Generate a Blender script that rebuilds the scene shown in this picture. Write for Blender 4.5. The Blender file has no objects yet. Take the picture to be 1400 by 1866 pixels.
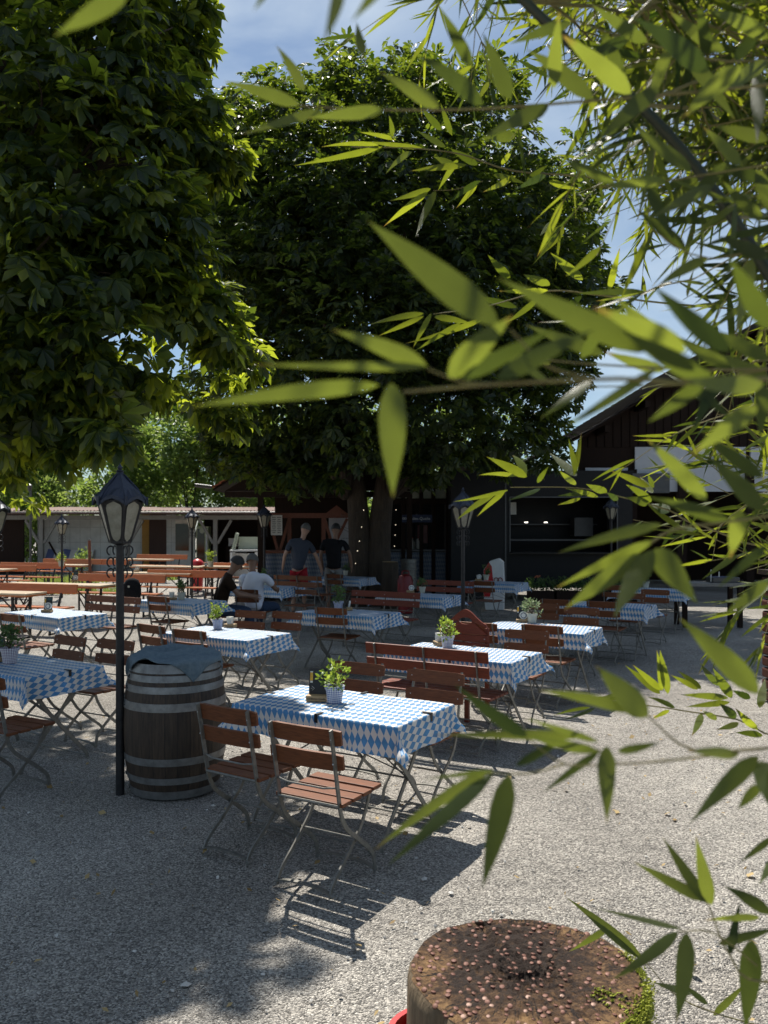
import bpy, bmesh, math, random
import numpy as np
from mathutils import Vector, Matrix

rng = np.random.default_rng(7)
random.seed(7)
scene = bpy.context.scene
col = scene.collection
R = math.radians

# ------------------------------------------------------------------ camera
CAM_H, FPX, HY, CX = 1.84, 1480.0, 962.0, 700.0
cam_d = bpy.data.cameras.new('camera')
cam = bpy.data.objects.new('camera', cam_d)
col.objects.link(cam)
cam.location = (0, 0, CAM_H)
cam.rotation_euler = (R(90), 0, 0)
cam_d.sensor_width = 36.0
cam_d.lens = FPX / 1866 * 36.0
cam_d.shift_y = (HY - 933) / 1866
cam_d.clip_start = 0.05
cam_d.clip_end = 500
cam_d.dof.use_dof = True
cam_d.dof.focus_distance = 4.6
cam_d.dof.aperture_fstop = 5.6
scene.camera = cam

# ------------------------------------------------------------------ sky and sun
SUN_AZ, SUN_EL = R(-14.5), R(57.5)          # azimuth from +Y, negative is to the left
world = bpy.data.worlds.new('World')
scene.world = world
world.use_nodes = True
wn, wl = world.node_tree.nodes, world.node_tree.links
wn.clear()
w_out = wn.new('ShaderNodeOutputWorld')
w_bg = wn.new('ShaderNodeBackground')
w_bg.inputs['Strength'].default_value = 0.060
sky = wn.new('ShaderNodeTexSky')
sky.sky_type = 'NISHITA'
sky.sun_disc = False
sky.sun_elevation = SUN_EL
sky.sun_rotation = SUN_AZ
sky.altitude = 300
sky.air_density = 1.0
sky.dust_density = 1.0
sky.ozone_density = 0.7
# thin cirrus
w_tc = wn.new('ShaderNodeTexCoord')
w_mp = wn.new('ShaderNodeMapping')
w_mp.inputs['Scale'].default_value = (1.2, 2.2, 3.2)
w_mp.inputs['Rotation'].default_value = (0.2, 0.5, 0.3)
w_nz = wn.new('ShaderNodeTexNoise')
w_nz.inputs['Scale'].default_value = 2.4
w_nz.inputs['Detail'].default_value = 7
w_nz.inputs['Distortion'].default_value = 0.6
w_rp = wn.new('ShaderNodeValToRGB')
w_rp.color_ramp.elements[0].position = 0.40
w_rp.color_ramp.elements[0].color = (0, 0, 0, 1)
w_rp.color_ramp.elements[1].position = 0.80
w_rp.color_ramp.elements[1].color = (0.75, 0.75, 0.75, 1)
w_mx = wn.new('ShaderNodeMixRGB')
w_mx.inputs['Color2'].default_value = (9.0, 10.2, 11.0, 1)
wl.new(w_tc.outputs['Generated'], w_mp.inputs['Vector'])
wl.new(w_mp.outputs['Vector'], w_nz.inputs['Vector'])
wl.new(w_nz.outputs['Fac'], w_rp.inputs['Fac'])
wl.new(w_rp.outputs['Color'], w_mx.inputs['Fac'])
w_tint = wn.new('ShaderNodeMixRGB')
w_tint.blend_type = 'MULTIPLY'
w_tint.inputs['Fac'].default_value = 1
w_tint.inputs['Color2'].default_value = (0.84, 0.99, 1.08, 1)
wl.new(sky.outputs['Color'], w_tint.inputs['Color1'])
wl.new(w_tint.outputs['Color'], w_mx.inputs['Color1'])
wl.new(w_mx.outputs['Color'], w_bg.inputs['Color'])
wl.new(w_bg.outputs['Background'], w_out.inputs['Surface'])

sun_d = bpy.data.lights.new('sun', 'SUN')
sun_d.energy = 5.0
sun_d.angle = R(0.53)
sun_d.color = (1.0, 0.95, 0.86)
sun = bpy.data.objects.new('sun', sun_d)
col.objects.link(sun)
sdir = Vector((math.sin(SUN_AZ) * math.cos(SUN_EL), math.cos(SUN_AZ) * math.cos(SUN_EL), math.sin(SUN_EL)))
sun.rotation_euler = (-sdir).to_track_quat('-Z', 'Y').to_euler()
sun.location = sdir * 60

scene.view_settings.view_transform = 'Standard'
scene.view_settings.look = 'None'
scene.view_settings.exposure = 0.58
scene.view_settings.gamma = 1.0
scene.cycles.max_bounces = 8
scene.cycles.diffuse_bounces = 4
scene.cycles.transparent_max_bounces = 8
scene.cycles.transmission_bounces = 6
scene.cycles.sample_clamp_indirect = 4.0


def at(px, py, Y):
    """a point of the place from its bearing and its distance"""
    return Vector(((px - CX) * Y / FPX, Y, CAM_H - (py - HY) * Y / FPX))


def atz(px, py, z=0.0):
    Y = (CAM_H - z) * FPX / (py - HY)
    return Vector(((px - CX) * Y / FPX, Y, z))


# ------------------------------------------------------------------ mesh helpers
class MB:
    def __init__(self):
        self.v, self.f, self.uv, self.mi = [], [], None, []

    def add(self, vs, fs, mi=0):
        b = len(self.v)
        self.v += [tuple(x) for x in vs]
        self.f += [tuple(i + b for i in f) for f in fs]
        self.mi += [mi] * len(fs)
        return self

    def box(self, c, s, rz=0.0, M=None, mi=0):
        x, y, z = s[0] / 2, s[1] / 2, s[2] / 2
        pts = [Vector(p) for p in ((-x, -y, -z), (x, -y, -z), (x, y, -z), (-x, y, -z), (-x, -y, z), (x, -y, z), (x, y, z), (-x, y, z))]
        if M is None:
            M = Matrix.Rotation(rz, 3, 'Z')
        pts = [M @ p + Vector(c) for p in pts]
        return self.add(pts, [(0, 3, 2, 1), (4, 5, 6, 7), (0, 1, 5, 4), (1, 2, 6, 5), (2, 3, 7, 6), (3, 0, 4, 7)], mi)

    def bar(self, p, q, w, h, up=(0, 0, 1), mi=0):
        """box from p to q, w wide sideways, h along up"""
        p, q = Vector(p), Vector(q)
        a = q - p
        L = a.length
        a.normalize()
        s = a.cross(Vector(up))
        if s.length < 1e-4:
            s = a.cross(Vector((0, 1, 0)))
        s.normalize()
        n = s.cross(a)
        M = Matrix((s, a, n)).transposed()
        return self.box((p + q) / 2, (w, L, h), M=M, mi=mi)

    def sweep(self, pts, sec, side=None, cap=True, mi=0):
        """sweep a closed 2D section along pts; sec: list of (side, normal) or f(t)"""
        pts = [Vector(p) for p in pts]
        n = len(pts)
        rings = []
        prev = None
        for i, p in enumerate(pts):
            t = (pts[min(i + 1, n - 1)] - pts[max(i - 1, 0)]).normalized()
            if side is not None:
                s = Vector(side)
            elif prev is not None:
                s = prev
            else:
                s = Vector((0, 0, 1)).cross(t)
                if s.length < 1e-3:
                    s = Vector((1, 0, 0))
            s = (s - t * s.dot(t)).normalized()
            prev = s
            m = t.cross(s)
            sc = sec(i / (n - 1)) if callable(sec) else sec
            rings.append([p + s * a + m * b for a, b in sc])
        k = len(rings[0])
        vs = [x for r in rings for x in r]
        fs = []
        for i in range(n - 1):
            for j in range(k):
                j2 = (j + 1) % k
                fs.append((i * k + j, i * k + j2, (i + 1) * k + j2, (i + 1) * k + j))
        if cap:
            fs.append(tuple(reversed(range(k))))
            fs.append(tuple((n - 1) * k + j for j in range(k)))
        return self.add(vs, fs, mi)

    def tube(self, pts, r, n=8, mi=0):
        if callable(r):
            sec = lambda t: [(math.cos(a) * r(t), math.sin(a) * r(t)) for a in (2 * math.pi * j / n for j in range(n))]
        else:
            sec = [(math.cos(a) * r, math.sin(a) * r) for a in (2 * math.pi * j / n for j in range(n))]
        return self.sweep(pts, sec, mi=mi)

    def flat(self, pts, w, h, side=(1, 0, 0), mi=0):
        """flat bar: w across side, h across the other"""
        return self.sweep(pts, [(-w / 2, -h / 2), (w / 2, -h / 2), (w / 2, h / 2), (-w / 2, h / 2)], side=side, mi=mi)

    def lathe(self, prof, n=24, c=(0, 0, 0), cap=True, mi=0, M=None):
        vs, fs = [], []
        for r, z in prof:
            for j in range(n):
                a = 2 * math.pi * j / n
                p = Vector((r * math.cos(a), r * math.sin(a), z))
                if M is not None:
                    p = M @ p
                vs.append(p + Vector(c))
        m = len(prof)
        for i in range(m - 1):
            for j in range(n):
                j2 = (j + 1) % n
                fs.append((i * n + j, i * n + j2, (i + 1) * n + j2, (i + 1) * n + j))
        if cap:
            fs.append(tuple(reversed(range(n))))
            fs.append(tuple((m - 1) * n + j for j in range(n)))
        return self.add(vs, fs, mi)

    def ball(self, c, r, n=8, m=6, mi=0):
        rx, ry, rz = (r, r, r) if not hasattr(r, '__len__') else r
        prof = [(math.sin(math.pi * (i + .02) / (m + .04)), -math.cos(math.pi * (i + .02) / (m + .04))) for i in range(m + 1)]
        return self.lathe(prof, n, c, M=Matrix.Diagonal((rx, ry, rz)), mi=mi)

    def build(self, name, mats, parent=None, smooth=False, bevel=0.0, loc=None):
        me = bpy.data.meshes.new(name)
        me.from_pydata([tuple(v) for v in self.v], [], self.f)
        if not isinstance(mats, (list, tuple)):
            mats = [mats]
        for m in mats:
            me.materials.append(m)
        if len(mats) > 1:
            me.polygons.foreach_set('material_index', self.mi)
        if smooth:
            me.polygons.foreach_set('use_smooth', [True] * len(me.polygons))
        me.update()
        o = bpy.data.objects.new(name, me)
        col.objects.link(o)
        if parent is not None:
            o.parent = parent
        if loc is not None:
            o.location = loc
        if bevel:
            b = o.modifiers.new('bevel', 'BEVEL')
            b.width = bevel
            b.segments = 2
            b.limit_method = 'ANGLE'
        if smooth:
            try:
                me.set_sharp_from_angle(angle=R(40))
            except Exception:
                pass
        return o


def smooth_path(pts, k=6):
    """Catmull-Rom through the points"""
    P = [Vector(p) for p in pts]
    P = [P[0] * 2 - P[1]] + P + [P[-1] * 2 - P[-2]]
    out = []
    for i in range(1, len(P) - 2):
        for j in range(k):
            t = j / k
            a, b, c, d = P[i - 1], P[i], P[i + 1], P[i + 2]
            out.append(0.5 * ((2 * b) + (c - a) * t + (2 * a - 5 * b + 4 * c - d) * t * t + (3 * b - a - 3 * c + d) * t ** 3))
    out.append(P[-2])
    return out


def tag(o, label, cat, group=None, kind=None):
    if label:
        o['label'] = label
    if cat:
        o['category'] = cat
    if group:
        o['group'] = group
    if kind:
        o['kind'] = kind
    return o


def thing(name, label, cat, loc=(0, 0, 0), rz=0.0, group=None):
    o = bpy.data.objects.new(name, None)
    o.empty_display_size = 0.2
    col.objects.link(o)
    o.location = loc
    o.rotation_euler = (0, 0, rz)
    return tag(o, label, cat, group)


def copy_tree(src, loc, rz, label=None, parent=None, scale=None):
    c = src.copy()
    col.objects.link(c)
    if parent is None:
        c.location = loc
        c.rotation_euler = (0, 0, rz)
        if scale:
            c.scale = scale
        if label:
            c['label'] = label
    else:
        c.parent = parent
    for ch in list(src.children):
        copy_tree(ch, None, None, parent=c)
    return c


def raw_mesh(name, V, F, mat, parent=None, uv=None):
    """big mesh from numpy arrays, F is (n,k) with k constant"""
    me = bpy.data.meshes.new(name)
    V = np.asarray(V, np.float32)
    F = np.asarray(F, np.int32)
    n, k = F.shape
    me.vertices.add(len(V))
    me.vertices.foreach_set('co', V.ravel())
    me.loops.add(n * k)
    me.loops.foreach_set('vertex_index', F.ravel())
    me.polygons.add(n)
    me.polygons.foreach_set('loop_start', np.arange(0, n * k, k, dtype=np.int32))
    me.polygons.foreach_set('loop_total', np.full(n, k, dtype=np.int32))
    if uv is not None:
        l = me.uv_layers.new(name='uv')
        l.data.foreach_set('uv', np.asarray(uv, np.float32)[F.ravel()].ravel())
    me.update(calc_edges=True)
    me.materials.append(mat)
    o = bpy.data.objects.new(name, me)
    col.objects.link(o)
    if parent is not None:
        o.parent = parent
    return o


# ------------------------------------------------------------------ materials
def new_mat(name):
    m = bpy.data.materials.new(name)
    m.use_nodes = True
    nt = m.node_tree
    return m, nt.nodes, nt.links, nt.nodes['Principled BSDF']


def ramp(nodes, c1, c2, p1=0.3, p2=0.7):
    r = nodes.new('ShaderNodeValToRGB')
    r.color_ramp.elements[0].position = p1
    r.color_ramp.elements[1].position = p2
    r.color_ramp.elements[0].color = (*c1, 1)
    r.color_ramp.elements[1].color = (*c2, 1)
    return r


def pm(name, c1, c2=None, scale=8.0, rough=0.6, bump=0.0, metal=0.0, stretch=(1, 1, 1), detail=6, spec=0.5, bdist=0.01, coord='Object'):
    m, n, l, b = new_mat(name)
    b.inputs['Roughness'].default_value = rough
    b.inputs['Specular IOR Level'].default_value = 0.32
    b.inputs['Metallic'].default_value = metal
    b.inputs['Specular IOR Level'].default_value = spec
    if c2 is None:
        c2 = tuple(x * 0.75 for x in c1)
    tc = n.new('ShaderNodeTexCoord')
    mp = n.new('ShaderNodeMapping')
    mp.inputs['Scale'].default_value = stretch
    nz = n.new('ShaderNodeTexNoise')
    nz.inputs['Scale'].default_value = scale
    nz.inputs['Detail'].default_value = detail
    nz.inputs['Roughness'].default_value = 0.65
    r = ramp(n, c1, c2)
    l.new(tc.outputs[coord], mp.inputs['Vector'])
    l.new(mp.outputs['Vector'], nz.inputs['Vector'])
    l.new(nz.outputs['Fac'], r.inputs['Fac'])
    l.new(r.outputs['Color'], b.inputs['Base Color'])
    rr = n.new('ShaderNodeMapRange')
    rr.inputs['To Min'].default_value = max(0.02, rough - 0.12)
    rr.inputs['To Max'].default_value = min(1.0, rough + 0.12)
    l.new(nz.outputs['Fac'], rr.inputs['Value'])
    l.new(rr.outputs['Result'], b.inputs['Roughness'])
    if bump:
        bp = n.new('ShaderNodeBump')
        bp.inputs['Strength'].default_value = bump
        bp.inputs['Distance'].default_value = bdist
        l.new(nz.outputs['Fac'], bp.inputs['Height'])
        l.new(bp.outputs['Normal'], b.inputs['Normal'])
    return m


def leaf_mat(name, d1, d2, t1, t2, rough=0.45, tmix=0.5, spec=0.5):
    """thin leaf: reflects d, lets light t through; every leaf its own tone"""
    m, n, l, b = new_mat(name)
    g = n.new('ShaderNodeNewGeometry')
    r1 = ramp(n, d1, d2, 0.0, 1.0)
    r2 = ramp(n, t1, t2, 0.0, 1.0)
    l.new(g.outputs['Random Per Island'], r1.inputs['Fac'])
    l.new(g.outputs['Random Per Island'], r2.inputs['Fac'])
    l.new(r1.outputs['Color'], b.inputs['Base Color'])
    b.inputs['Roughness'].default_value = rough
    b.inputs['Specular IOR Level'].default_value = 0.32
    b.inputs['Specular IOR Level'].default_value = spec
    tr = n.new('ShaderNodeBsdfTranslucent')
    l.new(r2.outputs['Color'], tr.inputs['Color'])
    mx = n.new('ShaderNodeMixShader')
    mx.inputs['Fac'].default_value = tmix
    l.new(b.outputs['BSDF'], mx.inputs[1])
    l.new(tr.outputs['BSDF'], mx.inputs[2])
    l.new(mx.outputs['Shader'], n['Material Output'].inputs['Surface'])
    return m


def cloth_lozenge(name, white=(0.78, 0.75, 0.72), blue=(0.062, 0.26, 0.54), su=0.043, sv=0.080, skew=0.22, dirt=True, tl=0.22):
    m, n, l, b = new_mat(name)
    uv = n.new('ShaderNodeUVMap')
    sep = n.new('ShaderNodeSeparateXYZ')
    l.new(uv.outputs['UV'], sep.inputs['Vector'])

    def math_(op, a, bb=None, v=None):
        x = n.new('ShaderNodeMath')
        x.operation = op
        if isinstance(a, (int, float)):
            x.inputs[0].default_value = a
        else:
            l.new(a, x.inputs[0])
        if bb is not None:
            if isinstance(bb, (int, float)):
                x.inputs[1].default_value = bb
            else:
                l.new(bb, x.inputs[1])
        return x.outputs[0]
    u = math_('ADD', sep.outputs['X'], math_('MULTIPLY', sep.outputs['Y'], skew))
    us = math_('DIVIDE', u, su)
    vs = math_('DIVIDE', sep.outputs['Y'], sv)
    s = math_('FLOOR', math_('ADD', us, vs))
    t = math_('FLOOR', math_('SUBTRACT', us, vs))
    par = math_('FLOORED_MODULO', math_('ADD', s, t), 2.0)
    tc = n.new('ShaderNodeTexCoord')
    nz = n.new('ShaderNodeTexNoise')
    nz.inputs['Scale'].default_value = 14
    nz.inputs['Detail'].default_value = 6
    l.new(tc.outputs['Object'], nz.inputs['Vector'])
    rb = ramp(n, tuple(x * 0.8 for x in blue), tuple(min(1, x * 1.15) for x in blue))
    rw = ramp(n, tuple(x * 0.88 for x in white), white)
    l.new(nz.outputs['Fac'], rb.inputs['Fac'])
    l.new(nz.outputs['Fac'], rw.inputs['Fac'])
    mx = n.new('ShaderNodeMixRGB')
    l.new(par, mx.inputs['Fac'])
    l.new(rw.outputs['Color'], mx.inputs['Color1'])
    l.new(rb.outputs['Color'], mx.inputs['Color2'])
    l.new(mx.outputs['Color'], b.inputs['Base Color'])
    b.inputs['Roughness'].default_value = 0.52
    b.inputs['Specular IOR Level'].default_value = 0.8
    bp = n.new('ShaderNodeBump')
    bp.inputs['Strength'].default_value = 0.4
    bp.inputs['Distance'].default_value = 0.02
    nz2 = n.new('ShaderNodeTexNoise')
    nz2.inputs['Scale'].default_value = 9
    nz2.inputs['Detail'].default_value = 3
    l.new(tc.outputs['Object'], nz2.inputs['Vector'])
    # pressed fold creases
    cu = math_('ABSOLUTE', math_('SUBTRACT', math_('FRACT', math_('DIVIDE', math_('ADD', sep.outputs['X'], 5.1), 0.37)), 0.5))
    cv = math_('ABSOLUTE', math_('SUBTRACT', math_('FRACT', math_('DIVIDE', math_('ADD', sep.outputs['Y'], 5.05), 0.29)), 0.5))
    cr = math_('MINIMUM', math_('MULTIPLY', math_('MINIMUM', cu, cv), 18.0), 1.0)
    hh_ = math_('ADD', math_('MULTIPLY', cr, 0.35), nz2.outputs['Fac'])
    l.new(hh_, bp.inputs['Height'])
    l.new(bp.outputs['Normal'], b.inputs['Normal'])
    tr = n.new('ShaderNodeBsdfTranslucent')
    l.new(mx.outputs['Color'], tr.inputs['Color'])
    ms = n.new('ShaderNodeMixShader')
    ms.inputs['Fac'].default_value = tl
    l.new(b.outputs['BSDF'], ms.inputs[1])
    l.new(tr.outputs['BSDF'], ms.inputs[2])
    l.new(ms.outputs['Shader'], n['Material Output'].inputs['Surface'])
    return m


def emit_mat(name, c, s):
    m, n, l, b = new_mat(name)
    b.inputs['Base Color'].default_value = (*c, 1)
    b.inputs['Emission Color'].default_value = (*c, 1)
    b.inputs['Emission Strength'].default_value = s
    return m


def grid_mat(name, base, line, sx, sz, w=0.03, rough=0.35, axis='XZ'):
    """rectangular tiles with joints, object coordinates"""
    m, n, l, b = new_mat(name)
    tc = n.new('ShaderNodeTexCoord')
    sep = n.new('ShaderNodeSeparateXYZ')
    l.new(tc.outputs['Object'], sep.inputs['Vector'])
    outs = []
    for ax, s in ((axis[0], sx), (axis[1], sz)):
        d = n.new('ShaderNodeMath'); d.operation = 'DIVIDE'; d.inputs[1].default_value = s
        l.new(sep.outputs[ax], d.inputs[0])
        f = n.new('ShaderNodeMath'); f.operation = 'FRACT'
        l.new(d.outputs[0], f.inputs[0])
        c = n.new('ShaderNodeMath'); c.operation = 'LESS_THAN'; c.inputs[1].default_value = w / s
        l.new(f.outputs[0], c.inputs[0])
        outs.append(c.outputs[0])
    mxx = n.new('ShaderNodeMath'); mxx.operation = 'MAXIMUM'
    l.new(outs[0], mxx.inputs[0]); l.new(outs[1], mxx.inputs[1])
    nz = n.new('ShaderNodeTexNoise'); nz.inputs['Scale'].default_value = 2.2; nz.inputs['Detail'].default_value = 6
    l.new(tc.outputs['Object'], nz.inputs['Vector'])
    rb = ramp(n, tuple(x * .72 for x in base), base)
    l.new(nz.outputs['Fac'], rb.inputs['Fac'])
    mx = n.new('ShaderNodeMixRGB'); mx.inputs['Color2'].default_value = (*line, 1)
    l.new(mxx.outputs[0], mx.inputs['Fac']); l.new(rb.outputs['Color'], mx.inputs['Color1'])
    l.new(mx.outputs['Color'], b.inputs['Base Color'])
    b.inputs['Roughness'].default_value = rough
    b.inputs['Specular IOR Level'].default_value = 0.32
    return m


def gravel_mat():
    m, n, l, b = new_mat('gravel')
    tc = n.new('ShaderNodeTexCoord')
    vo = n.new('ShaderNodeTexVoronoi')
    vo.inputs['Scale'].default_value = 125
    vo.inputs['Randomness'].default_value = 1.0
    vo2 = n.new('ShaderNodeTexVoronoi')
    vo2.inputs['Scale'].default_value = 160
    nz = n.new('ShaderNodeTexNoise'); nz.inputs['Scale'].default_value = 0.55; nz.inputs['Detail'].default_value = 7
    nz3 = n.new('ShaderNodeTexNoise'); nz3.inputs['Scale'].default_value = 4.5; nz3.inputs['Detail'].default_value = 5
    for x in (vo, vo2, nz, nz3):
        l.new(tc.outputs['Object'], x.inputs['Vector'])
    sep = n.new('ShaderNodeSeparateColor')
    l.new(vo.outputs['Color'], sep.inputs['Color'])
    r = n.new('ShaderNodeValToRGB')
    e = r.color_ramp.elements
    e[0].position = 0.0; e[0].color = (0.12, 0.114, 0.104, 1)
    e[1].position = 1.0; e[1].color = (0.70, 0.665, 0.605, 1)
    for p, c in ((0.3, (0.255, 0.24, 0.222, 1)), (0.55, (0.375, 0.355, 0.325, 1)), (0.8, (0.48, 0.455, 0.415, 1))):
        k = e.new(p); k.color = c
    l.new(sep.outputs['Red'], r.inputs['Fac'])
    big = ramp(n, (0.66, 0.64, 0.62), (1.12, 1.1, 1.07), 0.3, 0.68)
    l.new(nz.outputs['Fac'], big.inputs['Fac'])
    mul = n.new('ShaderNodeMixRGB'); mul.blend_type = 'MULTIPLY'; mul.inputs['Fac'].default_value = 1
    l.new(r.outputs['Color'], mul.inputs['Color1']); l.new(big.outputs['Color'], mul.inputs['Color2'])
    l.new(mul.outputs['Color'], b.inputs['Base Color'])
    b.inputs['Roughness'].default_value = 0.85
    b.inputs['Specular IOR Level'].default_value = 0.3
    inv = n.new('ShaderNodeMath'); inv.operation = 'SUBTRACT'; inv.inputs[0].default_value = 1
    l.new(vo.outputs['Distance'], inv.inputs[1])
    ad = n.new('ShaderNodeMath'); ad.operation = 'MULTIPLY_ADD'; ad.inputs[1].default_value = 0.6
    l.new(sep.outputs['Green'], ad.inputs[0]); l.new(inv.outputs[0], ad.inputs[2])
    b1 = n.new('ShaderNodeBump'); b1.inputs['Strength'].default_value = 0.9; b1.inputs['Distance'].default_value = 0.012
    l.new(ad.outputs[0], b1.inputs['Height'])
    b2 = n.new('ShaderNodeBump'); b2.inputs['Strength'].default_value = 0.7; b2.inputs['Distance'].default_value = 0.10
    l.new(nz3.outputs['Fac'], b2.inputs['Height'])
    l.new(b2.outputs['Normal'], b1.inputs['Normal'])
    l.new(b1.outputs['Normal'], b.inputs['Normal'])
    return m


def gingham(name, c):
    m, n, l, b = new_mat(name)
    tc = n.new('ShaderNodeTexCoord')
    sep = n.new('ShaderNodeSeparateXYZ')
    l.new(tc.outputs['Object'], sep.inputs['Vector'])
    at2 = n.new('ShaderNodeMath'); at2.operation = 'ARCTAN2'
    l.new(sep.outputs['Y'], at2.inputs[0]); l.new(sep.outputs['X'], at2.inputs[1])
    o = []
    for src, k in ((at2.outputs[0], 24 / (2 * math.pi)), (sep.outputs['Z'], 1 / 0.0135)):
        a = n.new('ShaderNodeMath'); a.operation = 'MULTIPLY'; a.inputs[1].default_value = k
        l.new(src, a.inputs[0])
        f = n.new('ShaderNodeMath'); f.operation = 'FRACT'; l.new(a.outputs[0], f.inputs[0])
        g = n.new('ShaderNodeMath'); g.operation = 'LESS_THAN'; g.inputs[1].default_value = 0.5
        l.new(f.outputs[0], g.inputs[0]); o.append(g.outputs[0])
    s = n.new('ShaderNodeMath'); s.operation = 'ADD'; l.new(o[0], s.inputs[0]); l.new(o[1], s.inputs[1])
    h = n.new('ShaderNodeMath'); h.operation = 'MULTIPLY'; h.inputs[1].default_value = 0.5; l.new(s.outputs[0], h.inputs[0])
    r = ramp(n, (0.75, 0.74, 0.74), c, 0, 1)
    l.new(h.outputs[0], r.inputs['Fac']); l.new(r.outputs['Color'], b.inputs['Base Color'])
    b.inputs['Roughness'].default_value = 0.6
    return m


M = {}
M['gravel'] = gravel_mat()
M['paving'] = pm('paving', (0.13, 0.125, 0.12), (0.20, 0.19, 0.18), 3, 0.85, 0.3)
M['steel'] = pm('galvanised_steel', (0.24, 0.23, 0.205), (0.13, 0.125, 0.11), 30, 0.5, 0.1, 0.35)
M['rivet'] = pm('rivet', (0.55, 0.55, 0.55), None, 8, 0.3, 0, 0.9)
M['slat'] = pm('chair_wood', (0.205, 0.070, 0.027), (0.098, 0.034, 0.015), 14, 0.55, 0.15, 0, (1, 9, 9), bdist=0.003, spec=0.3)
M['slat_red'] = pm('bench_wood', (0.21, 0.040, 0.017), (0.11, 0.024, 0.012), 12, 0.5, 0.12, 0, (1, 9, 9), bdist=0.003, spec=0.35)
M['orange_wood'] = pm('orange_wood', (0.60, 0.185, 0.045), (0.42, 0.115, 0.03), 10, 0.36, 0.1, 0, (0.6, 8, 8), bdist=0.003)
M['table_wood'] = pm('pale_table_wood', (0.62, 0.50, 0.36), (0.48, 0.34, 0.2), 10, 0.32, 0.1, 0, (0.6, 8, 8), bdist=0.003)
M['dark_steel'] = pm('dark_steel', (0.02, 0.02, 0.022), (0.035, 0.033, 0.03), 20, 0.5, 0.1, 0.4)
M['cloth'] = cloth_lozenge('lozenge_cloth')
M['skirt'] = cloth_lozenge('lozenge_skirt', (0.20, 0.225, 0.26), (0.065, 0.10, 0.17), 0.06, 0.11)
M['iron'] = pm('black_iron', (0.012, 0.012, 0.014), (0.035, 0.033, 0.034), 26, 0.48, 0.25, 0.3)
M['iron_blue'] = pm('blued_iron', (0.018, 0.024, 0.045), (0.035, 0.042, 0.065), 16, 0.45, 0.2, 0.3)
M['lamp_glass'] = pm('dusty_glass', (0.34, 0.32, 0.25), (0.20, 0.185, 0.135), 20, 0.4, 0.05)
M['oak'] = pm('barrel_oak', (0.030, 0.020, 0.013), (0.075, 0.050, 0.034), 9, 0.6, 0.3, 0, (5, 5, 0.5))
M['hoop'] = pm('hoop_steel', (0.30, 0.30, 0.29), (0.16, 0.155, 0.15), 14, 0.45, 0.15, 0.55)
M['blanket'] = pm('blue_grey_fleece', (0.105, 0.145, 0.175), (0.16, 0.205, 0.235), 40, 0.95, 0.5, spec=0.1)
M['soil'] = pm('soil', (0.02, 0.014, 0.01))
M['pot_blue'] = gingham('blue_gingham', (0.03, 0.07, 0.28))
M['pot_mauve'] = gingham('mauve_gingham', (0.16, 0.09, 0.17))
M['pot_cream'] = pm('cream_pot', (0.55, 0.53, 0.44), (0.45, 0.43, 0.34), 10, 0.55)
M['kraft'] = pm('bare_wood', (0.46, 0.31, 0.16), (0.36, 0.23, 0.11), 14, 0.6, 0.1, 0, (1, 6, 6))
M['card'] = pm('black_card', (0.012, 0.012, 0.015), (0.02, 0.02, 0.024), 10, 0.4)
M['ink'] = pm('dark_ink', (0.03, 0.018, 0.012))
M['white'] = pm('white_paint', (0.72, 0.72, 0.71), (0.62, 0.62, 0.61), 6, 0.5)
M['paper'] = pm('paper', (0.75, 0.73, 0.68), (0.66, 0.64, 0.58), 12, 0.8)
M['amber'] = pm('beer', (0.75, 0.42, 0.04), (0.65, 0.33, 0.03), 9, 0.3)
M['teal'] = pm('teal_print', (0.05, 0.24, 0.25))
M['red'] = pm('red_plastic', (0.55, 0.015, 0.02), (0.42, 0.012, 0.015), 8, 0.4)
M['dark_red'] = pm('dark_red', (0.22, 0.01, 0.012), (0.16, 0.008, 0.01), 8, 0.4)
M['navy'] = pm('navy', (0.02, 0.035, 0.10))
M['bark'] = pm('bark', (0.030, 0.021, 0.014), (0.075, 0.055, 0.038), 5, 0.9, 0.9, 0, (4, 4, 0.7), bdist=0.05)
M['twig'] = pm('twig', (0.05, 0.035, 0.02), (0.08, 0.055, 0.03), 20, 0.8)
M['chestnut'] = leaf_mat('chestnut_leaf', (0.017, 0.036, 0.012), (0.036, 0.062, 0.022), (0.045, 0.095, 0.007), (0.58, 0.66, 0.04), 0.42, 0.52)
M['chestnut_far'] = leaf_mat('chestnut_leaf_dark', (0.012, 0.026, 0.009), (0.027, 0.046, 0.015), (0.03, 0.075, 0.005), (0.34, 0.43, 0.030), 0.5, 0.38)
M['shrub'] = leaf_mat('shrub_leaf', (0.05, 0.10, 0.025), (0.11, 0.17, 0.05), (0.20, 0.32, 0.04), (0.42, 0.52, 0.12), 0.45, 0.5)
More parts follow.
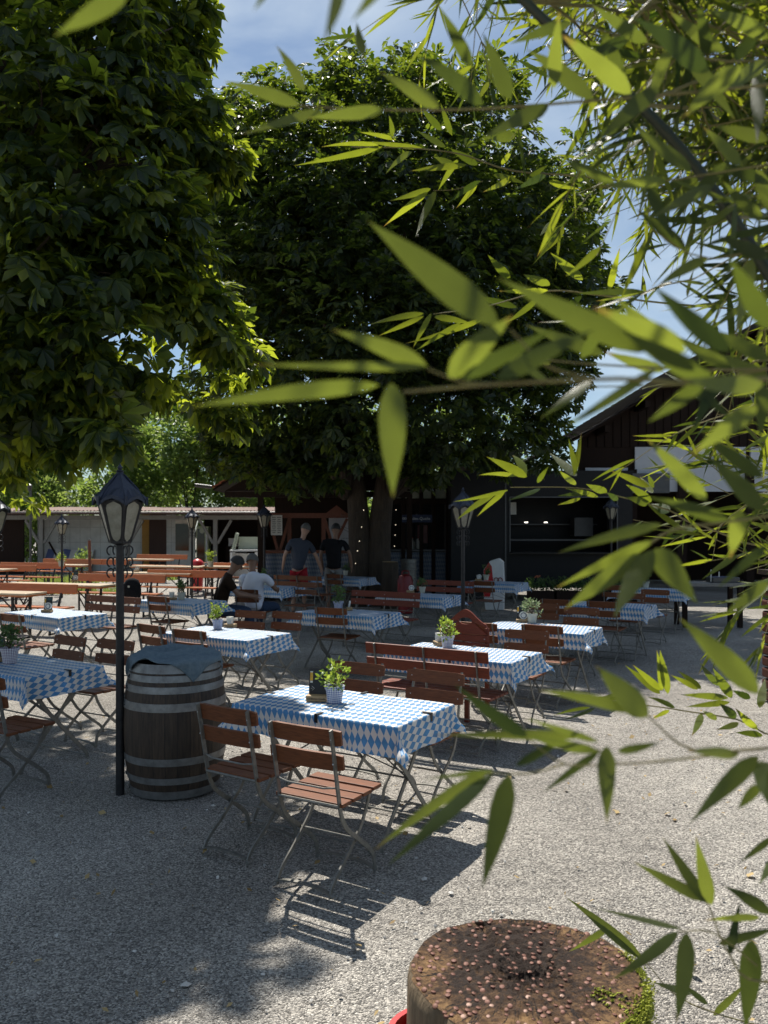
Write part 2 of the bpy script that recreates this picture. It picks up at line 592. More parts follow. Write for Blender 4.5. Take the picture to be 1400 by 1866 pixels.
def bamboo_mat(name, d1, d2, t1, t2, rough=.30):
    m, n, l, b = new_mat(name)
    g = n.new('ShaderNodeNewGeometry')
    uv = n.new('ShaderNodeUVMap')
    sep = n.new('ShaderNodeSeparateXYZ')
    l.new(uv.outputs['UV'], sep.inputs['Vector'])
    # fine parallel veins across the leaf, browning at some tips
    w = n.new('ShaderNodeMath'); w.operation = 'MULTIPLY'; w.inputs[1].default_value = 62
    l.new(sep.outputs['Y'], w.inputs[0])
    sn = n.new('ShaderNodeMath'); sn.operation = 'SINE'
    l.new(w.outputs[0], sn.inputs[0])
    vr = n.new('ShaderNodeMapRange'); vr.inputs['From Min'].default_value = -1; vr.inputs['To Min'].default_value = .80; vr.inputs['To Max'].default_value = 1.08
    l.new(sn.outputs[0], vr.inputs['Value'])
    nz = n.new('ShaderNodeTexNoise'); nz.inputs['Scale'].default_value = 28; nz.inputs['Detail'].default_value = 4
    tc = n.new('ShaderNodeTexCoord'); l.new(tc.outputs['Object'], nz.inputs['Vector'])
    nr = n.new('ShaderNodeMapRange'); nr.inputs['To Min'].default_value = .72; nr.inputs['To Max'].default_value = 1.28
    l.new(nz.outputs['Fac'], nr.inputs['Value'])
    k = n.new('ShaderNodeMath'); k.operation = 'MULTIPLY'; l.new(vr.outputs[0], k.inputs[0]); l.new(nr.outputs[0], k.inputs[1])
    ed = n.new('ShaderNodeMath'); ed.operation = 'MULTIPLY_ADD'; ed.inputs[1].default_value = .35; ed.inputs[2].default_value = 0
    l.new(g.outputs['Random Per Island'], ed.inputs[0])
    tip = n.new('ShaderNodeMath'); tip.operation = 'ADD'; l.new(sep.outputs['X'], tip.inputs[0]); l.new(ed.outputs[0], tip.inputs[1])
    tr_ = n.new('ShaderNodeMapRange'); tr_.inputs['From Min'].default_value = 1.12; tr_.inputs['From Max'].default_value = 1.28
    l.new(tip.outputs[0], tr_.inputs['Value'])
    outs = []
    for c1, c2, br in ((d1, d2, (.20, .13, .035)), (t1, t2, (.34, .22, .04))):
        r = ramp(n, c1, c2, 0, 1)
        l.new(g.outputs['Random Per Island'], r.inputs['Fac'])
        mu = n.new('ShaderNodeMixRGB'); mu.blend_type = 'MULTIPLY'; mu.inputs['Fac'].default_value = 1
        l.new(r.outputs['Color'], mu.inputs['Color1']); l.new(k.outputs[0], mu.inputs['Color2'])
        mb_ = n.new('ShaderNodeMixRGB'); mb_.inputs['Color2'].default_value = (*br, 1)
        l.new(tr_.outputs[0], mb_.inputs['Fac']); l.new(mu.outputs['Color'], mb_.inputs['Color1'])
        outs.append(mb_.outputs['Color'])
    l.new(outs[0], b.inputs['Base Color'])
    b.inputs['Roughness'].default_value = rough
    b.inputs['Specular IOR Level'].default_value = 0.32
    bp = n.new('ShaderNodeBump'); bp.inputs['Strength'].default_value = .25; bp.inputs['Distance'].default_value = .001
    l.new(sn.outputs[0], bp.inputs['Height']); l.new(bp.outputs['Normal'], b.inputs['Normal'])
    tl = n.new('ShaderNodeBsdfTranslucent'); l.new(outs[1], tl.inputs['Color'])
    mx = n.new('ShaderNodeMixShader'); mx.inputs['Fac'].default_value = .46
    l.new(b.outputs['BSDF'], mx.inputs[1]); l.new(tl.outputs['BSDF'], mx.inputs[2])
    l.new(mx.outputs['Shader'], n['Material Output'].inputs['Surface'])
    return m


M['bamboo'] = bamboo_mat('bamboo_leaf', (0.020, 0.046, 0.008), (0.050, 0.085, 0.018), (0.035, 0.075, 0.006), (0.50, 0.56, 0.03), .42)
M['bamboo_shaded'] = bamboo_mat('shaded_bamboo_leaf', (0.022, 0.042, 0.013), (0.085, 0.112, 0.046), (0.030, 0.055, 0.007), (0.34, 0.40, 0.040), .38)  # duller leaf colour stands in for shade on the near bamboo


def oak_mat():
    m, n, l, b = new_mat('barrel_oak')
    tc = n.new('ShaderNodeTexCoord')
    mp = n.new('ShaderNodeMapping'); mp.inputs['Scale'].default_value = (6, 6, .5)
    nz = n.new('ShaderNodeTexNoise'); nz.inputs['Scale'].default_value = 9; nz.inputs['Detail'].default_value = 8; nz.inputs['Roughness'].default_value = .7
    l.new(tc.outputs['Object'], mp.inputs['Vector']); l.new(mp.outputs['Vector'], nz.inputs['Vector'])
    sep = n.new('ShaderNodeSeparateXYZ'); l.new(tc.outputs['Object'], sep.inputs['Vector'])
    a2 = n.new('ShaderNodeMath'); a2.operation = 'ARCTAN2'; l.new(sep.outputs['Y'], a2.inputs[0]); l.new(sep.outputs['X'], a2.inputs[1])
    mu = n.new('ShaderNodeMath'); mu.operation = 'MULTIPLY'; mu.inputs[1].default_value = 26 / (2 * math.pi); l.new(a2.outputs[0], mu.inputs[0])
    fr = n.new('ShaderNodeMath'); fr.operation = 'FRACT'; l.new(mu.outputs[0], fr.inputs[0])
    fl = n.new('ShaderNodeMath'); fl.operation = 'FLOOR'; l.new(mu.outputs[0], fl.inputs[0])
    wn_ = n.new('ShaderNodeTexWhiteNoise'); wn_.noise_dimensions = '1D'; l.new(fl.outputs[0], wn_.inputs['W'])
    gap = n.new('ShaderNodeMath'); gap.operation = 'LESS_THAN'; gap.inputs[1].default_value = .045; l.new(fr.outputs[0], gap.inputs[0])
    r = ramp(n, (.018, .011, .007), (.100, .063, .038), .32, .8); l.new(nz.outputs['Fac'], r.inputs['Fac'])
    tone = n.new('ShaderNodeMapRange'); tone.inputs['To Min'].default_value = .6; tone.inputs['To Max'].default_value = 1.25; l.new(wn_.outputs['Value'], tone.inputs['Value'])
    m1 = n.new('ShaderNodeMixRGB'); m1.blend_type = 'MULTIPLY'; m1.inputs['Fac'].default_value = 1; l.new(r.outputs['Color'], m1.inputs['Color1']); l.new(tone.outputs[0], m1.inputs['Color2'])
    m2 = n.new('ShaderNodeMixRGB'); m2.inputs['Color2'].default_value = (.006, .004, .003, 1); l.new(gap.outputs[0], m2.inputs['Fac']); l.new(m1.outputs['Color'], m2.inputs['Color1'])
    l.new(m2.outputs['Color'], b.inputs['Base Color'])
    b.inputs['Roughness'].default_value = .6
    hs = n.new('ShaderNodeMath'); hs.operation = 'MULTIPLY_ADD'; hs.inputs[1].default_value = -1.5; l.new(gap.outputs[0], hs.inputs[0]); l.new(nz.outputs['Fac'], hs.inputs[2])
    bp = n.new('ShaderNodeBump'); bp.inputs['Strength'].default_value = .5; bp.inputs['Distance'].default_value = .004; l.new(hs.outputs[0], bp.inputs['Height']); l.new(bp.outputs['Normal'], b.inputs['Normal'])
    return m


M['oak'] = oak_mat()
M['culm'] = pm('bamboo_culm', (0.014, 0.020, 0.007), (0.030, 0.036, 0.013), 9, 0.35, 0.05, 0, (1, 1, 0.3))
M['bamboo_twig'] = pm('bamboo_twig', (0.13, 0.10, 0.03), (0.24, 0.21, 0.06), 20, 0.5)
M['herb'] = leaf_mat('herb_leaf', (0.10, 0.19, 0.025), (0.20, 0.28, 0.05), (0.3, 0.42, 0.03), (0.5, 0.6, 0.08), 0.45, 0.42)
M['herb_grey'] = leaf_mat('herb_leaf_grey', (0.16, 0.22, 0.12), (0.34, 0.38, 0.25), (0.2, 0.3, 0.1), (0.35, 0.42, 0.2), 0.5, 0.35)
M['herb_dark'] = leaf_mat('herb_leaf_dark', (0.04, 0.085, 0.03), (0.09, 0.15, 0.05), (0.1, 0.2, 0.03), (0.2, 0.3, 0.06), 0.5, 0.35)
M['grass'] = leaf_mat('grass_blade', (0.09, 0.14, 0.03), (0.20, 0.24, 0.07), (0.2, 0.3, 0.04), (0.4, 0.45, 0.1), 0.6, 0.4)
M['dry_leaf'] = leaf_mat('dry_leaf', (0.24, 0.15, 0.05), (0.52, 0.38, 0.18), (0.3, 0.2, 0.05), (0.5, 0.35, 0.1), 0.7, 0.25)
M['moss'] = pm('moss', (0.22, 0.25, 0.02), (0.36, 0.38, 0.05), 60, 0.95, 0.6)
M['black_panel'] = pm('black_panel', (0.006, 0.006, 0.007), (0.011, 0.011, 0.012), 5, 0.5, 0.05, spec=0.25)
M['trim'] = pm('grey_trim', (0.06, 0.06, 0.063), (0.085, 0.085, 0.085), 6, 0.4, 0, 0.4)
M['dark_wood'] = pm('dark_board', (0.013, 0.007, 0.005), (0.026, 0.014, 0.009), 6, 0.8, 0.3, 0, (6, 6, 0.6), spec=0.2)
M['redbrown'] = pm('redbrown_post', (0.20, 0.055, 0.022), (0.13, 0.035, 0.016), 10, 0.5, 0.15, 0, (6, 6, 0.7))
M['grey_wood'] = pm('weathered_post', (0.26, 0.25, 0.23), (0.16, 0.15, 0.135), 8, 0.8, 0.3, 0, (5, 5, 0.6))
M['tile_red'] = pm('clay_tile', (0.42, 0.13, 0.055), (0.26, 0.075, 0.035), 5, 0.8, 0.2)
M['tile_dark'] = pm('dark_tile', (0.035, 0.028, 0.026), (0.055, 0.045, 0.04), 5, 0.8, 0.2)
M['mossy'] = pm('mossy_tile', (0.22, 0.13, 0.035), (0.30, 0.21, 0.06), 9, 0.95, 0.6)
M['plaster'] = pm('plaster', (0.62, 0.63, 0.66), (0.54, 0.55, 0.58), 2, 0.9, 0.1)
M['rust'] = pm('rusty_sheet', (0.17, 0.105, 0.085), (0.30, 0.21, 0.18), 3, 0.75, 0.15, 0.1)
M['white_tile'] = grid_mat('white_wall_tile', (0.62, 0.64, 0.63), (0.30, 0.31, 0.30), 0.42, 0.62, 0.016)
M['ochre'] = pm('ochre_wall', (0.42, 0.24, 0.06), (0.34, 0.19, 0.045), 3, 0.8)
M['brown_door'] = pm('brown_door', (0.05, 0.018, 0.010), (0.035, 0.012, 0.008), 6, 0.6, 0, 0, (6, 6, .6))
M['glass_dark'] = pm('dark_glass', (0.012, 0.016, 0.014), (0.03, 0.04, 0.03), 1.5, 0.06)
M['pale_green'] = pm('pale_panel', (0.42, 0.47, 0.36), (0.34, 0.38, 0.30), 3, 0.5)
M['fridge'] = pm('fridge_green', (0.30, 0.36, 0.20), (0.36, 0.42, 0.26), 4, 0.3)
M['concrete'] = pm('concrete', (0.34, 0.32, 0.29), (0.24, 0.225, 0.205), 6, 0.9, 0.3)
M['stump_bark'] = pm('stump_side', (0.23, 0.165, 0.095), (0.085, 0.058, 0.034), 7, 0.85, 0.8, 0, (5, 5, 0.35), bdist=0.02)
M['skin'] = pm('skin', (0.42, 0.25, 0.17), (0.36, 0.2, 0.14), 20, 0.55)
M['skin_tan'] = pm('skin_tan', (0.24, 0.13, 0.085), (0.2, 0.11, 0.07), 20, 0.55)
M['hair_dark'] = pm('hair_dark', (0.012, 0.010, 0.009), (0.02, 0.016, 0.014), 60, 0.6, 0.5)
M['hair_grey'] = pm('hair_grey', (0.13, 0.12, 0.11), (0.07, 0.066, 0.06), 60, 0.7, 0.5)
M['tee_white'] = pm('white_tee', (0.66, 0.67, 0.74), (0.58, 0.59, 0.66), 6, 0.9, 0.3, spec=0.1)
M['tee_black'] = pm('black_tee', (0.012, 0.012, 0.014), (0.018, 0.018, 0.02), 9, 0.9, 0.2, spec=0.1)
M['short_red'] = pm('red_shorts', (0.38, 0.025, 0.035), (0.3, 0.02, 0.028), 9, 0.9, 0.2, spec=0.1)
M['short_grey'] = pm('grey_shorts', (0.25, 0.25, 0.24), (0.2, 0.2, 0.19), 9, 0.9, 0.2, spec=0.1)
M['denim'] = pm('denim', (0.04, 0.06, 0.10), (0.03, 0.045, 0.08), 30, 0.9, 0.2, spec=0.1)
M['shoe'] = pm('shoe', (0.05, 0.05, 0.05), (0.03, 0.03, 0.03))
M['brown_tee'] = pm('dark_brown_tee', (0.030, 0.017, 0.010), (0.02, 0.012, 0.008), 9, 0.9, 0.2, spec=0.1)
M['bulb'] = emit_mat('fairy_bulb', (1.0, 0.85, 0.6), 1.3)
M['shelf_light'] = emit_mat('shelf_light', (1.0, 0.93, 0.82), 2.0)


def stripes():
    m, n, l, b = new_mat('striped_tee')
    tc = n.new('ShaderNodeTexCoord')
    w = n.new('ShaderNodeTexWave')
    w.bands_direction = 'Z'
    w.inputs['Scale'].default_value = 24
    l.new(tc.outputs['Object'], w.inputs['Vector'])
    r = ramp(n, (0.02, 0.024, 0.04), (0.06, 0.07, 0.095), 0.6, 0.75)
    l.new(w.outputs['Fac'], r.inputs['Fac'])
    l.new(r.outputs['Color'], b.inputs['Base Color'])
    b.inputs['Roughness'].default_value = 0.9
    return m


M['striped'] = stripes()

# ------------------------------------------------------------------ ground
def ground():
    nx, ny = 150, 190
    xs = np.linspace(-1, 1, nx)
    ys = np.linspace(0, 1, ny)
    X = np.sign(xs) * (np.abs(xs) ** 2.2) * 150
    Y = -30 + 14 * 0 + (ys ** 2.4) * 250
    Y = np.concatenate([[-30], np.linspace(-2, 16, 110), 16 + (np.linspace(0.01, 1, 60) ** 2) * 210])
    gx, gy = np.meshgrid(X, Y)
    z = 0.012 * np.sin(gx * 1.7 + 0.6 * np.sin(gy * 1.1)) * np.sin(gy * 1.3 + 1.2) + 0.008 * np.sin(gx * 4.3 + gy * 2.9) * np.sin(gy * 3.7 - gx)
    V = np.stack([gx, gy, z - 0.012], -1).reshape(-1, 3)
    w = len(X)
    i = np.arange((len(Y) - 1) * (w - 1))
    a = (i // (w - 1)) * w + i % (w - 1)
    F = np.stack([a, a + 1, a + w + 1, a + w], -1)
    o = raw_mesh('ground', V, F, M['gravel'])
    o.data.polygons.foreach_set('use_smooth', [True] * len(o.data.polygons))
    o['kind'] = 'structure'
    o['label'] = 'pale gravel ground of the beer garden'


ground()
ANG = -0.545
U = Vector((math.cos(ANG), math.sin(ANG), 0))
VV = Vector((-math.sin(ANG), math.cos(ANG), 0))
TL, TW = 1.2, 0.68


# ------------------------------------------------------------------ folding chair
def chair_proto(wood=None, wide=0.45):
    w = M[wood or 'slat']
    t = thing('folding_chair', 'x', 'chair')
    hw = wide / 2
    sx = hw - 0.038
    m = MB()
    for k in range(4):
        y = -0.145 + k * 0.1
        m.box((0, y, 0.452 + 0.004 * (k == 3)), (wide - 0.03, 0.083, 0.020))
    m.build('seat', w, t, bevel=0.004)
    for z, y in ((0.798, -0.246), (0.672, -0.226)):
        m = MB()
        Mx = Matrix.Rotation(R(9), 3, 'X')
        n = 8
        for k in range(n):                       # slightly bent slat
            x0 = -hw + wide * k / n
            x1 = -hw + wide * (k + 1) / n
            b0 = 0.012 * (2 * x0 / wide) ** 2
            b1 = 0.012 * (2 * x1 / wide) ** 2
            vs = []
            for xx, bb in ((x0, b0), (x1, b1)):
                cut = 0.008 if abs(abs(xx) - hw) < 1e-6 else 0.0
                for yy, zz in ((-.008, -.044 + cut), (.008, -.044 + cut), (.008, .044 - cut), (-.008, .044 - cut)):
                    p = Mx @ Vector((xx, yy + bb, zz))
                    vs.append((p.x, p.y + y + 0.012, p.z + z))
            fs = [(0, 1, 5, 4), (1, 2, 6, 5), (2, 3, 7, 6), (3, 0, 4, 7)]
            if k == 0:
                fs.append((3, 2, 1, 0))
            if k == n - 1:
                fs.append((4, 5, 6, 7))
            m.add(vs, fs)
        o = m.build('back_slat', w, t)
        r = MB()
        for s in (-1, 1):
            r.ball((s * sx, y + 0.026, z), (0.007, 0.004, 0.007), 6, 4)
            r.ball((s * sx, y - 0.016, z), (0.005, 0.004, 0.005), 6, 4)
        r.build('screw', M['rivet'], o)
    for s in (-1, 1):
        x = s * sx
        P = smooth_path([(x, -.262, .845), (x, -.235, .72), (x, -.212, .60), (x, -.192, .50), (x, -.168, .40), (x, -.115, .315), (x, 0.0, .225), (x, .105, .14), (x, .150, .085), (x, .165, .0)], 4)
        MB().flat(P, 0.009, 0.024).build('back_post', M['steel'], t)
        x2 = s * (sx - 0.022)
        P = smooth_path([(x2, .150, .438), (x2, .115, .36), (x2, .06, .28), (x2, 0.0, .225), (x2, -.09, .15), (x2, -.19, .075), (x2, -.225, .03), (x2, -.232, .0)], 4)
        MB().flat(P, 0.009, 0.022).build('leg', M['steel'], t)
    for P, r_ in (([(-sx, -.202, .545), (-sx * .6, -.214, .535), (sx * .6, -.214, .535), (sx, -.202, .545)], .005), ([(-sx, 0, .225), (sx, 0, .225)], .006),
                  ([(-sx, -.19, .447), (sx, -.19, .447)], .008), ([(-sx, .19, .437), (sx, .19, .437)], .006)):
        MB().tube(P, r_, 6).build('stretcher', M['steel'], t)
    for y in (-.232, .165):
        P = smooth_path([(-sx, y, .010), (-sx * .75, y, .030), (-sx * .3, y, .040), (sx * .3, y, .040), (sx * .75, y, .030), (sx, y, .010)], 3)
        MB().flat(P, 0.008, 0.024, side=(0, 0, 1)).build('foot_bar', M['steel'], t)
    return t


def bench_proto(L, posts=3, wood='slat_red', backs=2):
    """folding bench with slatted back and three posts"""
    w = M[wood]
    t = thing('folding_bench', 'x', 'bench')
    hw = L / 2
    m = MB()
    for k in range(4):
        m.box((0, -0.145 + k * 0.1, 0.452), (L, 0.086, 0.022))
    m.build('seat', w, t, bevel=0.004)
    for z, y in ((0.798, -0.246), (0.672, -0.226)):
        mm = MB()
        mm.box((0, y + .012, z), (L, .018, .096), M=Matrix.Rotation(R(9), 3, 'X'))
        o = mm.build('back_slat', w, t, bevel=0.006)
        r = MB()
        for k in range(posts):
            x = -hw + .1 + k * (L - .2) / (posts - 1)
            r.ball((x, y + 0.028, z), (0.007, 0.004, 0.007), 6, 4)
        r.build('screw', M['rivet'], o)
    for k in range(posts):
        x = -hw + .1 + k * (L - .2) / (posts - 1)
        P = smooth_path([(x, -.262, .845), (x, -.235, .72), (x, -.212, .60), (x, -.192, .50), (x, -.168, .40), (x, -.115, .315), (x, 0.0, .225), (x, .105, .14), (x, .150, .085), (x, .165, .0)], 4)
        MB().flat(P, 0.009, 0.028).build('back_post', M['steel'], t)
        P = smooth_path([(x + .02, .150, .438), (x + .02, .115, .36), (x + .02, .06, .28), (x + .02, 0.0, .225), (x + .02, -.09, .15), (x + .02, -.19, .075), (x + .02, -.225, .03), (x + .02, -.232, .0)], 4)
        MB().flat(P, 0.009, 0.024).build('leg', M['steel'], t)
    a, b = -hw + .1, hw - .1
    for P, r_ in (([(a, -.208, .565), (b, -.208, .565)], .006), ([(a, 0, .225), (b, 0, .225)], .006), ([(a, -.19, .441), (b, -.19, .441)], .008)):
        MB().tube(P, r_, 6).build('stretcher', M['steel'], t)
    for y in (-.232, .165):
        MB().flat([(a, y, .016), (b, y, .016)], 0.008, 0.024, side=(0, 0, 1)).build('foot_bar', M['steel'], t)
    return t


def table_proto():
    t = thing('folding_table', 'x', 'table')
    MB().box((0, 0, .722), (TL - .02, TW - .02, .026)).build('tabletop', M['table_wood'], t)
    for s in (-1, 1):
        x = s * (TL / 2 - .13)
        for q in (-1, 1):
            xx = x + q * .010
            P = smooth_path([(xx, q * -.27, .708), (xx, q * -.20, .60), (xx, q * -.08, .44), (xx, 0, .35), (xx, q * .14, .19), (xx, q * .26, .06), (xx, q * .285, .0)], 4)
            MB().flat(P, 0.010, 0.028).build('leg', M['steel'], t)
    a = TL / 2 - .13
    for P, r_ in (([(-a, -.285, .014), (a, -.285, .014)], .006), ([(-a, .285, .014), (a, .285, .014)], .006), ([(-a, 0, .35), (a, 0, .35)], .006),
                  ([(-a, .02, .33), (0, .05, .62), (a, .02, .33)], .005), ([(-a, -.02, .62), (a, .02, .36)], .004)):
        MB().tube(P, r_, 6).build('stretcher', M['steel'], t)
    return t


def cloth_mesh(seed):
    """lozenge cloth: flat on the table, hanging edges with folds, cone-shaped corners"""
    r_ = np.random.default_rng(seed)
    d = 0.17
    hx, hy = TL / 2, TW / 2
    step = 0.02
    us = np.unique(np.round(np.concatenate([np.arange(-hx - d, hx + d + 1e-6, step), [-hx, hx]]), 4))
    vs = np.unique(np.round(np.concatenate([np.arange(-hy - d, hy + d + 1e-6, step), [-hy, hy]]), 4))
    ph = r_.uniform(0, 6.28, 8)
    amp = r_.uniform(.7, 1.3, 4)
    pts, uv = [], []
    for v in vs:
        for u in us:
            a = max(0, abs(u) - hx)
            b = max(0, abs(v) - hy)
            su, sv = (1 if u > 0 else -1), (1 if v > 0 else -1)
            bx = min(max(u, -hx), hx)
            by = min(max(v, -hy), hy)
            rr = math.hypot(a, b)
            z = .7425 + 0.0015 * math.sin(u * 9 + ph[0]) * math.sin(v * 11 + ph[1])
            x, y = bx, by
            if rr > 0:
                th = math.atan2(b, a)
                s2 = math.sin(2 * th)
                along = v if a > b else u
                k = 2 if a > b else 3
                wave = 0.028 * math.sin(along * 13 + ph[2 + (su > 0) * 2 + k % 2]) * amp[k - 1] + 0.008 * math.sin(along * 31 + ph[4 + k % 2])
                q = min(1, rr / .17)
                out = 0.010 * min(1, rr / .02) + (0.022 + wave * (1 - s2)) * q * q + (0.085 + 0.03 * math.sin(ph[6] + su + 2 * sv)) * s2 * q * rr / .24
                drop = math.sqrt(max(rr * rr - out * out, (rr * .75) ** 2))
                # soft rolled edge
                if rr < .03:
                    drop = rr * rr / .03 * .62 + rr * .2
                    out = min(out, rr * .75)
                x = bx + su * out * math.cos(th)
                y = by + sv * out * math.sin(th)
                # sideways swing of the corner fold
                x += -su * 0.02 * s2 * q * math.sin(ph[7] + sv * 1.3)
                z -= drop
            pts.append((x, y, z))
            uv.append((u, v))
    w = len(us)
    i = np.arange((len(vs) - 1) * (w - 1))
    a = (i // (w - 1)) * w + i % (w - 1)
    F = np.stack([a, a + 1, a + w + 1, a + w], -1)
    return np.array(pts), F, np.array(uv)


def make_cloth(seed, label):
    V, F, uv = cloth_mesh(seed)
    o = raw_mesh('tablecloth', V, F, M['cloth'], uv=uv)
    o.data.polygons.foreach_set('use_smooth', [True] * len(F))
    tag(o, label, 'tablecloth', 'blue and white lozenge tablecloths')
    for (x, y) in ((.05, -TW / 2), (TL / 2, .03), (-.05, TW / 2), (-TL / 2, 0)):
        m = MB()
        sx = -1 if x < -.3 else 1
        if abs(x) > .3:
            m.box((x - sx * .02, y, .748), (.062, .022, .004)); m.box((x + sx * .013, y, .726), (.004, .022, .05)); m.box((x - sx * .01, y, .701), (.05, .022, .004))
        else:
            sy = -1 if y < 0 else 1
            m.box((x, y - sy * .02, .748), (.022, .062, .004)); m.box((x, y + sy * .013, .726), (.022, .004, .05)); m.box((x, y - sy * .01, .701), (.022, .05, .004))
        m.build('clip', M['iron'], o)
    return o


# ------------------------------------------------------------------ table settings
def leaves_mesh(name, mat, parent, centers, n, size, up=0.4, aspect=0.4, seed=1, shell=0.5, fold=0.12, droop=0.0, world_up=0.0):
    """leaf cloud: centers list of (x,y,z,rx,ry,rz)"""
    r_ = np.random.default_rng(seed)
    C = np.array(centers, float)
    vol = (C[:, 3] * C[:, 4] * C[:, 5]) ** (2 / 3)
    k = r_.choice(len(C), n, p=vol / vol.sum())
    dirs = r_.normal(size=(n, 3))
    dirs /= np.linalg.norm(dirs, axis=1)[:, None]
    rad = shell + (1 - shell) * r_.random(n) ** 0.6
    P = C[k, :3] + dirs * C[k, 3:6] * rad[:, None]
    A = dirs * np.array([1, 1, .7]) + r_.normal(size=(n, 3)) * .55
    A[:, 2] += up - droop
    A /= np.linalg.norm(A, axis=1)[:, None]
    N0 = r_.normal(size=(n, 3)) + np.array([0, 0, world_up])
    S = np.cross(A, N0)
    S /= np.linalg.norm(S, axis=1)[:, None] + 1e-9
    Nn = np.cross(S, A)
    L = size * r_.uniform(.65, 1.25, n)
    W = L * aspect
    ts = np.array([0, .3, .65, 1.0])
    ws = np.array([0.12, .9, .8, 0.0])
    V = []
    mid = [P + A * (L * t)[:, None] - Nn * (L * .10 * t * t)[:, None] for t in ts]
    lf = [mid[i] + S * (W * ws[i] / 2)[:, None] + Nn * (W * fold * ws[i])[:, None] for i in range(4)]
    rt = [mid[i] - S * (W * ws[i] / 2)[:, None] + Nn * (W * fold * ws[i])[:, None] for i in range(4)]
    # verts: m0 l1 l2 tip r2 r1
    V = np.stack([mid[0], lf[1], lf[2], mid[3], rt[2], rt[1]], 1).reshape(-1, 3)
    b = np.arange(n)[:, None] * 6
    F = np.concatenate([b + np.array([[0, 3, 2, 1]]), b + np.array([[0, 5, 4, 3]])], 0)
    return raw_mesh(name, V, F, mat, parent)


def plant(loc, label, pot, herb, seed, sc=1.0, form='bush'):
    t = thing('potted_plant', label, 'potted plant', loc, seed * .7, 'potted herbs on the tables')
    h = 0.105 * sc
    r0, r1 = .043 * sc, .058 * sc
    MB().lathe([(r0 * .3, 0), (r0, 0), (r0 + (r1 - r0) * .8, h * .78), (r1 * 1.05, h * .80), (r1 * 1.08, h), (r1 * .96, h), (r1 * .9, h * .86), (0.003, h * .84)], 20, cap=False).build('pot', M[pot], t, smooth=True)
    m = MB()
    r_ = random.Random(seed)
    cs = []
    H = .15 * sc
    for k in range(9):
        a = r_.uniform(0, 6.28)
        rr = r_.uniform(.02, .085) * sc
        zz = h + r_.uniform(.04, 1.0) * H
        rr *= 1.25 - .6 * (zz - h) / H
        c = (rr * math.cos(a), rr * math.sin(a), zz)
        m.tube([(0, 0, h * .84), (c[0] * .5, c[1] * .5, (h + zz) / 2), c], 0.0022 * sc, 4)
        cs.append((*c, .042 * sc, .042 * sc, .04 * sc))
    m.build('stem', M['twig'], t)
    leaves_mesh('foliage', M[herb], t, cs, 190, .034 * sc, up=.5, aspect=.5, seed=seed, shell=.3)
    return t


def text_mesh(name, s, size, mat, parent, loc, rot=(R(90), 0, 0), ext=0.0006, align='CENTER'):
    cu = bpy.data.curves.new(name, 'FONT')
    cu.body = s
    cu.size = size
    cu.align_x = align
    cu.extrude = ext
    cu.resolution_u = 2
    o = bpy.data.objects.new('tmp', cu)
    col.objects.link(o)
    dg = bpy.context.evaluated_depsgraph_get()
    me = bpy.data.meshes.new_from_object(o.evaluated_get(dg))
    bpy.data.objects.remove(o)
    me.materials.clear()
    me.materials.append(mat)
    o = bpy.data.objects.new(name, me)
    col.objects.link(o)
    o.parent = parent
    o.location = loc
    o.rotation_euler = rot
    return o


def menu_holder(loc, rz, label, card=True, disc=False, napkin=False):
    """wooden block with a menu card, a coaster stack or napkins"""
    t = thing('menu_holder', label, 'menu holder', loc, rz, 'wooden holders on the tables')
    m = MB()
    m.box((0, 0, .02), (.13, .075, .036))
    m.build('block', M['kraft'], t, bevel=.003)
    text_mesh('lettering', 'Baden Quelle', .0165, M['ink'], t, (.016, -.0385, .014))
    m = MB()
    for x in (-.050, -.036):
        m.lathe([(.0052, -.0004), (.0052, .0004), (.0075, .0004), (.0075, -.0004), (.0052, -.0004)], 14, (x, -.0386, .019), cap=False, M=Matrix.Rotation(R(90), 3, 'X'))
    m.build('emblem', M['ink'], t)
    if card:
        c = MB().box((0, .018, .115), (.115, .003, .175)).build('menu_card', M['card'], t)
        c.rotation_euler = (R(-6), 0, 0)
        g = MB()
        g.box((-.042, .0155, .150), (.018, .0012, .052))
        g.build('beer_glass_print', M['amber'], c)
        g = MB()
        g.box((-.042, .0155, .180), (.018, .0012, .008)); g.box((-.042, .0155, .117), (.016, .0012, .012))
        g.build('foam_print', M['paper'], c)
        text_mesh('heading', 'UNSERE\nTERMINE', .016, M['teal'], c, (.018, .0160, .176))
        g = MB()
        g.bar((-.038, .0155, .062), (-.022, .0155, .076), .0012, .003, up=(0, 1, 0)); g.bar((-.038, .0155, .090), (-.022, .0155, .076), .0012, .003, up=(0, 1, 0))
        g.bar((-.044, .0155, .076), (-.034, .0155, .076), .0012, .003, up=(0, 1, 0))
        g.build('arrow_print', M['paper'], c)
    if disc:
        m = MB()
        m.lathe([(.001, -.010), (.047, -.010), (.047, .010), (.001, .010)], 24, (.02, -.004, .082), M=Matrix.Rotation(R(78), 3, 'X'))
        o = m.build('coaster_stack', M['paper'], t)
        mm = MB()
        mm.lathe([(.026, -.0006), (.026, .0006), (.034, .0006), (.034, -.0006), (.026, -.0006)], 20, (.02, -.016, .082), cap=False, M=Matrix.Rotation(R(78), 3, 'X'))
        mm.build('coaster_print', M['navy'], o)
    if napkin:
        m = MB()
        for k in range(5):
            m.box((-.03 + k * .012, 0, .075), (.006, .05, .085), M=Matrix.Rotation(R(-8 + 4 * k), 3, 'Y'))
        m.build('napkins', M['paper'], t)
    return t


